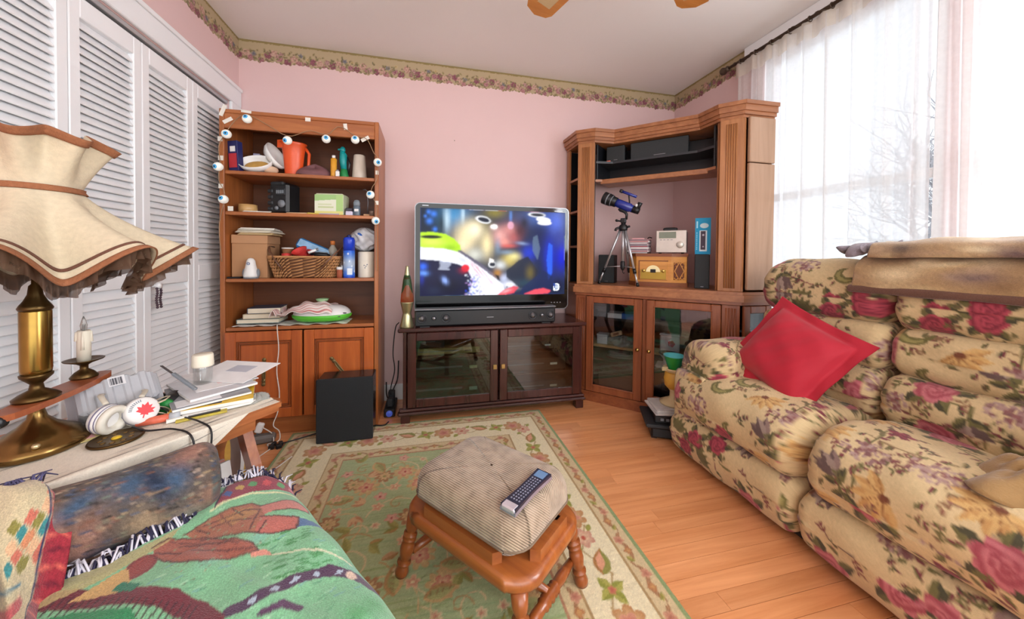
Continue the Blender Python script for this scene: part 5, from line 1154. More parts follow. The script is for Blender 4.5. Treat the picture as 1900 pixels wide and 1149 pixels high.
MB().lathe([(.030, -.05), (.031, -.02), (.031, .055), (.026, .06), (.026, .075)], 24, TM).build('tube', DB, tl)
MB().lathe([(.036, -.15), (.044, -.15), (.045, -.145), (.043, -.09), (.036, -.075), (.035, -.05), (.030, -.048)], 26, TM, caps=False).build('dew_shield', BK, tl)
MB().lathe([(.001, -.13), (.036, -.13), (.036, -.126), (.001, -.126)], 22, TM).build('objective_lens', mat('lens_glass', '#3a1f26', .05), tl)
m_ = MB(); m_.lathe([(.0455, -.118), (.046, -.114), (.0455, -.11)], 26, TM, caps=False); m_.lathe([(.0405, -.088), (.041, -.084), (.04, -.08)], 26, TM, caps=False); m_.build('ring', LG, tl)
MB().lathe([(.026, .075), (.024, .10), (.022, .12), (.001, .12)], 18, TM).build('focuser', BK, tl); MB().lathe([(.012, 0), (.012, .018), (.001, .02)], 14, TM @ T(.0, .022, .09, -PI/2)).build('focus_wheel', WP, tl)
MB().lathe([(.001, 0), (.012, 0), (.014, .03), (.017, .05), (.001, .052)], 14, T(.095, 0, .53, 0, .35, 0)).build('eyepiece', BK, tl)
f0 = c0+ax*.02+Vector((.02, 0, .055)); m_ = MB(); m_.cyl(f0-ax*.05+Vector((0, 0, .03)), f0+ax*.06+Vector((0, 0, .03)), .010, None, 14); m_.build('finder_scope', DB, tl); m_ = MB(); m_.cyl(f0-ax*.065+Vector((0, 0, .03)), f0-ax*.045+Vector((0, 0, .03)), .013, None, 14); m_.tube([tuple(f0+ax*.02-Vector((.01, 0, .03))), tuple(f0+Vector((0, 0, .03)))], .005, 8); m_.build('finder_bracket', BK, tl)
# ---- inside the lower cabinet
def inn(name, lbl, cat, u_, d_, zz, rz=0):
    p = FM @ Vector((u_, d_, 0)); return thing(name, lbl, cat, (p.x, p.y, zz), FA+rz)
r = inn('toilet_bank', 'white toilet shaped coin bank with a red flower emblem', 'coin bank', .615, .10, .308)
WG = mat('white_glazed', '#eeeaea', .15, var=.02)
MB().box(-.06, .06, .02, .065, .09, .205, .008).build('tank', WG, r); MB().box(-.064, .064, .016, .069, .205, .218, .005).build('tank_lid', WG, r)
MB().lathe([(.001, 0), (.05, 0), (.05, .015), (.032, .04), (.035, .065), (.058, .095), (.06, .10), (.05, .098), (.001, .07)], 26, T(0, -.035, 0) @ Matrix.Diagonal((.95, 1.2, 1, 1))).build('bowl', WG, r)
MB().lathe([(.042, .1005), (.06, .1005), (.062, .106), (.042, .106), (.042, .1005)], 26, T(0, -.035, 0) @ Matrix.Diagonal((.95, 1.2, 1, 1)), caps=False).build('seat', mat('dark_seat', '#4a4648', .3), r)
MB().box(-.05, .03, -.06, .06, 0, .02, .008, T(-.03, 0, 0)).build('foot', WG, r)
m_ = MB(); [m_.ball((.012*math.cos(a)+.012, .0185, .155+.012*math.sin(a)), (.011, .002, .011), 12, 6) for a in np.linspace(0, 2*PI, 5, endpoint=False)]; m_.build('emblem', mat('red_emblem', '#cf3a3c', .5), r)
for args in (('storage_box', 'pale grey box on the upper left cabinet shelf', .15, .13, .608, .10, .12, .10, '#9fa4a8'), ('storage_box', 'white flat box on the upper left cabinet shelf', .26, .12, .608, .10, .12, .035, '#e0e2e4'), ('storage_box', 'blue flat box on the upper left cabinet shelf', .36, .12, .608, .10, .12, .04, '#2c62b4'), ('storage_box', 'white small carton behind the left cabinet door', .17, .12, .408, .075, .08, .07, '#c9ccd0'), ('storage_box', 'black low box behind the left cabinet door', .16, .20, .408, .12, .06, .05, '#1f2226'), ('storage_box', 'large dark boxed set on the bottom of the cabinet', .27, .14, .09, .24, .14, .13, '#3f3630'), ('storage_box', 'dark brown case at the bottom right of the cabinet', .68, .16, .09, .22, .14, .14, '#4a3a34')):
    nm, lb, u_, d_, zz, w_, dd, hh, c_ = args
    r = inn(nm, lb, 'box', u_, d_, zz, .05); MB().box(-w_/2, w_/2, -dd/2, dd/2, 0, hh*.8, .003).build('body', mat('box_'+c_, c_, .5), r); MB().box(-w_/2-.002, w_/2+.002, -dd/2-.002, dd/2+.002, hh*.8, hh, .003).build('lid', mat('box_'+c_, c_, .5), r)
r = inn('rolled_mat', 'thick dark grey rolled mat on the upper right cabinet shelf', 'mat', .695, .15, .608); MB().lathe([(.001, -.14), (.055, -.14), (.06, -.13), (.06, .13), (.055, .14), (.001, .14)], 22, T(0, 0, .061, 0, PI/2, 0)).build('roll', mat('charcoal_felt', '#3d3f42', .9), r); MB().lathe([(.061, -.02), (.0615, 0), (.061, .02)], 22, T(0, 0, .061, 0, PI/2, 0), caps=False).build('strap', BK, r)
r = inn('plastic_wrap', 'crumpled clear plastic wrap on the pine shelf', 'plastic wrap', .31, .12, .408)
u, v = np.meshgrid(np.linspace(0, 2*PI, 50, endpoint=False), np.linspace(.03, PI/2, 16), indexing='ij'); q_ = 1+.2*np.sin(5*u+6*v)+.12*np.sin(11*u)
surf('film', np.stack([.10*np.sin(v)*np.cos(u)*q_, .06*np.sin(v)*np.sin(u)*q_, .055*np.cos(v)*q_+.002], -1), mat('clear_wrap', '#a9aca6', .15, var=.2, trans=.4), r, cu=True)
r = inn('wooden_clip', 'small pale wooden gadget on the plastic wrap', 'gadget', .28, .075, .470); MB().box(-.04, .04, -.012, .012, 0, .03, .004, T(ry=-.35, z=.012)).build('body', mat('pale_wood_block', '#caa27a', .6), r); MB().box(-.02, .02, -.0135, -.012, .008, .022, 0, T(ry=-.35, z=.012)).build('slot', HOD, r)
r = inn('coiled_cord', 'coil of grey cord on the dark shelf below the pine shelf', 'cord', .30, .12, .308)
m_ = MB(); m_.tube([((.06+.012*math.sin(k*.9))*math.cos(k*.35)*1.3, (.04+.008*math.sin(k*.7))*math.sin(k*.35), .008+.0006*k) for k in range(70)], .006, 6); m_.build('coil', mat('grey_cord', '#7d7f78', .7), r)
# ---- things on the floor between cabinet and sofa
r = thing('equipment_case', 'flat black equipment case on the floor beside the sofa', 'case', (1.415, 1.795, 0), -.45)
MB().box(-.10, .12, -.13, .10, .006, .07, .01).build('body', BK, r); MB().box(-.13, .12, -.15, .11, .07, .09, .006).build('lid', DG, r)
m_ = MB(); [m_.box(sx-.015, sx+.015, sy-.015, sy+.015, 0, .007) for sx in (-.08, .1) for sy in (-.1, .08)]; m_.build('foot', BK, r)
r = thing('disc_player_unit', 'black disc player with buttons stacked on the equipment case', 'player', (1.425, 1.79, .0905), -.45)
MB().box(-.09, .11, -.12, .10, 0, .045, .004).build('case', BK, r); m_ = MB(); [m_.box(-.06+k*.03, -.043+k*.03, -.1215, -.12, .015, .03) for k in range(5)]; m_.build('button', LG, r, 'stuff')
r = thing('newspaper_stack', 'loose pile of newspapers on the black disc player', 'newspaper', (1.42, 1.79, .136), -.3)
for k in range(5): MB().box(-.10+.006*k, .11-.004*k, -.11+.005*k, .09, k*.005, k*.005+.0045, .0005, T(rz=.08*math.sin(k*2))).build('sheet', mat('newsprint_%d' % (k % 2), ['#c9c6c4', '#dedad6'][k % 2], .9, var=.2, scale=60), r)
fg = thing('parrot_planter', 'yellow bird figurine holding a green pot beside the sofa', 'figurine', (1.465, 1.785, .1615))
YEL = mat('yellow_ceramic', '#e0b04a', .35, var=.1); CRM = mat('cream_ceramic', '#ddc99a', .4)
MB().lathe([(.001, 0), (.075, 0), (.078, .01), (.05, .025), (.022, .04), (.02, .075), (.03, .09)], 24).build('stem_base', CRM, fg); MB().lathe([(.028, .088), (.05, .11), (.056, .15), (.05, .185), (.042, .195), (.001, .195)], 24).build('bird_body', YEL, fg)
m_ = MB(); m_.lathe([(.04, .19), (.055, .205), (.06, .22), (.055, .218), (.038, .20)], 24, caps=False); m_.build('collar', CRM, fg); MB().prism([(-.05, -.012), (-.082, 0), (-.05, .012)], .205, .228).build('wing_tip', CRM, fg)
u, v = np.meshgrid(np.linspace(0, 2*PI, 40, endpoint=False), np.linspace(0, 1, 10), indexing='ij'); cpt = np.zeros(u.shape+(3,)); kk = (.5+.5*np.cos(u+2.4))[..., None]; cpt[:] = np.array(lin('#2d9a3c'))*kk+np.array(lin('#3aa0c8'))*(1-kk)
surf('pot', np.stack([(.03+.028*v)*np.cos(u), (.03+.028*v)*np.sin(u), .205+.085*v], -1), vcol('painted_pot', .3), fg, col=cpt, cu=True)
MB().lathe([(.057, .288), (.06, .29), (.06, .295), (.052, .293), (.03, .24), (.001, .24)], 30, caps=False).build('pot_rim', mat('teal_glaze', '#4fb3b8', .3), fg)
# ================================================================== SOFA
def floral():
    c = Canvas(.84, .84, .0032, '#cfb88c', tile=True); rs = np.random.RandomState(21)
    OL, DK, MA, RO, PK, PU, TN, GD = '#6e6840', '#4d4a36', '#7b3a44', '#a04a55', '#c4757c', '#8d6b78', '#b98a52', '#c4a05c'
    for k in range(16):      # trailing stems
        x, y, a = rs.uniform(0, .84), rs.uniform(0, .84), rs.uniform(0, 6.28); pts = []
        cu = rs.uniform(-9, 9)
        for t in np.linspace(0, .22, 16): pts.append((x, y)); x += .0147*math.cos(a); y += .0147*math.sin(a); a += cu*.0147
        c.line(pts, .0045, [OL, '#8a6f4c', MA][k % 3])
        for q, (px, py) in enumerate(pts[::3]): c.leaf(px, py, rs.uniform(.022, .04), .0065, rs.uniform(0, 6.28), [OL, MA, '#7d5a48', DK][rs.randint(4)], [OL, MA, '#8a7a4c'][rs.randint(3)])
    pos = []
    for k in range(4000):
        x, y = rs.uniform(0, .84), rs.uniform(0, .84)
        if all(min(abs(x-p), .84-abs(x-p))**2+min(abs(y-q), .84-abs(y-q))**2 > .112**2 for p, q in pos): pos.append((x, y))
    def twig(x, y, a, n, cl):
        for q in range(n):
            c.line([(x, y), (x+.016*math.cos(a), y+.016*math.sin(a))], .003, cl); x += .016*math.cos(a); y += .016*math.sin(a); a += rs.uniform(-.4, .4)
            for sg in (-1, 1): c.leaf(x, y, rs.uniform(.014, .022), .0045, a+sg*.8, cl, [MA, '#8a5a48', OL][rs.randint(3)])
    kinds = [0, 1, 2, 3, 4, 5, 6, 1, 7, 2, 0, 3, 6, 4, 1, 5, 7, 2]
    for i, (x, y) in enumerate(pos):
        k = kinds[i % len(kinds)]; a = rs.uniform(0, 6.28)
        for d in range(2): t = rs.uniform(0, 6.28); twig(x+.05*math.cos(t), y+.05*math.sin(t), t+rs.uniform(-.7, .7), 2+d, [OL, '#7d4a44', DK, '#8a6a4c'][rs.randint(4)])
        for d in range(4): t = rs.uniform(0, 6.28); q_ = rs.uniform(.045, .07); c.leaf(x+q_*math.cos(t), y+q_*math.sin(t), rs.uniform(.02, .034), .0065, rs.uniform(0, 6.28), [OL, '#7a7048', '#6b5a40', MA][rs.randint(4)], OL)
        if k in (0, 5):
            a1, b1 = [(PK, RO), ('#b24a58', '#7d2f3e')][k == 5]; r = rs.uniform(.052, .064) if k == 0 else rs.uniform(.042, .052)
            for d in range(5): t = d*1.26+i; c.leaf(x+math.cos(t)*r*.6, y+math.sin(t)*r*.6, r*1.05, r*.34, t, DK, OL)
            c.flower(x, y, r, a1, b1, 7, .25, a, 12); c.flower(x, y, r*.42, b1, a1, 5, .3, a, 6)
        elif k == 1:
            for q in range(70): t, d = rs.uniform(0, 6.28), rs.uniform(0, 1)**.6; c.ell(x+.060*d*math.cos(t), y+.042*d*math.sin(t), rs.uniform(.004, .008), rs.uniform(.004, .007), ['#94706e', '#7d5452', '#b0948c', '#8a5a58', '#a88880'][rs.randint(5)], t)
        elif k == 2:
            r = rs.uniform(.046, .058)
            for d in range(6): t = d*.55+a; c.leaf(x, y, r*1.6, r*.30, t, '#bf935a', '#cda76c')
            for d in range(6): t = .25+d*.55+a; c.line([(x, y), (x+r*1.1*math.cos(t), y+r*1.1*math.sin(t))], .003, '#8f6238')
            c.ell(x, y, .013, .011, '#74442e')
        elif k == 3:
            pts = [(x+.062*(1-t/5)*math.cos(a+t), y+.062*(1-t/5)*math.sin(a+t)) for t in np.linspace(0, 3.6, 20)]
            for p_, w_ in zip(zip(pts[:-1], pts[1:]), np.sin(np.linspace(.25, 3.0, 19))): c.line(p_, .006+.026*w_, '#6f693c')
            for p_, w_ in zip(zip(pts[3:-4], pts[4:-3]), np.sin(np.linspace(.3, 2.9, 12))): c.line(p_, .003+.010*w_, '#9a925a')
        elif k == 4:
            for d, c_ in ((-.42, '#7c6660'), (.42, '#8c746c'), (0, '#a08c80')): c.leaf(x-.03*math.cos(a), y-.03*math.sin(a), .085, .019, a+d, c_, '#685450')
            c.line([(x-.03*math.cos(a), y-.03*math.sin(a)), (x-.09*math.cos(a+.2), y-.09*math.sin(a+.2))], .006, OL)
            for d in (-.9, .9): c.leaf(x-.05*math.cos(a), y-.05*math.sin(a), .055, .012, a+d, OL, DK)
        elif k == 6:
            for d in range(5): t = a+d*.42-.8; c.leaf(x-.03*math.cos(a), y-.03*math.sin(a), .075, .015, t, ['#5d5a38', '#7a7446', '#6b6640'][d % 3], OL)
        else:
            c.flower(x, y, .034, '#93404c', '#6b2c36', 5, .5, a, 7); [c.leaf(x+.03*math.cos(t), y+.03*math.sin(t), .03, .008, t, MA, OL) for t in (a, a+2, a+4)]
    c.noise(.04); return c
FLO = floral()
FAB = vcol('floral_upholstery', .85, .25, 600, .15, fuzz=.05)
sf = thing('reclining_sofa', 'plump beige floral tapestry reclining sofa under the window', 'sofa', (0, 0, 0))
def roll(name, ctrl, a0, a1, re, uv=(0, 0), axis='Y', step=.0055, wr=.0025, par=None, canvas=FLO, m=FAB, gather=(1, 1), sag=None, flip=False):
    """stuffed roll: closed section (p,q) swept along an axis, ends rounded in by re"""
    sec, per = smooth_closed(ctrl, 8); nk = int(per/step); sec, per = smooth_closed(ctrl, nk); cen = sec.mean(0)
    L = a1-a0; na = int(L/step); s = np.linspace(0, L, na)
    th = np.linspace(0, PI/2, 8); s = np.unique(np.r_[s[(s > re*.99) & (s < L-re*.99)], re*(1-np.cos(th)), L-re*(1-np.cos(th))])
    d = np.minimum(s, L-s); ins = np.where(d < re, re*(1-np.sqrt(np.clip(1-(1-d/re)**2, 0, 1))), 0)
    R = np.linalg.norm(sec-cen, axis=1).min(); f = 1-ins/R*.92
    P = np.zeros((len(s), nk, 3)); arc = np.arange(nk)/nk*per
    rip = wr*np.sin(arc[None]*70+3*np.sin(s[:, None]*9))*(gather[0]*np.exp(-s/.06)+gather[1]*np.exp(-(L-s)/.06))[:, None]+wr*.8*np.sin(s[:, None]*17+arc[None]*11)+wr*.6*np.sin(s[:, None]*31-arc[None]*23)
    nrm = (sec-cen)/np.linalg.norm(sec-cen, axis=1, keepdims=True)
    sc = cen+(sec-cen)[None]*f[:, None, None]+nrm[None]*rip[..., None]
    if sag is not None: sc[..., 1] += sag(s/L)[:, None]
    A = (a0+s)[:, None]*np.ones((1, nk))
    if axis == 'Y': P[..., 0], P[..., 1], P[..., 2] = sc[..., 0], A, sc[..., 1]
    elif axis == 'X': P[..., 1], P[..., 0], P[..., 2] = sc[..., 0], A, sc[..., 1]
    col = canvas.at((s[:, None]+uv[0])*np.ones((1, nk))+50*canvas.w, arc[None]*np.ones((len(s), 1))+uv[1]+50*canvas.h)
    # closed ends: concentric rings with a flat print
    rs_ = np.linspace(1, .04, 14)[1:]
    def ring_set(k):
        q = sc[k]; c0 = q.mean(0); R_ = c0+(q-c0)[None]*rs_[:, None, None]; o = np.zeros(R_.shape[:2]+(3,))
        if axis == 'Y': o[..., 0], o[..., 1], o[..., 2] = R_[..., 0], A[k, 0], R_[..., 1]
        else: o[..., 1], o[..., 0], o[..., 2] = R_[..., 0], A[k, 0], R_[..., 1]
        return o, canvas.at(R_[..., 0]+50*canvas.w+uv[0], R_[..., 1]+50*canvas.h+uv[1])
    flat = np.where(d < re*.75)[0]
    col[flat] = canvas.at(sc[flat][..., 0]+50*canvas.w+uv[0], sc[flat][..., 1]+50*canvas.h+uv[1])
    e0, k0 = ring_set(0); e1, k1 = ring_set(-1)
    P = np.concatenate([e0[::-1], P, e1]); col = np.concatenate([k0[::-1], col, k1])
    return surf(name, P, m, par or sf, col=col, cv=True, caps=True)
SEAT = [(1.278, .30), (1.285, .385), (1.35, .448), (1.47, .482), (1.62, .470), (1.76, .44), (1.80, .36), (1.70, .25), (1.5, .225), (1.33, .232)]
FOOT = [(1.272, .14), (1.285, .20), (1.33, .232), (1.42, .24), (1.50, .20), (1.50, .06), (1.44, .03), (1.33, .03), (1.29, .06)]
LUM = [(1.665, .50), (1.67, .57), (1.72, .612), (1.82, .62), (1.90, .58), (1.90, .44), (1.82, .40), (1.71, .41)]
MID = [(1.715, .70), (1.735, .77), (1.79, .795), (1.88, .79), (1.94, .75), (1.94, .64), (1.87, .605), (1.77, .605), (1.72, .64)]
HEAD_ = [(1.735, .88), (1.755, .97), (1.82, 1.03), (1.91, 1.045), (1.975, 1.00), (1.992, .90), (1.975, .80), (1.88, .775), (1.78, .785), (1.74, .82)]
wv = lambda a: (lambda t: a*np.sin(PI*np.clip(t, 0, 1))**.6-a)
for k, (y0, y1) in enumerate(((.957, 1.605), (.30, .951))):
    roll('footrest', FOOT, y0, y1, .05, (.1+k*.47, .2), wr=.003)
    roll('seat_cushion', SEAT, y0-.004, y1+(.006 if k == 0 else 0), .075, (.25+k*.41, .36), wr=.004, sag=wv(.012))
    yb1 = 1.445 if k == 0 else y1
    roll('lumbar_cushion', LUM, y0, yb1, .05, (.05+k*.3, .10+k*.2), wr=.004)
    roll('middle_back_cushion', MID, y0, yb1+.02*(k == 0), .045, (.6+k*.22, .55), wr=.0035)
    roll('headrest_cushion', HEAD_, y0, yb1+.06*(k == 0), .09 if k == 0 else .05, (.35+k*.5, .25), wr=.0035)
ARM = [(1.345, .50), (1.36, .57), (1.42, .615), (1.51, .618), (1.60, .588), (1.634, .50), (1.630, .40), (1.58, .34), (1.42, .33), (1.35, .40)]
roll('arm', ARM, 1.352, 1.99, .085, (.02, .62), 'X', wr=.003)
SIDE = [(1.605, .25), (1.605, .42), (1.57, .45), (1.44, .45), (1.42, .40), (1.42, .08), (1.45, .04), (1.58, .04), (1.605, .08)]
roll('arm_panel', SIDE, 1.31, 1.985, .03, (.3, .1), 'X', wr=.001)
ARM2 = [(x-1.345+.030, z) for x, z in ARM]; roll('arm', ARM2, 1.352, 1.99, .085, (.5, .2), 'X', .008)
roll('arm_panel', [(x-1.42+.13, z) for x, z in SIDE], 1.31, 1.985, .03, (.6, .3), 'X', .008, wr=.001)
roll('back_frame', [(1.80, .40), (1.86, .80), (1.92, .95), (1.97, .93), (1.995, .7), (1.99, .08), (1.96, .04), (1.72, .04), (1.70, .2)], .12, 1.52, .05, (.2, .1), step=.01, wr=.001)
boxo('base_frame', mat('dark_underlining', '#2c2622', .9), 1.36, 1.98, .15, 1.54, .012, .06, sf)
m_ = MB(); [m_.cyl((x, y, 0), (x, y, .014), .025, None, 10) for x in (1.42, 1.92) for y in (.22, .9, 1.48)]; m_.build('glide', BK, sf, 'stuff')
# ---- red flanged cushion leaning on the back
pw = thing('red_cushion', 'bright red square cushion with flanged edge leaning on the sofa back', 'cushion', (1.60, 1.25, .46))
n_ = 70; u, v = np.meshgrid(np.linspace(-1, 1, n_), np.linspace(-1, 1, n_), indexing='ij')
hs = .212; fl_ = .80
pil = np.clip(1-(np.abs(u)/fl_)**3.0, 0, 1)**.5*np.clip(1-(np.abs(v)/fl_)**3.0, 0, 1)**.5
pinch = 1-.06*(1-u*u)*(np.abs(v))-.0*u
pinch2 = 1-.06*(1-v*v)*(np.abs(u))
wr = .0022*np.sin(9*v+5*u)*pil+.0016*np.sin(17*u-11*v)*pil
fr_ = .0025*np.sin(9*(u+v))*(1-pil)
def pside(s_): return np.stack([u*hs*pinch2, v*hs*pinch, s_*(.074*pil+.002)+fr_+wr*s_], -1)
ex = Vector((-.10, -.93, -.34)).normalized()     # pillow right edge direction
nz = Vector((-.80, -.12, .42)); nz = (nz-ex*nz.dot(ex)).normalized(); ey = nz.cross(ex)
R3 = np.array([list(ex), list(ey), list(nz)])
cen = np.array([1.578-1.60, 1.205-1.25, .618-.46])
REDF = mat('red_cotton', '#b8142f', .7, var=.05, scale=12, sheen=.2)
P = np.concatenate([pside(1), pside(-1)[:, ::-1]], axis=1)@R3+cen
surf('cushion_cover', P, REDF, pw, cv=True)
# ---- folded fleece blankets on top of the sofa back
def fleece(seed):
    c = Canvas(1.0, .7, .006, '#a98a62', tile=True); rs = np.random.RandomState(seed)
    for k in range(120): c.glow(rs.uniform(0, 1), rs.uniform(0, .7), rs.uniform(.03, .09), rs.uniform(.012, .04), ['#c4a574', '#7a5a3c', '#e0cda4', '#4e3e38', '#b59a7c', '#6a565a', '#d8c294'][rs.randint(7)], rs.uniform(-.4, .4), .9)
    c.noise(.06); return c
FLE = vcol('fleece', .98, .6, 260, .4, fuzz=.1)
fa, fb_ = fleece(4), fleece(9)
bl = thing('folded_fleece_blanket', 'brown and cream fleece blanket folded along the sofa back, lower layer', 'blanket', (1.90, .7, 1.04))
def sheetroll(name, root, ctrl, y0, y1, re, cvs, seed, amp):
    o = roll(name, [(x-root.location[0], z-root.location[2]) for x, z in ctrl], y0-root.location[1], y1-root.location[1], re, (.1, .1), step=.008, wr=amp, par=root, canvas=cvs, m=FLE); return o
sheetroll('lower_fold', bl, [(1.722, .935), (1.728, .98), (1.75, 1.03), (1.80, 1.062), (1.92, 1.074), (1.99, 1.055), (2.00, 1.04), (1.92, 1.050), (1.81, 1.040), (1.762, 1.008), (1.745, .97), (1.738, .93)], .12, 1.085, .02, fa, 1, .004)
sheetroll('binding', bl, [(1.720, .915), (1.719, .935), (1.727, .945), (1.738, .940), (1.740, .918), (1.730, .912)], .12, 1.083, .006, Canvas(.1, .1, .01, '#6a4a3c'), 1, .002)
bl2 = thing('rolled_fleece_blanket', 'tan and grey fleece blanket folded on top of the sofa back, upper layer', 'blanket', (1.86, .7, 1.085))
sheetroll('fold', bl2, [(1.735, 1.055), (1.738, 1.085), (1.77, 1.112), (1.86, 1.125), (1.95, 1.118), (1.985, 1.098), (1.985, 1.083), (1.92, 1.078), (1.83, 1.077), (1.775, 1.067)], .10, 1.05, .03, fb_, 2, .006)
sheetroll('fold_end', bl2, [(1.742, 1.057), (1.745, 1.085), (1.775, 1.108), (1.86, 1.119), (1.945, 1.112), (1.975, 1.096), (1.975, 1.087), (1.92, 1.081), (1.83, 1.079), (1.78, 1.070)], 1.045, 1.125, .03, Canvas(.2, .2, .01, '#8a8088'), 2, .003)
# ---- tan throw bunched on the second seat
tt = thing('tan_throw', 'tan fleece throw bunched up on the second sofa seat', 'blanket', (1.55, .52, .47))
u, v = np.meshgrid(np.linspace(0, 2*PI, 90, endpoint=False), np.linspace(.03, 1, 24), indexing='ij')
q_ = 1+.12*np.sin(3*u+1)+.06*np.sin(7*u+2*v)
zz = .075*(1-v**2.2)+.018*np.sin(6*u+5*v)*v*(1-v*.6)+.014*np.sin(11*u-9*v)*(1-v)+.009*np.sin(17*u+14*v)*(1-v)
surf('bunched_cloth', np.stack([.20*v*np.cos(u)*q_, .13*v*np.sin(u)*q_-.02, np.maximum(zz, -.02)-.012*v], -1), mat('tan_fleece', '#9d7c4e', .95, var=.15, scale=30, bump=.4, sheen=.4), tt, cu=True, thick=.006)
# ================================================================== SIDE TABLE WITH CLUTTER
TA = math.atan2(.77, .64); TP = (-.45, 1.227); TH = .58
def tw(x, y): return (TP[0]+x*.6392-y*.769, TP[1]+x*.769+y*.6392)
CHW = wood('cherry_table', '#96502c', '#c27a48', 'X', 1, .3, .4); CHZ = wood('cherry_table_upright', '#8d4a2a', '#bb7040', 'Z', 1, .3, .4)
tb = thing('side_table', 'cherry wood side table with shaped edge beside the armchair', 'table', (TP[0], TP[1], 0), TA)
top = [(-.60, .0), (-.56, -.012), (-.03, -.004), (.0, .0), (.012, .02), (.004, .05), (-.006, .20), (.004, .36), (.0, .40), (-.03, .412), (-.56, .415), (-.60, .41), (-.60, .2)]
MB().prism(top, TH-.022, TH-.008).build('top_board', CHW, tb); MB().prism(inset(top, -.025), TH-.034, TH-.022).build('top_moulding', CHW, tb); MB().prism(inset(top, -.012), TH-.008, TH-.002).build('top_edge', CHW, tb)
boxo('apron', CHW, -.56, -.05, .05, .07, TH-.085, TH-.034, tb); boxo('apron', CHW, -.56, -.05, .33, .35, TH-.085, TH-.034, tb)
for xe in (-.035, -.555):
    for sgn, yc in ((-1, .17), (1, .24)):
        q = [(yc, .546), (yc+sgn*.005, .50), (yc+sgn*.045, .42), (yc+sgn*.085, .34), (yc+sgn*.075, .25), (yc+sgn*.055, .17), (yc+sgn*.085, .08), (yc+sgn*.125, .0)]
        q[-1] = (q[-1][0], .0105 if xe > -.1 else 0); q = smooth_open(q, 30); V = []; F = []
        for (yy, zz) in q:
            for dx, dy in ((-.014, -.022), (.014, -.022), (.014, .022), (-.014, .022)): V.append((xe+dx, yy+dy, zz))
        for i in range(29):
            for k in range(4): F.append((i*4+k, i*4+(k+1) % 4, i*4+4+(k+1) % 4, i*4+4+k))
        F += [(3, 2, 1, 0), tuple(116+k for k in range(4))]
        MB().add(V, F).build('leg', CHZ, tb)
boxo('lower_shelf', CHW, -.545, -.045, .10, .32, .262, .28, tb, .004)
# cloth runner draped over the table
rn = thing('table_runner', 'cream table runner with thin dark stripes on the side table', 'table runner', (TP[0], TP[1], TH), TA)
u = np.linspace(-.598, -.012, 150); s_ = np.linspace(-.16, .395, 110); U, S_ = np.meshgrid(u, s_, indexing='ij')
hang = np.clip((-.10-U)*4, 0, 1)                    # overhang grows towards the near end
Yc = np.where(S_ >= .0, S_, 0); drop = np.where(S_ < 0, -S_*hang, 0)
tuck = np.where(S_ < 0, (1-hang)*(-S_)*.0, 0)
Y = np.where(S_ < 0, -.014-.012*np.sin(U*26)*hang*np.clip(-S_*12, 0, 1), S_-.012); Y = np.where((S_ < 0) & (hang <= 0), -.012, Y)
Zr = .0015-drop+.0012*np.sin(U*37+S_*21)*(S_ > .02)+.003*np.exp(-((S_-.05-.1*U)/.012)**2)
RC_ = Canvas(.62, .60, .003, '#e4dccb')
for yy, w_ in ((.05, .003), (.115, .0022), (.18, .0026), (.205, .0016), (.33, .002), (.50, .003)): RC_.line([(0, yy), (.62, yy+.02)], w_, '#4a4540')
RC_.noise(.03)
surf('cloth', np.stack([U, Y, Zr], -1), vcol('runner_cloth', .95, .6, 350), rn, col=RC_.at(U+.6, S_+.17), thick=.001)
tz = TH+.0035
def ont(name, lbl, cat, x, y, zz=0, rz=0, group=None):
    p = tw(x, y); return thing(name, lbl, cat, (p[0], p[1], tz+zz), TA+rz, group)
# ---- the lamp
LB = mat('antique_brass', '#7d6238', .26, .95, var=.3, scale=14); LBD = mat('dark_brass', '#5a4526', .35, .9, var=.25, scale=18)
lx, ly = -.893, 1.031
lp = thing('table_lamp', 'antique brass table lamp with flared ruffled cream shade', 'lamp', (lx, ly, tz))
MB().lathe([(.001, 0), (.078, 0), (.082, .006), (.080, .018), (.072, .022), (.066, .034), (.050, .044), (.030, .058), (.016, .075), (.012, .092), (.014, .104), (.001, .104)], 40).build('base', LB, lp)
MB().ball((.045, -.055, .03), (.007, .007, .006), 12, 8).build('switch', mat('pale_brass', '#d9c79a', .3, .8), lp)
MB().lathe([(.036, .118), (.037, .124), (.028, .132), (.012, .142), (.010, .155), (.017, .163), (.025, .172), (.026, .178), (.022, .18)], 28).build('stem_foot', LBD, lp)
MB().lathe([(.023, .178), (.0245, .19), (.0245, .325), (.023, .33)], 32).build('column', mat('polished_gold_brass', '#94763a', .22, .95, var=.3), lp)
MB().lathe([(.025, .328), (.027, .333), (.024, .34), (.018, .35), (.012, .365), (.010, .385), (.006, .39), (.006, .47), (.001, .47)], 28).build('neck', LBD, lp)
def loc_t(x, y): q = tw(x, y); return Vector((q[0]-lx, q[1]-ly, 0))
b0, b1 = loc_t(-.498, .143), loc_t(-.287, .365)
bd3 = (b1-b0).normalized(); bnn = Vector((-bd3.y, bd3.x, 0))
pl = []
for t in np.linspace(0, 1, 24): p = b0.lerp(b1, t); w_ = .012+.020*math.sin(PI*min(1, max(0, t)))**.5; pl.append((p, w_))
poly = [tuple((p+bnn*w_)[:2]) for p, w_ in pl]+[tuple((p-bnn*w_)[:2]) for p, w_ in pl[::-1]]
MB().prism(poly, .104, .118).build('candle_bar', wood('reddish_bar', '#8d4526', '#b3663c', 'X', 1, .4, .2), lp)
cd = loc_t(-.335, .335); CM = T(cd.x, cd.y, 0)
MB().lathe([(.001, .118), (.026, .118), (.027, .122), (.018, .134), (.008, .142), (.008, .152), (.016, .158), (.037, .166), (.039, .169), (.034, .168), (.014, .163), (.001, .163)], 28, CM).build('candle_cup', LBD, lp)
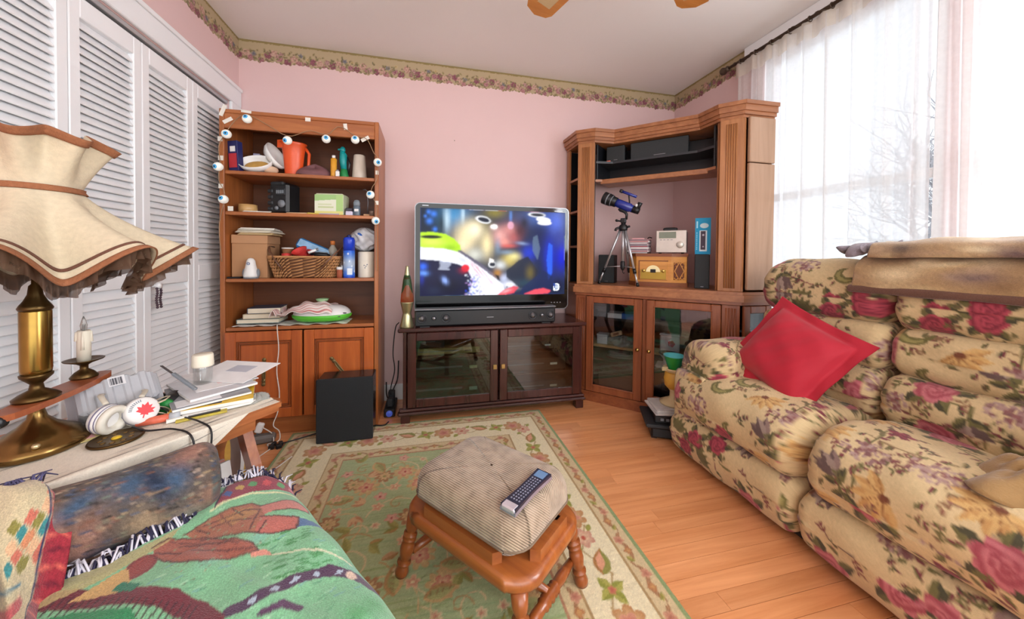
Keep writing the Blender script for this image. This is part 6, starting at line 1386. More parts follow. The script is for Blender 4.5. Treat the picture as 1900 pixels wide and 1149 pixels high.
m_ = MB(); m_.lathe([(.001, .163), (.0135, .163), (.0135, .245), (.012, .249), (.001, .247)], 20, CM)
for a, h in ((.4, .03), (2.2, .045), (4.0, .025), (5.2, .05)): m_.tube([(cd.x+.0132*math.cos(a), cd.y+.0132*math.sin(a), .246), (cd.x+.0142*math.cos(a), cd.y+.0142*math.sin(a), .246-h)], [.0025, .0035], 6)
cn = m_.build('candle', mat('ivory_wax', '#eee6d2', .5), lp); MB().lathe([(.001, .247), (.006, .25), (.0075, .262), (.004, .278), (.001, .288)], 14, CM).build('flame_bulb', mat('clear_bulb', '#d8d6d2', .05, trans=.7), cn); MB().cyl((cd.x, cd.y, .247), (cd.x, cd.y, .265), .0022, None, 6).build('wick', BK, cn)
m_ = MB(); e0 = b0-bd3*.002; m_.lathe([(.001, -.006), (.014, -.006), (.014, .012), (.001, .012)], 16, Matrix.Translation((e0.x, e0.y, .104)) @ bd3.to_track_quat('Z', 'Y').to_matrix().to_4x4()); m_.build('bar_end_cap', BK, lp)
# fluted shade: hourglass with deep folds, brown braid, gauze ruffle
NF = 8
def shade_pt(th, h, out=0):
    """h 0..1 from top rim to lower rim"""
    zt, zw, zb = 1.318-tz, 1.196-tz, 1.018-tz
    if h < .38:
        q = h/.38; r = .112+(.070-.112)*q**.8; z = zt+(zw-zt)*q; amp = .022*(1-q)**1.2
    else:
        q = (h-.38)/.62; r = .070+(.238-.070)*q**1.1; z = zw+(zb-zw)*q**.92; amp = .046*q**1.2
    f = math.cos(NF*th+2.2); k = f
    lift = (.042*f*((h-.38)/.62)**2 if h > .38 else -.012*f*(1-h/.38)**2)
    r = r+amp*k+out; return (r*math.cos(th), r*math.sin(th), z+lift)
TH_ = np.linspace(0, 2*PI, 260, endpoint=False)
LINEN = mat('linen_shade', '#cabda2', .9, var=.18, scale=90, bump=.25, bscale=300)
P = np.array([[shade_pt(t, h) for h in np.linspace(0, 1, 44)] for t in TH_])
sd = surf('lamp_shade', P, LINEN, lp, cu=True, thick=.0015)
BRD = mat('brown_braid', '#96603f', .9, var=.25, scale=150, bump=.6, bscale=500); BRDD = mat('dark_braid', '#6b4636', .9, var=.25, scale=150, bump=.5, bscale=500)
def braid(h0, h1, m, o=.0025):
    Pb = np.array([[shade_pt(t, h, o) for h in np.linspace(h0, h1, 4)] for t in TH_]); return surf('braid', Pb, m, sd, cu=True, thick=.003)
braid(0, .055, BRD); braid(.365, .405, BRD, .004); braid(.965, 1.0, BRD); braid(.91, .925, BRDD)
GZ = sheer('brown_gauze', '#6b5343', .80, .35)
tt_ = np.linspace(0, 2*PI, 700, endpoint=False); rows = []
for t in tt_:
    b = Vector(shade_pt(t, 1.0)); row = []
    for q in np.linspace(0, 1, 6):
        o = -.012-.012*math.sin(75*t+4*math.sin(9*t))*q-.006*math.sin(143*t)*q; rr_ = math.hypot(b.x, b.y)+o-.01*q
        row.append((rr_*math.cos(t), rr_*math.sin(t), b.z+.004-q*(.034+.008*math.sin(31*t))))
    rows.append(row)
surf('gauze_ruffle', np.array(rows), GZ, sd, cu=True)
rows = [[(lambda b, o: ((math.hypot(b.x, b.y)+o)*math.cos(t), (math.hypot(b.x, b.y)+o)*math.sin(t), b.z+.012-q*.038))(Vector(shade_pt(t, 1.0)), -.028-.015*math.sin(52*t)*q) for q in np.linspace(0, 1, 5)] for t in tt_]
surf('gauze_underlayer', np.array(rows), GZ, sd, cu=True)
m_ = MB(); m_.tube([(.068*math.cos(a), .068*math.sin(a), 1.196-tz) for a in np.linspace(0, 2*PI, 24, endpoint=False)], .002, 6, closed=True)
for k in range(3): m_.cyl((0, 0, .468), (.068*math.cos(k*2.1), .068*math.sin(k*2.1), 1.196-tz), .002, None, 6)
m_.cyl((0, 0, .46), (0, 0, 1.2-tz), .003, None, 6); m_.build('shade_carrier', LBD, lp)
cable('lamp_cord', 'dark cord trailing from the lamp base over the table edge', [tuple(Vector((lx-.03, ly-.08, tz+.01))), tuple(Vector((lx+.01, ly-.13, tz+.012))), (-.865, .865, tz+.008), (-.83, .83, .58), (-.815, .815, .48), (-.82, .81, .30)], .004, mat('dark_purple_cord', '#2a2433', .4), 70)
# ---- small things on the runner
r = ont('coaster', 'round ornate dark bronze coaster with yellow centre on the runner', 'coaster', -.334, .108); MB().lathe([(.001, 0), (.048, 0), (.050, .003), (.048, .007), (.044, .005), (.001, .005)], 36).build('disc', LBD, r); MB().lathe([(.001, .005), (.010, .005), (.007, .0085), (.001, .009)], 12).build('boss', mat('yellow_enamel', '#d8b42c', .4), r)
m_ = MB(); [m_.ball((.027*math.cos(a), .027*math.sin(a), .005), (.006, .004, .002), 8, 5) for a in np.linspace(0, 2*PI, 9, endpoint=False)]; m_.build('ornament', LB, r, 'stuff')
hp = ont('headphones', 'white headphones with red maple leaf print lying on the runner', 'headphones', -.300, .172)
HPW = mat('white_vinyl', '#e9e7e4', .35); BGE = mat('cream_pad', '#d9d4c6', .6)
def cup(M, leaf):
    o = MB().lathe([(.001, .016), (.030, .016), (.034, .010), (.036, .0), (.035, -.010), (.030, -.014), (.001, -.014)], 28, M).build('ear_cup', HPW, hp)
    MB().lathe([(.018, -.014), (.034, -.014), (.036, -.020), (.033, -.028), (.020, -.028), (.018, -.014)], 28, M, caps=False).build('ear_pad', BGE, o)
    m2 = MB(); m2.lathe([(.0363, .002), (.0366, 0), (.0363, -.002)], 28, M, caps=False); m2.lathe([(.0352, -.008), (.0357, -.0095), (.035, -.011)], 28, M, caps=False); m2.build('ring', mat('lilac_grey_ring', '#7d7a94', .4), o)
    if leaf:
        pts = [(0, .018), (.004, .010), (.009, .013), (.008, .005), (.016, .006), (.012, 0), (.016, -.004), (.006, -.007), (.007, -.011), (.001, -.010), (.001, -.018), (-.001, -.018), (-.001, -.010), (-.007, -.011), (-.006, -.007), (-.016, -.004), (-.012, 0), (-.016, .006), (-.008, .005), (-.009, .013), (-.004, .010)]
        MB().prism([(x*1.15+.004, y*1.15) for x, y in pts], .0162, .0172, M).build('maple_leaf', mat('maple_red', '#d8222c', .45), o)
        m2 = MB(M=M)
        for k in range(9): a = PI*.65+k*.16; m2.box(.022+.0, .0285, -.0011, .0011, .0158, .0166, 0, M @ T(rz=a))
        m2.build('lettering', LG, o, 'stuff')
# cups stand on edge, outer faces turned to the room
def facing(p, d, roll_=0): return Matrix.Translation(p) @ Vector(d).to_track_quat('Z', 'Y').to_matrix().to_4x4() @ T(rz=roll_)
cup(facing((-.034, .006, .0365), (-.42, .88, .10)), False); cup(facing((.026, -.012, .037), (-.02, -.85, .35), -.35), True)
hb = [(-.03, .02, .07), (-.03, .06, .085), (-.01, .10, .07), (.02, .11, .05), (.05, .09, .06), (.05, .04, .075), (.03, .0, .072)]
MB().tube([tuple(q) for q in smooth_open(hb, 30)], .006, 8, flat=.5).build('headband', mat('beige_band', '#cfc6b4', .5), hp)
cable('headphone_cord', 'dark headphone cord falling over the front of the table', [(*tw(-.30, .13), tz+.012), (*tw(-.285, .085), tz+.006), (*tw(-.25, .035), tz+.006), (*tw(-.235, -.022), tz-.01), (*tw(-.235, -.035), tz-.10), (*tw(-.24, -.036), tz-.2)], .0024, BCAB, 60)
cable('second_headphone_cord', 'dark cable hanging beside the headphone cord', [(*tw(-.235, .16), tz+.03), (*tw(-.21, .10), tz+.008), (*tw(-.20, .03), tz+.006), (*tw(-.195, -.022), tz-.01), (*tw(-.205, -.034), tz-.08), (*tw(-.22, -.036), tz-.19)], .0024, BCAB, 60)
# clear clamshell packaging propped on its edge
r = ont('clamshell_package', 'empty clear plastic clamshell package leaning beside the lamp', 'package', -.285, .285, .0, .0)
CLR = mat('clear_tray_plastic', '#cfd1d6', .1, var=.1, trans=.25)
MC = T(0, 0, .045, .75, -.06, -.12)
o = MB().box(-.075, .075, -.045, .045, .0, .05, .008, MC).build('tray', CLR, r)
for k in range(4): MB().box(-.062+k*.034, -.040+k*.034, -.048, .048, -.003, .054, .006, MC).build('rib', CLR, o)
MB().box(-.09, .09, -.06, .06, -.004, .0, .001, MC).build('flange', CLR, r); 
BC = Canvas(.032, .03, .001, '#dcdcde'); [BC.rect(.003+k*.0025, .004, .0042+k*.0025+(k % 3)*.0004, .026, '#55565c') for k in range(10)]
panel_print('barcode', vcol('printed_card', .55), BC, MC @ T(-.016, .015, .0545, -PI/2), r)
r = ont('cardboard_tag', 'torn yellow card lying against the lamp base', 'card', -.385, .175, .0, .2); MB().box(-.04, .04, -.02, .02, 0, .002, 0, T(0, 0, .006, .2, .12, 0)).build('card', mat('pale_yellow_card', '#d8c98a', .8, var=.1), r); MB().box(.01, .03, -.012, .012, .0022, .003, 0, T(0, 0, .006, .2, .12, 0)).build('pink_print', mat('pink_card', '#d7a0a2', .6), r)
# torch with green end, wallet, glue tube
r = ont('green_capped_tube', 'black tube with round green cap lying on the runner', 'tube', -.215, .19, .0); MB().cyl((0, 0, .021), (.04, .055, .022), .021, None, 20).build('barrel', BK, r); MB().cyl((0, 0, .021), (-.006, -.008, .021), .0215, .020, 22).build('cap', mat('green_cap', '#1c8a3c', .4), r)
r = ont('black_wallet', 'black glasses case behind the headphones', 'case', -.235, .275, .0, .3); MB().ball((0, 0, .022), (.055, .028, .022), 20, 10).build('body', BK, r); MB().tube([(-.055, 0, .022), (0, -.0285, .024), (.055, 0, .022)], .0015, 6).build('seam', LG, r)
r = ont('glue_tube', 'red and white tube lying in front of the headphones', 'tube', -.248, .128, .0, -.5); MB().cyl((-.045, 0, .010), (.02, 0, .011), .009, .011, 14).build('body', mat('red_white_tube', '#d8694e', .4, var=.5, scale=40), r); MB().cyl((.02, 0, .011), (.042, 0, .012), .012, .012, 14).build('cap', mat('clear_cap', '#d5dbe2', .15, trans=.4), r)
r = ont('eyeglasses', 'tangled beige earphone wire beside the headphones', 'wire', -.235, .165, .0); MB().tube([(.02*math.cos(k*.5)*(1+.3*math.sin(k)), .018*math.sin(k*.5), .004+.05*abs(math.sin(k*.13))) for k in range(40)], .0016, 6).build('strand', mat('beige_wire', '#c4b59c', .5), r); r.name = 'earphone_wire'
# magazines and papers
def booklet(lbl, x, y, zz, w_, d_, h_, rz, c1, c2=None, name='magazine', tilt=0):
    r = ont(name, lbl, 'magazine' if name == 'magazine' else 'paper', x, y, zz, rz); M = T(0, 0, .001, 0, tilt, 0)
    MB().box(-w_/2, w_/2, -d_/2, d_/2, 0, h_, .0008, M).build('pages', PAPER, r); MB().box(-w_/2, w_/2, -d_/2, d_/2, h_, h_+.0012, 0, M).build('cover', mat('cover_'+c1, c1, .4, var=.15, scale=30), r)
    if c2: MB().box(-w_*.45, w_*.1, -d_*.46, -d_*.2, h_+.0012, h_+.002, 0, M).build('cover_print', mat('cover_'+c2, c2, .4), r)
    return r
booklet('white magazine at the bottom of the pile on the table end', -.105, .19, .0, .20, .26, .008, -.35, '#e4e2dc')
booklet('yellow and black magazine in the pile on the table end', -.098, .17, .0105, .19, .22, .010, -.5, '#e0b82a', '#2a2c34')
booklet('grey printed brochure on the yellow magazine', -.115, .19, .0235, .18, .22, .006, -.25, '#8f9298', '#e8e8ea')
booklet('white catalogue on top of the magazine pile', -.09, .22, .0325, .17, .22, .006, -.1, '#d6d6da')
r = ont('envelope', 'white envelope lying over the table end, upper one', 'envelope', -.018, .25, .0425, .35); MB().box(-.075, .085, -.11, .11, 0, .0015, 0, T(ry=-.10, z=.009)).build('paper', mat('bright_envelope', '#f0eeee', .7), r); MB().box(.0, .05, -.05, .03, .0016, .002, 0, T(ry=-.10, z=.009)).build('address_window', mat('grey_window', '#c4c8d4', .3), r)
r = ont('folded_letter', 'folded white letter under the upper envelope', 'letter', -.05, .27, .0415, -.2); MB().box(-.08, .08, -.12, .11, 0, .001, 0).build('paper', mat('bright_envelope', '#f0eeee', .7), r); MB().box(-.02, .05, -.08, .02, .001, .0014).build('print', mat('pale_pink_print', '#e8c9c8', .7), r)
jr = ont('candle_jar', 'glass jar candle with cream top standing on the papers', 'candle', -.105, .245, .0425)
MB().lathe([(.001, 0), (.023, 0), (.025, .004), (.025, .05), (.027, .056), (.025, .056), (.0225, .005), (.001, .005)], 26).build('jar', glass('clear_glass', (.95, .96, .96), .12), jr); MB().lathe([(.001, .056), (.028, .056), (.0285, .06), (.027, .092), (.025, .095), (.001, .094)], 26).build('cream_top', mat('ivory_wax', '#eee6d2', .5), jr)
r = ont('scissors', 'grey handled knife standing against the candle jar', 'knife', -.165, .215, .0425, .5); MB().box(-.006, .006, -.045, .045, 0, .008, .002, T(0, 0, .026, .55, .2, 0)).build('handle', LG, r); MB().box(-.004, .004, .045, .09, .002, .004, 0, T(0, 0, .026, .55, .2, 0)).build('blade', SIL, r); r.name = 'craft_knife'
r = ont('crossword_pad', 'small printed pad with yellow cover near the table front edge', 'pad', -.175, .075, 0, -.42); MB().box(-.055, .055, -.014, .014, 0, .006, .001).build('pages', mat('pad_yellow', '#b5a540', .6, var=.4, scale=70), r); MB().box(-.03, .04, -.008, .006, .006, .009, .001).build('black_pen', BK, r)
r = ont('crumpled_wrapper', 'crumpled cellophane wrapper at the table corner', 'wrapper', -.045, .055, 0)
u, v = np.meshgrid(np.linspace(0, 2*PI, 30, endpoint=False), np.linspace(.05, 1.5, 10), indexing='ij'); q_ = 1+.35*np.sin(5*u+4*v)
surf('film', np.stack([.032*np.sin(v)*np.cos(u)*q_, .022*np.sin(v)*np.sin(u)*q_, .018*np.cos(v)*q_], -1), mat('clear_wrap', '#a9aca6', .15, var=.2, trans=.4), r, cu=True)
# under the table
r = thing('magazine_tray', 'black plastic tray on the lower shelf of the side table', 'tray', (*tw(-.115, .205), .281), TA)
m_ = MB(); m_.box(-.085, .065, -.095, .095, 0, .006); m_.box(-.085, .065, .088, .095, .006, .075, .002); m_.box(-.085, .065, -.095, -.088, .006, .03, .002); m_.box(-.085, -.078, -.095, .095, .006, .07, .002); m_.build('tray', BK, r)
for k, (c_, lb) in enumerate((('#e6e2dc', 'white letters standing in the black tray, front one'), ('#c98a7c', 'pinkish booklet standing in the black tray, middle one'), ('#3a6ea8', 'blue booklet standing in the black tray, rear one'))):
    p = tw(-.12+.02*k*0, .155+k*.035); r = thing('booklet', lb, 'booklet', (p[0], p[1], .2885), TA, 'booklets in the black tray'); MB().box(-.07, .055, -.006, .006, 0, .085-.006*k, .001, T(rx=-.25)).build('pages', PAPER, r); MB().box(-.07, .055, -.0075, -.006, 0, .085-.006*k, 0, T(rx=-.25)).build('cover', mat('cover_'+c_, c_, .5), r)
r = thing('leg_glare_board', 'added pale board imitating window glare on the side table leg', 'board', (*tw(.03, .34), 0), TA)  # added board, its pale colour stands in for window glare on the leg
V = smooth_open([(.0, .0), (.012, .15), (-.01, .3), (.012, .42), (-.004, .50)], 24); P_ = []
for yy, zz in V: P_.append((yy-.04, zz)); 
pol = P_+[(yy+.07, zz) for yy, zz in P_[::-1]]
MB().prism(pol, -.006, .006, Matrix(((0, 0, 1, 0), (1, 0, 0, 0), (0, 1, 0, 0), (0, 0, 0, 1)))).build('panel', mat('leg_glare_paint', '#c9c4c2', .4), r); boxo('foot_rail', mat('leg_glare_paint', '#c9c4c2', .4), -.02, .02, -.05, .05, 0, .012, r)
r = thing('yellow_bag', 'crumpled dull yellow bag on the floor behind the side table', 'bag', (-.86, 1.72, 0))
u, v = np.meshgrid(np.linspace(0, 2*PI, 40, endpoint=False), np.linspace(.05, PI-.05, 18), indexing='ij'); q_ = 1+.15*np.sin(4*u+3*v)+.1*np.sin(9*u-5*v)
surf('bag_skin', np.stack([.10*np.sin(v)*np.cos(u)*q_, .11*np.sin(v)*np.sin(u)*q_, .12-.12*np.cos(v)], -1), mat('dull_yellow', '#b9913c', .7, var=.3, scale=25), r, cu=True); MB().tube([(-.03, 0, .225), (0, 0, .25), (.03, 0, .225)], .006, 6).build('tie', WP, r)

# ================================================================== ARMCHAIR WITH THROWS
QA = math.atan2(.6, .8)
ch = thing('armchair', 'tapestry upholstered armchair in the near left corner', 'armchair', (-.338, .999, .0105), QA)
def tapestry():
    c = Canvas(.6, .6, .003, '#5a5048', tile=True); rs = np.random.RandomState(5)
    for k in range(2600): x, y = rs.uniform(0, .6), rs.uniform(0, .6); c.line([(x, y), (x+.006, y)], .003, ['#2a2624', '#a08a6c', '#46566e', '#8a5f4c', '#75806c', '#c0a890'][rs.randint(6)])
    for k in range(75): c.glow(rs.uniform(0, .6), rs.uniform(0, .6), rs.uniform(.02, .06), rs.uniform(.015, .04), ['#33405c', '#8f6c5c', '#241f1e', '#9c7c68', '#4c3a30', '#3c5670', '#9a7060', '#1e2a40', '#a08a6e', '#5f7070'][rs.randint(10)], rs.uniform(0, 3), .95)
    for k in range(900): x, y = rs.uniform(0, .6), rs.uniform(0, .6); c.line([(x, y), (x+rs.uniform(.004, .014), y+.002)], .003, ['#2a2624', '#8a745c', '#3f4c62', '#7a5444'][rs.randint(4)])
    c.noise(.12); return c
TAP = tapestry(); TAPM = vcol('tapestry_weave', .95, .6, 500, .1, fuzz=.15)
AR = [(.052+.070*math.cos(a), .512+.076*math.sin(a)) for a in np.linspace(0, 2*PI, 14, endpoint=False)]
roll('arm', AR, -.52, -.148, .03, (.1, .1), 'X', .004, .002, ch, TAP, TAPM)
roll('arm_panel', [(.0, .12), (.0, .48), (.03, .52), (.07, .52), (.10, .48), (.10, .12), (.07, .06), (.03, .06)], -.54, -.155, .02, (.3, .2), 'X', .008, .001, ch, TAP, TAPM)
roll('seat_base', [(-.66, .10), (-.66, .30), (-.6, .34), (-.04, .34), (-.0, .30), (-.0, .10), (-.05, .06), (-.6, .06)], -.56, -.035, .03, (.1, .3), 'X', .012, .001, ch, TAP, TAPM)
roll('seat_cushion', [(-.655, .37), (-.645, .43), (-.58, .452), (-.10, .452), (-.03, .43), (-.02, .37), (-.06, .335), (-.6, .335)], -.50, -.012, .05, (.2, .2), 'X', .012, .001, ch, TAP, TAPM)
roll('backrest', [(-.66, .40), (-.66, .62), (-.6, .68), (.02, .58), (.06, .52), (.06, .30), (.0, .20), (-.6, .20)], -.66, -.50, .05, (.4, .1), 'X', .012, .001, ch, TAP, TAPM)
for xx, yy in ((-.06, -.05), (-.06, -.6), (-.58, .05), (-.58, -.6)): MB().lathe([(.001, 0), (.018, 0), (.026, .06), (.001, .062)], 14, T(xx, yy, 0)).build('leg', CHZ, ch)
# green pictorial throw over the seat
th_ = thing('pictorial_throw', 'green woven throw with pictured figures and striped fringe on the armchair seat', 'throw', (-.338, .999, .46), QA)
def throw_print():
    ox, oy = .50, .72; c = Canvas(1.0, .90, .0024, '#7fbd90'); rs = np.random.RandomState(3)
    t = lambda pts: [(a+ox, b+oy) for a, b in pts]
    for k in range(900): x, y = rs.uniform(0, 1.0), rs.uniform(0, .9); c.line([(x, y), (x+rs.uniform(.004, .016), y+rs.uniform(-.004, .004))], .004, ['#94cba2', '#6bab80', '#8cc79e', '#a8d8b2', '#5f9f78', '#74b0a4'][rs.randint(6)])
    for k in range(14): c.glow(rs.uniform(.3, .55), rs.uniform(.2, .6), .03, .02, ['#7db8a8', '#a5d6a8', '#4f9a5c'][k % 3], rs.uniform(0, 3), .7)
    for k in range(60): x, y = rs.uniform(.36, .44), rs.uniform(.38, .52); c.line([(x, y), (x+.012, y-.006)], .003, '#3f8a4c')
    strip = [(-.165, -.02), (-.127, .058), (-.088, .062), (.02, -.012), (.01, -.069), (-.094, -.014), (-.15, -.02)]
    c.poly(t(strip), '#8f2f42')
    for x, y, c1 in ((-.135, .012, '#3a5a9c'), (-.11, .022, '#c8a24c'), (-.085, .018, '#4f9a5c'), (-.06, .002, '#c84a50'), (-.035, -.018, '#4f9a5c'), (-.012, -.035, '#c8707a')): c.poly(t([(x-.010, y), (x, y+.016), (x+.010, y), (x, y-.016)]), c1)
    c.line(t([(-.17, -.025), (-.15, -.016), (-.096, -.020), (-.023, -.073), (.04, -.13)]), .007, '#dfe0b0')
    c.line(t([(-.165, -.02), (-.127, .06), (-.09, .066), (.0, .0)]), .004, '#2a2a3c')
    c.poly(t([(-.219, -.058), (-.178, -.047), (-.14, -.044), (-.106, -.059), (-.093, -.089), (-.102, -.152), (-.121, -.172), (-.164, -.129), (-.199, -.098)]), '#a3664c')
    c.poly(t([(-.17, -.06), (-.11, -.07), (-.105, -.11), (-.15, -.105)]), '#b0804f'); c.line(t([(-.19, -.06), (-.12, -.075), (-.10, -.10), (-.13, -.15)]), .004, '#5c3430'); c.line(t([(-.16, -.052), (-.15, -.11)]), .003, '#6b3c34')
    c.poly(t([(-.096, -.086), (-.037, -.112), (-.018, -.155), (-.026, -.171), (-.084, -.132), (-.099, -.129)]), '#c4786c')
    c.poly(t([(-.107, -.129), (-.053, -.187), (-.065, -.216), (-.108, -.191), (-.125, -.168)]), '#b5665a')
    c.poly(t([(-.053, -.187), (-.016, -.225), (-.017, -.237), (-.063, -.215)]), '#4a6f9c')
    c.poly(t([(-.266, -.057), (-.243, -.047), (-.192, -.097), (-.137, -.192), (-.134, -.218), (-.172, -.201), (-.21, -.177), (-.244, -.131), (-.263, -.089)]), '#a05a48')
    c.line(t([(-.262, -.075), (-.22, -.12), (-.17, -.18), (-.14, -.205)]), .004, '#5a2f2c'); c.line(t([(-.24, -.06), (-.2, -.11), (-.16, -.16)]), .003, '#6b3a34')
    c.poly(t([(-.145, -.212), (-.121, -.225), (-.117, -.248), (-.146, -.226)]), '#d98f7c'); c.ell(-.284+ox, -.098+oy, .022, .030, '#7d2f30', -.5); c.ell(-.284+ox, -.098+oy, .016, .023, '#8f3c36', -.5)
    c.line(t([(-.117, -.248), (-.076, -.286), (-.039, -.338), (-.02, -.367)]), .004, '#d8d6b8')
    c.line(t([(-.197, -.327), (-.184, -.332), (-.157, -.334), (-.112, -.341), (-.063, -.36), (-.028, -.401), (-.017, -.433), (.02, -.47)]), .022, '#4f3450')
    for x, y in ((-.17, -.334), (-.14, -.337), (-.11, -.342), (-.08, -.354), (-.05, -.376)): c.poly(t([(x-.008, y), (x, y+.006), (x+.008, y), (x, y-.006)]), '#a9b8c8')
    c.ell(-.036+ox, -.395+oy, .008, .012, '#e0c4b0')
    c.line(t([(-.424, -.048), (-.414, -.056), (-.37, -.09), (-.303, -.163), (-.259, -.22), (-.233, -.28), (-.22, -.33)]), .030, '#6e2430')
    for k in range(26): q = k/26; x, y = -.42+.19*q, -.05-.24*q**1.1; c.line(t([(x-.008, y-.012), (x+.008, y+.010)]), .003, '#3c1822')
    c.poly(t([(-.43, -.085), (-.36, -.13), (-.30, -.20), (-.28, -.30), (-.45, -.3)]), '#2f8a56'); c.poly(t([(-.364, -.103), (-.33, -.094), (-.3, -.085), (-.297, -.126), (-.312, -.142)]), '#c9a468'); c.poly(t([(-.319, -.128), (-.306, -.12), (-.284, -.153), (-.298, -.161)]), '#1f7a5c')
    c.poly(t([(-.46, -.02), (-.36, -.04), (-.28, -.04), (-.22, -.03), (-.24, -.055), (-.33, -.09), (-.42, -.08)]), '#b9a872', .8)
    for pl_ in ([(-.219, -.058), (-.178, -.047), (-.14, -.044), (-.106, -.059), (-.093, -.089)], [(-.096, -.086), (-.037, -.112), (-.018, -.155), (-.026, -.171), (-.084, -.132)], [(-.107, -.129), (-.053, -.187), (-.065, -.216), (-.108, -.191), (-.125, -.168)], [(-.266, -.057), (-.243, -.047), (-.192, -.097), (-.137, -.192), (-.134, -.218)], [(-.134, -.218), (-.172, -.201), (-.21, -.177), (-.244, -.131), (-.263, -.089)], [(-.199, -.098), (-.164, -.129), (-.121, -.172), (-.102, -.152)], [(-.18, -.075), (-.15, -.085), (-.12, -.12)], [(-.23, -.085), (-.19, -.125), (-.155, -.175)], [(-.2, -.06), (-.185, -.09)], [(-.14, -.05), (-.128, -.09)]): c.line(t(pl_), .0035, '#54302c')
    for k in range(160): x, y = rs.uniform(-.25, -.1), rs.uniform(-.21, -.05); c.ell(x+ox, y+oy, .002, .002, ['#7fbd90', '#8a5040', '#b5765c', '#6a3c32'][rs.randint(4)], 0, .5)
    c.line(t([(-.165, -.365), (-.141, -.373), (-.124, -.403)]), .012, '#5a3a58'); c.noise(.06); return c
TC = throw_print()
ar = np.linspace(-.46, .42, 400)
be = np.interp(ar, [-.46, -.38, -.32, -.27, -.21, -.165, -.14, -.107, -.056, -.01, .03, .2, .45], [-.05, -.035, -.05, -.03, -.025, .02, .075, .078, .055, -.005, -.03, -.05, -.05])
tq = np.linspace(0, 1, 280); Aa = ar[:, None]*np.ones((1, 280)); Bb = be[:, None]+(-.64-be[:, None])*tq[None]
rad = .055; a_b = -.065
over = np.clip(Aa-a_b, 0, None); ang = np.clip(over/rad, 0, PI/2*.96)
Xc = np.where(Aa < a_b, Aa, a_b+rad*np.sin(ang)+.03*np.clip(over-rad*PI/2, 0, None)); Zc = np.where(Aa < a_b, 0, -rad*(1-np.cos(ang))-np.clip(over-rad*PI/2*.96, 0, None)*.97)
wrk = .0035*np.sin(Aa*30+Bb*14)+.003*np.sin(Bb*38-Aa*9)+.006*np.exp(-((Aa+.20+.35*(Bb+.2))/.018)**2)*(Bb < -.12)+.005*np.exp(-((Aa+.12+.3*(Bb+.3))/.02)**2)*(Bb < -.15)
edge_d = (be[:, None]-Bb); Zc = Zc+wrk*np.clip(edge_d/.03, .2, 1)+.008-.02*np.clip(1-edge_d/.02, 0, 1)*(Aa > -.14)*(Bb > 0)
surf('woven_cloth', np.stack([Xc, Bb, Zc+.004], -1), vcol('throw_weave', .98, .7, 420, .3, fuzz=.18), th_, col=TC.at(Aa+.50, Bb+.72), thick=.004)
# fringe: hundreds of twisted strands along the edge
fr_ = MB(); frd = MB(); rs = np.random.RandomState(8)
for k in range(250):
    a = -.455+k*(.475/250)+rs.uniform(-.004, .004); b = float(np.interp(a, ar, be)); x, zz = (a, 0) if a < a_b else (a_b+rad*math.sin((a-a_b)/rad), -rad*(1-math.cos((a-a_b)/rad)))
    L_ = rs.uniform(.026, .046); dx, dy, dz = rs.uniform(-.03, .03), L_*rs.uniform(.5, 1), rs.uniform(.0, .022) if a < -.15 else rs.uniform(-.006, .012)
    p0 = (x, b-.004, zz+.010); p1 = (x+dx*.4, b+dy*.5, zz+.016+dz); p2 = (x+dx, b+dy, zz+.010+dz*.6)
    (fr_ if rs.uniform() < .5 else frd).tube([p0, p1, p2], [.0019, .0021, .0012], 5)
fr_.build('fringe_light', mat('fringe_cream', '#d6d3de', .9), th_, 'stuff'); frd.build('fringe_dark', mat('fringe_navy', '#2d2a45', .9), th_, 'stuff')
# second throw: cream with woven diamonds hanging over the chair back
t2 = thing('diamond_throw', 'cream and red woven throw with diamonds over the armchair back', 'throw', (-.338, .999, .46), QA)
def diamond_print():
    c = Canvas(.5, .6, .003, '#cbbd98')
    for (x, y) in ((.16, .22), (.20, .42), (.12, .06)):
        for i in range(-2, 3):
            for j in range(-2, 3):
                if abs(i)+abs(j) < 3: c.poly([(x+.018*(i-j)-.016, y+.018*(i+j)), (x+.018*(i-j), y+.018*(i+j)+.016), (x+.018*(i-j)+.016, y+.018*(i+j)), (x+.018*(i-j), y+.018*(i+j)-.016)], ['#d28a62', '#3f8a8c', '#8a8440', '#c9705c', '#e0b48c'][(i*2+j) % 5])
    c.line([(.27, 0), (.29, .6)], .07, '#9c2f3c'); [c.line([(.24, k*.02), (.32, k*.02+.016)], .004, ['#d86a5c', '#6b1f30'][k % 2]) for k in range(30)]
    c.line([(.23, 0), (.25, .6)], .006, '#2f3a5c'); c.line([(.02, .32), (.2, .33)], .02, '#b85a5c'); c.line([(.02, .345), (.2, .355)], .006, '#4a7a8c'); c.noise(.08); return c
DC = diamond_print()
uu, vv = np.meshgrid(np.linspace(0, 1, 110), np.linspace(0, 1, 120), indexing='ij')
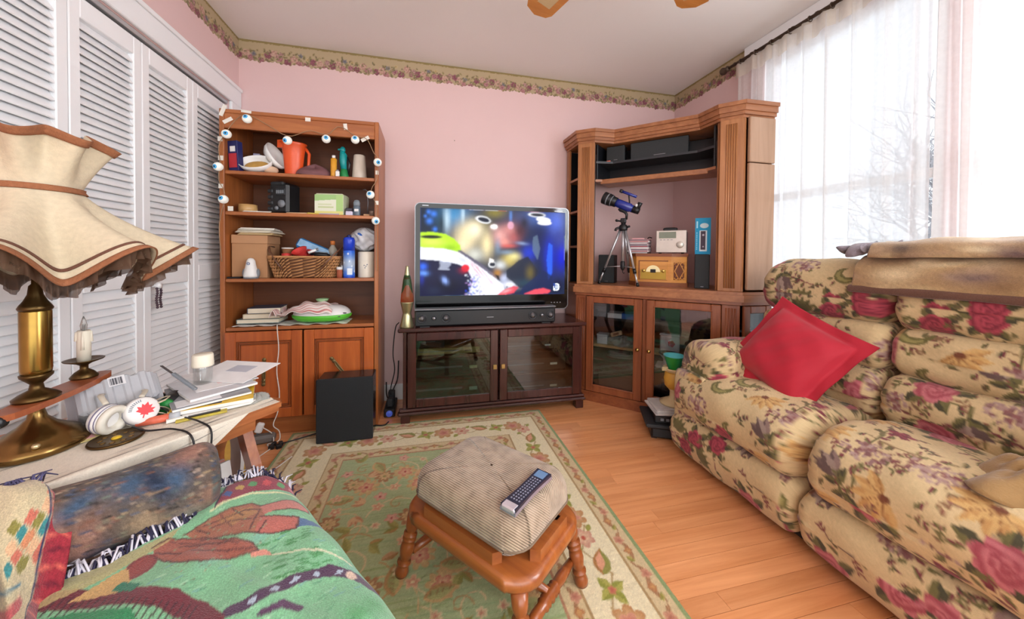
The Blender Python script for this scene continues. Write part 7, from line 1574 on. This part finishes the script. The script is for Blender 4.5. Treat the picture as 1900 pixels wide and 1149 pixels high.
# u across (towards the arm front), v from seat upwards over the back
Xd = -.372-.085*(1-uu)-.05*np.sin(PI*np.clip(vv*1.0, 0, 1))*.5-.10*np.clip(vv-.7, 0, 1)*2; Bd = -.34+.44*vv+.02*np.sin(9*uu)
Xd = -.47+.10*uu*(.35+.65*np.clip(vv/.6, 0, 1))-.10*np.clip(vv-.75, 0, 1)+.008*np.sin(vv*12+uu*5); Zd = .012+.125*np.clip(1-((vv-.98)/.42)**2, 0, 1)+.02*uu*(1-uu)+.006*np.sin(vv*17+uu*8)
Zd = Zd-.03*np.clip((uu-.8)/.2, 0, 1)-.05*np.clip((.30-vv)/.30, 0, 1)**2
surf('woven_cloth', np.stack([Xd, Bd, Zd+.018], -1), vcol('throw_weave', .98, .7, 420, .3, fuzz=.18), t2, col=DC.at(uu*.305, vv*.58), thick=.004)
fz = MB()
for k in range(90):
    j = k/90; x0, b0_, z0_ = -.47-.10*max(0, j-.75), -.34+.44*j, .03+.125*max(0, 1-((j-.98)/.42)**2); fz.tube([(x0, b0_, z0_), (x0-.012, b0_+rs.uniform(-.01, .01), z0_+.012), (x0-.03, b0_+rs.uniform(-.012, .012), z0_+rs.uniform(-.01, .015))], [.0017, .0018, .001], 5)
for k in range(60):
    j = k/60; x0 = -.57+.17*j; fz.tube([(x0, .096, .150), (x0+rs.uniform(-.012, .012), .108, .160), (x0+rs.uniform(-.02, .02), .120, .15+rs.uniform(-.02, .01))], [.0017, .0018, .001], 5)
fz.build('fringe', mat('fringe_navy_lilac', '#57547a', .9, var=.5, scale=200), t2, 'stuff')

# ================================================================== FOOTSTOOL, REMOTE
SA = math.radians(-50)
st = thing('footstool', 'turned maple footstool with ribbed taupe cushion on the rug', 'footstool', (.207, 1.068, .0105), SA)
MPL = wood('maple_stool', '#87451f', '#b4682f', 'X', .9, .3, .4); MPZ = wood('maple_turned', '#7d3d1c', '#a85c2a', 'Z', 1, .3, .4)
fr0 = rrect(-.246, .246, -.174, .174, .085, 8)
def ring_prism(z0, z1, e, b=.006):
    M_ = MB(); M_.prism(inset(fr0, e-.012), z0, z0+b); M_.prism(inset(fr0, e), z0+b, z1-b); M_.prism(inset(fr0, e-.014), z1-b, z1); return M_
fp = smooth_closed(fr0, 80)[0]
levels = [(-.016, .194), (-.003, .198), (.0, .206), (.0, .222), (-.006, .230), (-.016, .234)]
V = []; F = []
for e_, zz in levels:
    for x, y in fp: V.append((x*(1+e_*4), y*(1+e_*5), zz))
for i in range(len(levels)-1):
    for k in range(80): F.append((i*80+k, i*80+(k+1) % 80, (i+1)*80+(k+1) % 80, (i+1)*80+k))
F += [tuple(range(80))[::-1], tuple(400+k for k in range(80))]
MB().add(V, F, True).build('frame', MPL, st)
# raised side rails around the cushion
for sy in (-1, 1): MB().prism([(-.15, sy*.138), (-.135, sy*.160), (.135, sy*.160), (.15, sy*.138)], .232, .266).build('rail', MPL, st)
for sx in (-1, 1): MB().prism([(sx*.206, -.09), (sx*.230, -.075), (sx*.230, .075), (sx*.206, .09)], .232, .266).build('rail', MPL, st)
prof = [(.0, .0), (.019, .0), (.022, .012), (.017, .03), (.013, .036), (.022, .040), (.022, .044), (.013, .049), (.018, .058), (.023, .085), (.020, .106), (.013, .114), (.022, .119), (.022, .123), (.013, .128), (.022, .133), (.022, .137), (.013, .142), (.018, .15), (.021, .16), (.023, .195), (.0, .197)]
prof = [(max(r_, .001), z_) for r_, z_ in prof]
for sx in (-1, 1):
    for sy in (-1, 1):
        a_, b_ = Vector((sx*.240, sy*.165, 0)), Vector((sx*.205, sy*.138, .2)); d_ = (b_-a_).normalized()
        MB().lathe([(r_, z_*1.03) for r_, z_ in prof], 20, Matrix.Translation(a_) @ d_.to_track_quat('Z', 'Y').to_matrix().to_4x4()).build('leg', MPZ, st)
def stretcher(a, b):
    a, b = Vector(a), Vector(b); L_ = (b-a).length; d_ = (b-a).normalized(); pf = [(.011, 0), (.016, .25), (.014, .36), (.019, .385), (.014, .41), (.019, .435), (.014, .46), (.020, .5), (.014, .54), (.019, .565), (.014, .59), (.019, .615), (.014, .64), (.016, .75), (.011, 1)]
    MB().lathe([(r_, t_*L_) for r_, t_ in pf], 18, Matrix.Translation(a) @ d_.to_track_quat('Z', 'Y').to_matrix().to_4x4()).build('stretcher', MPZ, st)
for sx in (-1, 1): stretcher((sx*.214, -.140, .075), (sx*.214, .140, .075))
stretcher((-.212, 0, .085), (.212, 0, .085))
# cushion: bolster-sided, ribbed corduroy, piped seam, tie strap
cu_ = rrect(-.213, .213, -.156, .156, .065, 10); cu_ = smooth_closed(cu_, 150)[0]
rings = [(.60, .236), (.80, .237), (.85, .250), (.93, .268), (1.0, .284), (1.005, .305), (.985, .328), (.94, .345), (.86, .357), (.7, .365), (.5, .368), (.25, .369), (.02, .369)]
Pc = np.array([[(x*q, y*q, zz) for q, zz in smooth_open(rings, 70)] for x, y in cu_])
def corduroy_mat():
    m, nt, bs = _new('corduroy'); L = nt.links; tc = N(nt, 'ShaderNodeTexCoord'); sx = N(nt, 'ShaderNodeSeparateXYZ'); L.new(tc.outputs['Object'], sx.inputs[0])
    ab = N(nt, 'ShaderNodeMath', operation='ABSOLUTE'); L.new(sx.outputs['Y'], ab.inputs[0])
    su = N(nt, 'ShaderNodeMath', operation='SUBTRACT'); L.new(sx.outputs['Z'], su.inputs[0]); L.new(ab.outputs[0], su.inputs[1])
    mu = N(nt, 'ShaderNodeMath', operation='MULTIPLY'); mu.inputs[1].default_value = 2*PI/.0078; L.new(su.outputs[0], mu.inputs[0])
    si = N(nt, 'ShaderNodeMath', operation='SINE'); L.new(mu.outputs[0], si.inputs[0])
    no = N(nt, 'ShaderNodeTexNoise'); no.inputs['Scale'].default_value = 25; L.new(tc.outputs['Object'], no.inputs['Vector'])
    ad = N(nt, 'ShaderNodeMath', operation='MULTIPLY_ADD'); ad.inputs[1].default_value = .30; L.new(si.outputs[0], ad.inputs[0]); L.new(no.outputs['Fac'], ad.inputs[2])
    rp = N(nt, 'ShaderNodeValToRGB'); e = rp.color_ramp.elements; e[0].color = (*lin('#74604c'), 1); e[1].color = (*lin('#c0aa92'), 1); e[0].position = .1; e[1].position = .75; L.new(ad.outputs[0], rp.inputs['Fac']); L.new(rp.outputs[0], bs.inputs['Base Color'])
    bp = N(nt, 'ShaderNodeBump'); bp.inputs['Strength'].default_value = .5; bp.inputs['Distance'].default_value = .002; L.new(si.outputs[0], bp.inputs['Height']); L.new(bp.outputs['Normal'], bs.inputs['Normal'])
    bs.inputs['Roughness'].default_value = .95; bs.inputs['Sheen Weight'].default_value = .3; return m
surf('cushion', Pc, corduroy_mat(), st, cu=True)
MB().tube([(x*1.004, y*1.004, .284) for x, y in cu_[::2]], .0035, 6, closed=True).build('piping', mat('piping_brown', '#7a6755', .9), st)
for sx, yy in ((1, .05), (-1, -.05)):
    pts = [(sx*.198, yy, .266), (sx*.214, yy+.003, .266), (sx*.228, yy+.004, .24), (sx*.236, yy+.006, .215), (sx*.232, yy+.008, .186)]
    V = [(x, y+dy, z_) for x, y, z_ in pts for dy in (-.011, .011)]+[(x-sx*.003, y+dy, z_-.002) for x, y, z_ in pts for dy in (-.011, .011)]; n5 = len(pts); F = []
    for i in range(n5-1): F += [(2*i, 2*i+1, 2*i+3, 2*i+2), (2*n5+2*i, 2*n5+2*i+2, 2*n5+2*i+3, 2*n5+2*i+1), (2*i, 2*i+2, 2*n5+2*i+2, 2*n5+2*i), (2*i+1, 2*n5+2*i+1, 2*n5+2*i+3, 2*i+3)]
    F += [(0, 2*n5, 2*n5+1, 1), (2*n5-2, 2*n5-1, 4*n5-1, 4*n5-2)]
    MB().add(V, F, True).build('tie_strap', mat('strap_taupe', '#8c7a66', .9), st)
# remote control
ra, rb = Vector((.178, .868)), Vector((.305, .975)); rd_ = (rb-ra)
rm = thing('remote_control', 'dark remote control with silver end lying on the footstool cushion', 'remote', ((ra.x+rb.x)/2+.040, (ra.y+rb.y)/2-.006, .381), math.atan2(rd_.y, rd_.x))
def rsec(x): return .021+.004*abs(x/.095)**1.5-.003*math.cos(x*30)*0
ptsr = [(x, rsec(x)) for x in np.linspace(-.095, .095, 18)]
ol = ptsr+[(x, -y) for x, y in ptsr[::-1]]
MB().prism(ol, .0, .010).build('underside', mat('remote_silver', '#a9a6b8', .3, .6), rm); MB().prism(inset(ol, -.03), .010, .017).build('top_shell', mat('remote_navy', '#23263a', .3), rm)
MB().box(.055, .088, -.016, .016, .017, .0178, .0005).build('screen', mat('remote_lcd', '#5f7da0', .15, emit='#6f8fb8', es=.12), rm); MB().box(-.0955, -.070, -.0225, .0225, .002, .0178, .004).build('silver_end', mat('remote_silver_end', '#d3d0d8', .25, .5), rm)
bt = mat('remote_key', '#858899', .35)
for i in range(11):
    for j in range(4):
        MB().box(-.063+i*.0105, -.0575+i*.0105, -.0155+j*.0085, -.0110+j*.0085, .0168, .0185, .0006).build('key', bt, rm)

# ================================================================== CEILING FAN (only two blade tips reach the picture)
cf = thing('ceiling_fan', 'ceiling fan with honey wood blades and cane inserts', 'ceiling fan', (.70, .99, ZC))
FB = wood('fan_blade_wood', '#c07a34', '#dd9a50', 'X', .8, .35, .2)
MB().lathe([(.001, 0), (.07, 0), (.07, -.03), (.02, -.05), (.015, -.05), (.015, -.12), (.10, -.13), (.13, -.17), (.13, -.24), (.09, -.27), (.001, -.27)], 32).build('motor', mat('fan_brass', '#b8975a', .3, .8), cf)
cane = Canvas(.22, .07, .002, '#dcc59a')
for i in range(40):
    for j in range(14): cane.ell(.0055*i+.003, .0052*j+.003, .0013, .0013, '#9a7a4a')
for k in range(5):
    a = math.radians(108.7-72*k); M_ = T(0, 0, -.235, 0, 0, a) @ T(rx=.16)
    ou = [(.20, -.05), (.45, -.068), (.585, -.07), (.612, -.055), (.625, -.02), (.632, 0), (.625, .02), (.612, .055), (.585, .07), (.45, .068), (.20, .05)]
    o = MB().prism(ou, -.004, .004, M_).build('blade', FB, cf)
    for s_ in (-1, 1): panel_print('cane_insert', vcol('cane', .8), cane, M_ @ T(.34, -.035, s_*.0046, -PI/2), o)
    MB(M=M_).box(.10, .24, -.02, .02, -.010, -.0042, .002).build('blade_arm', mat('fan_brass', '#b8975a', .3, .8), cf)
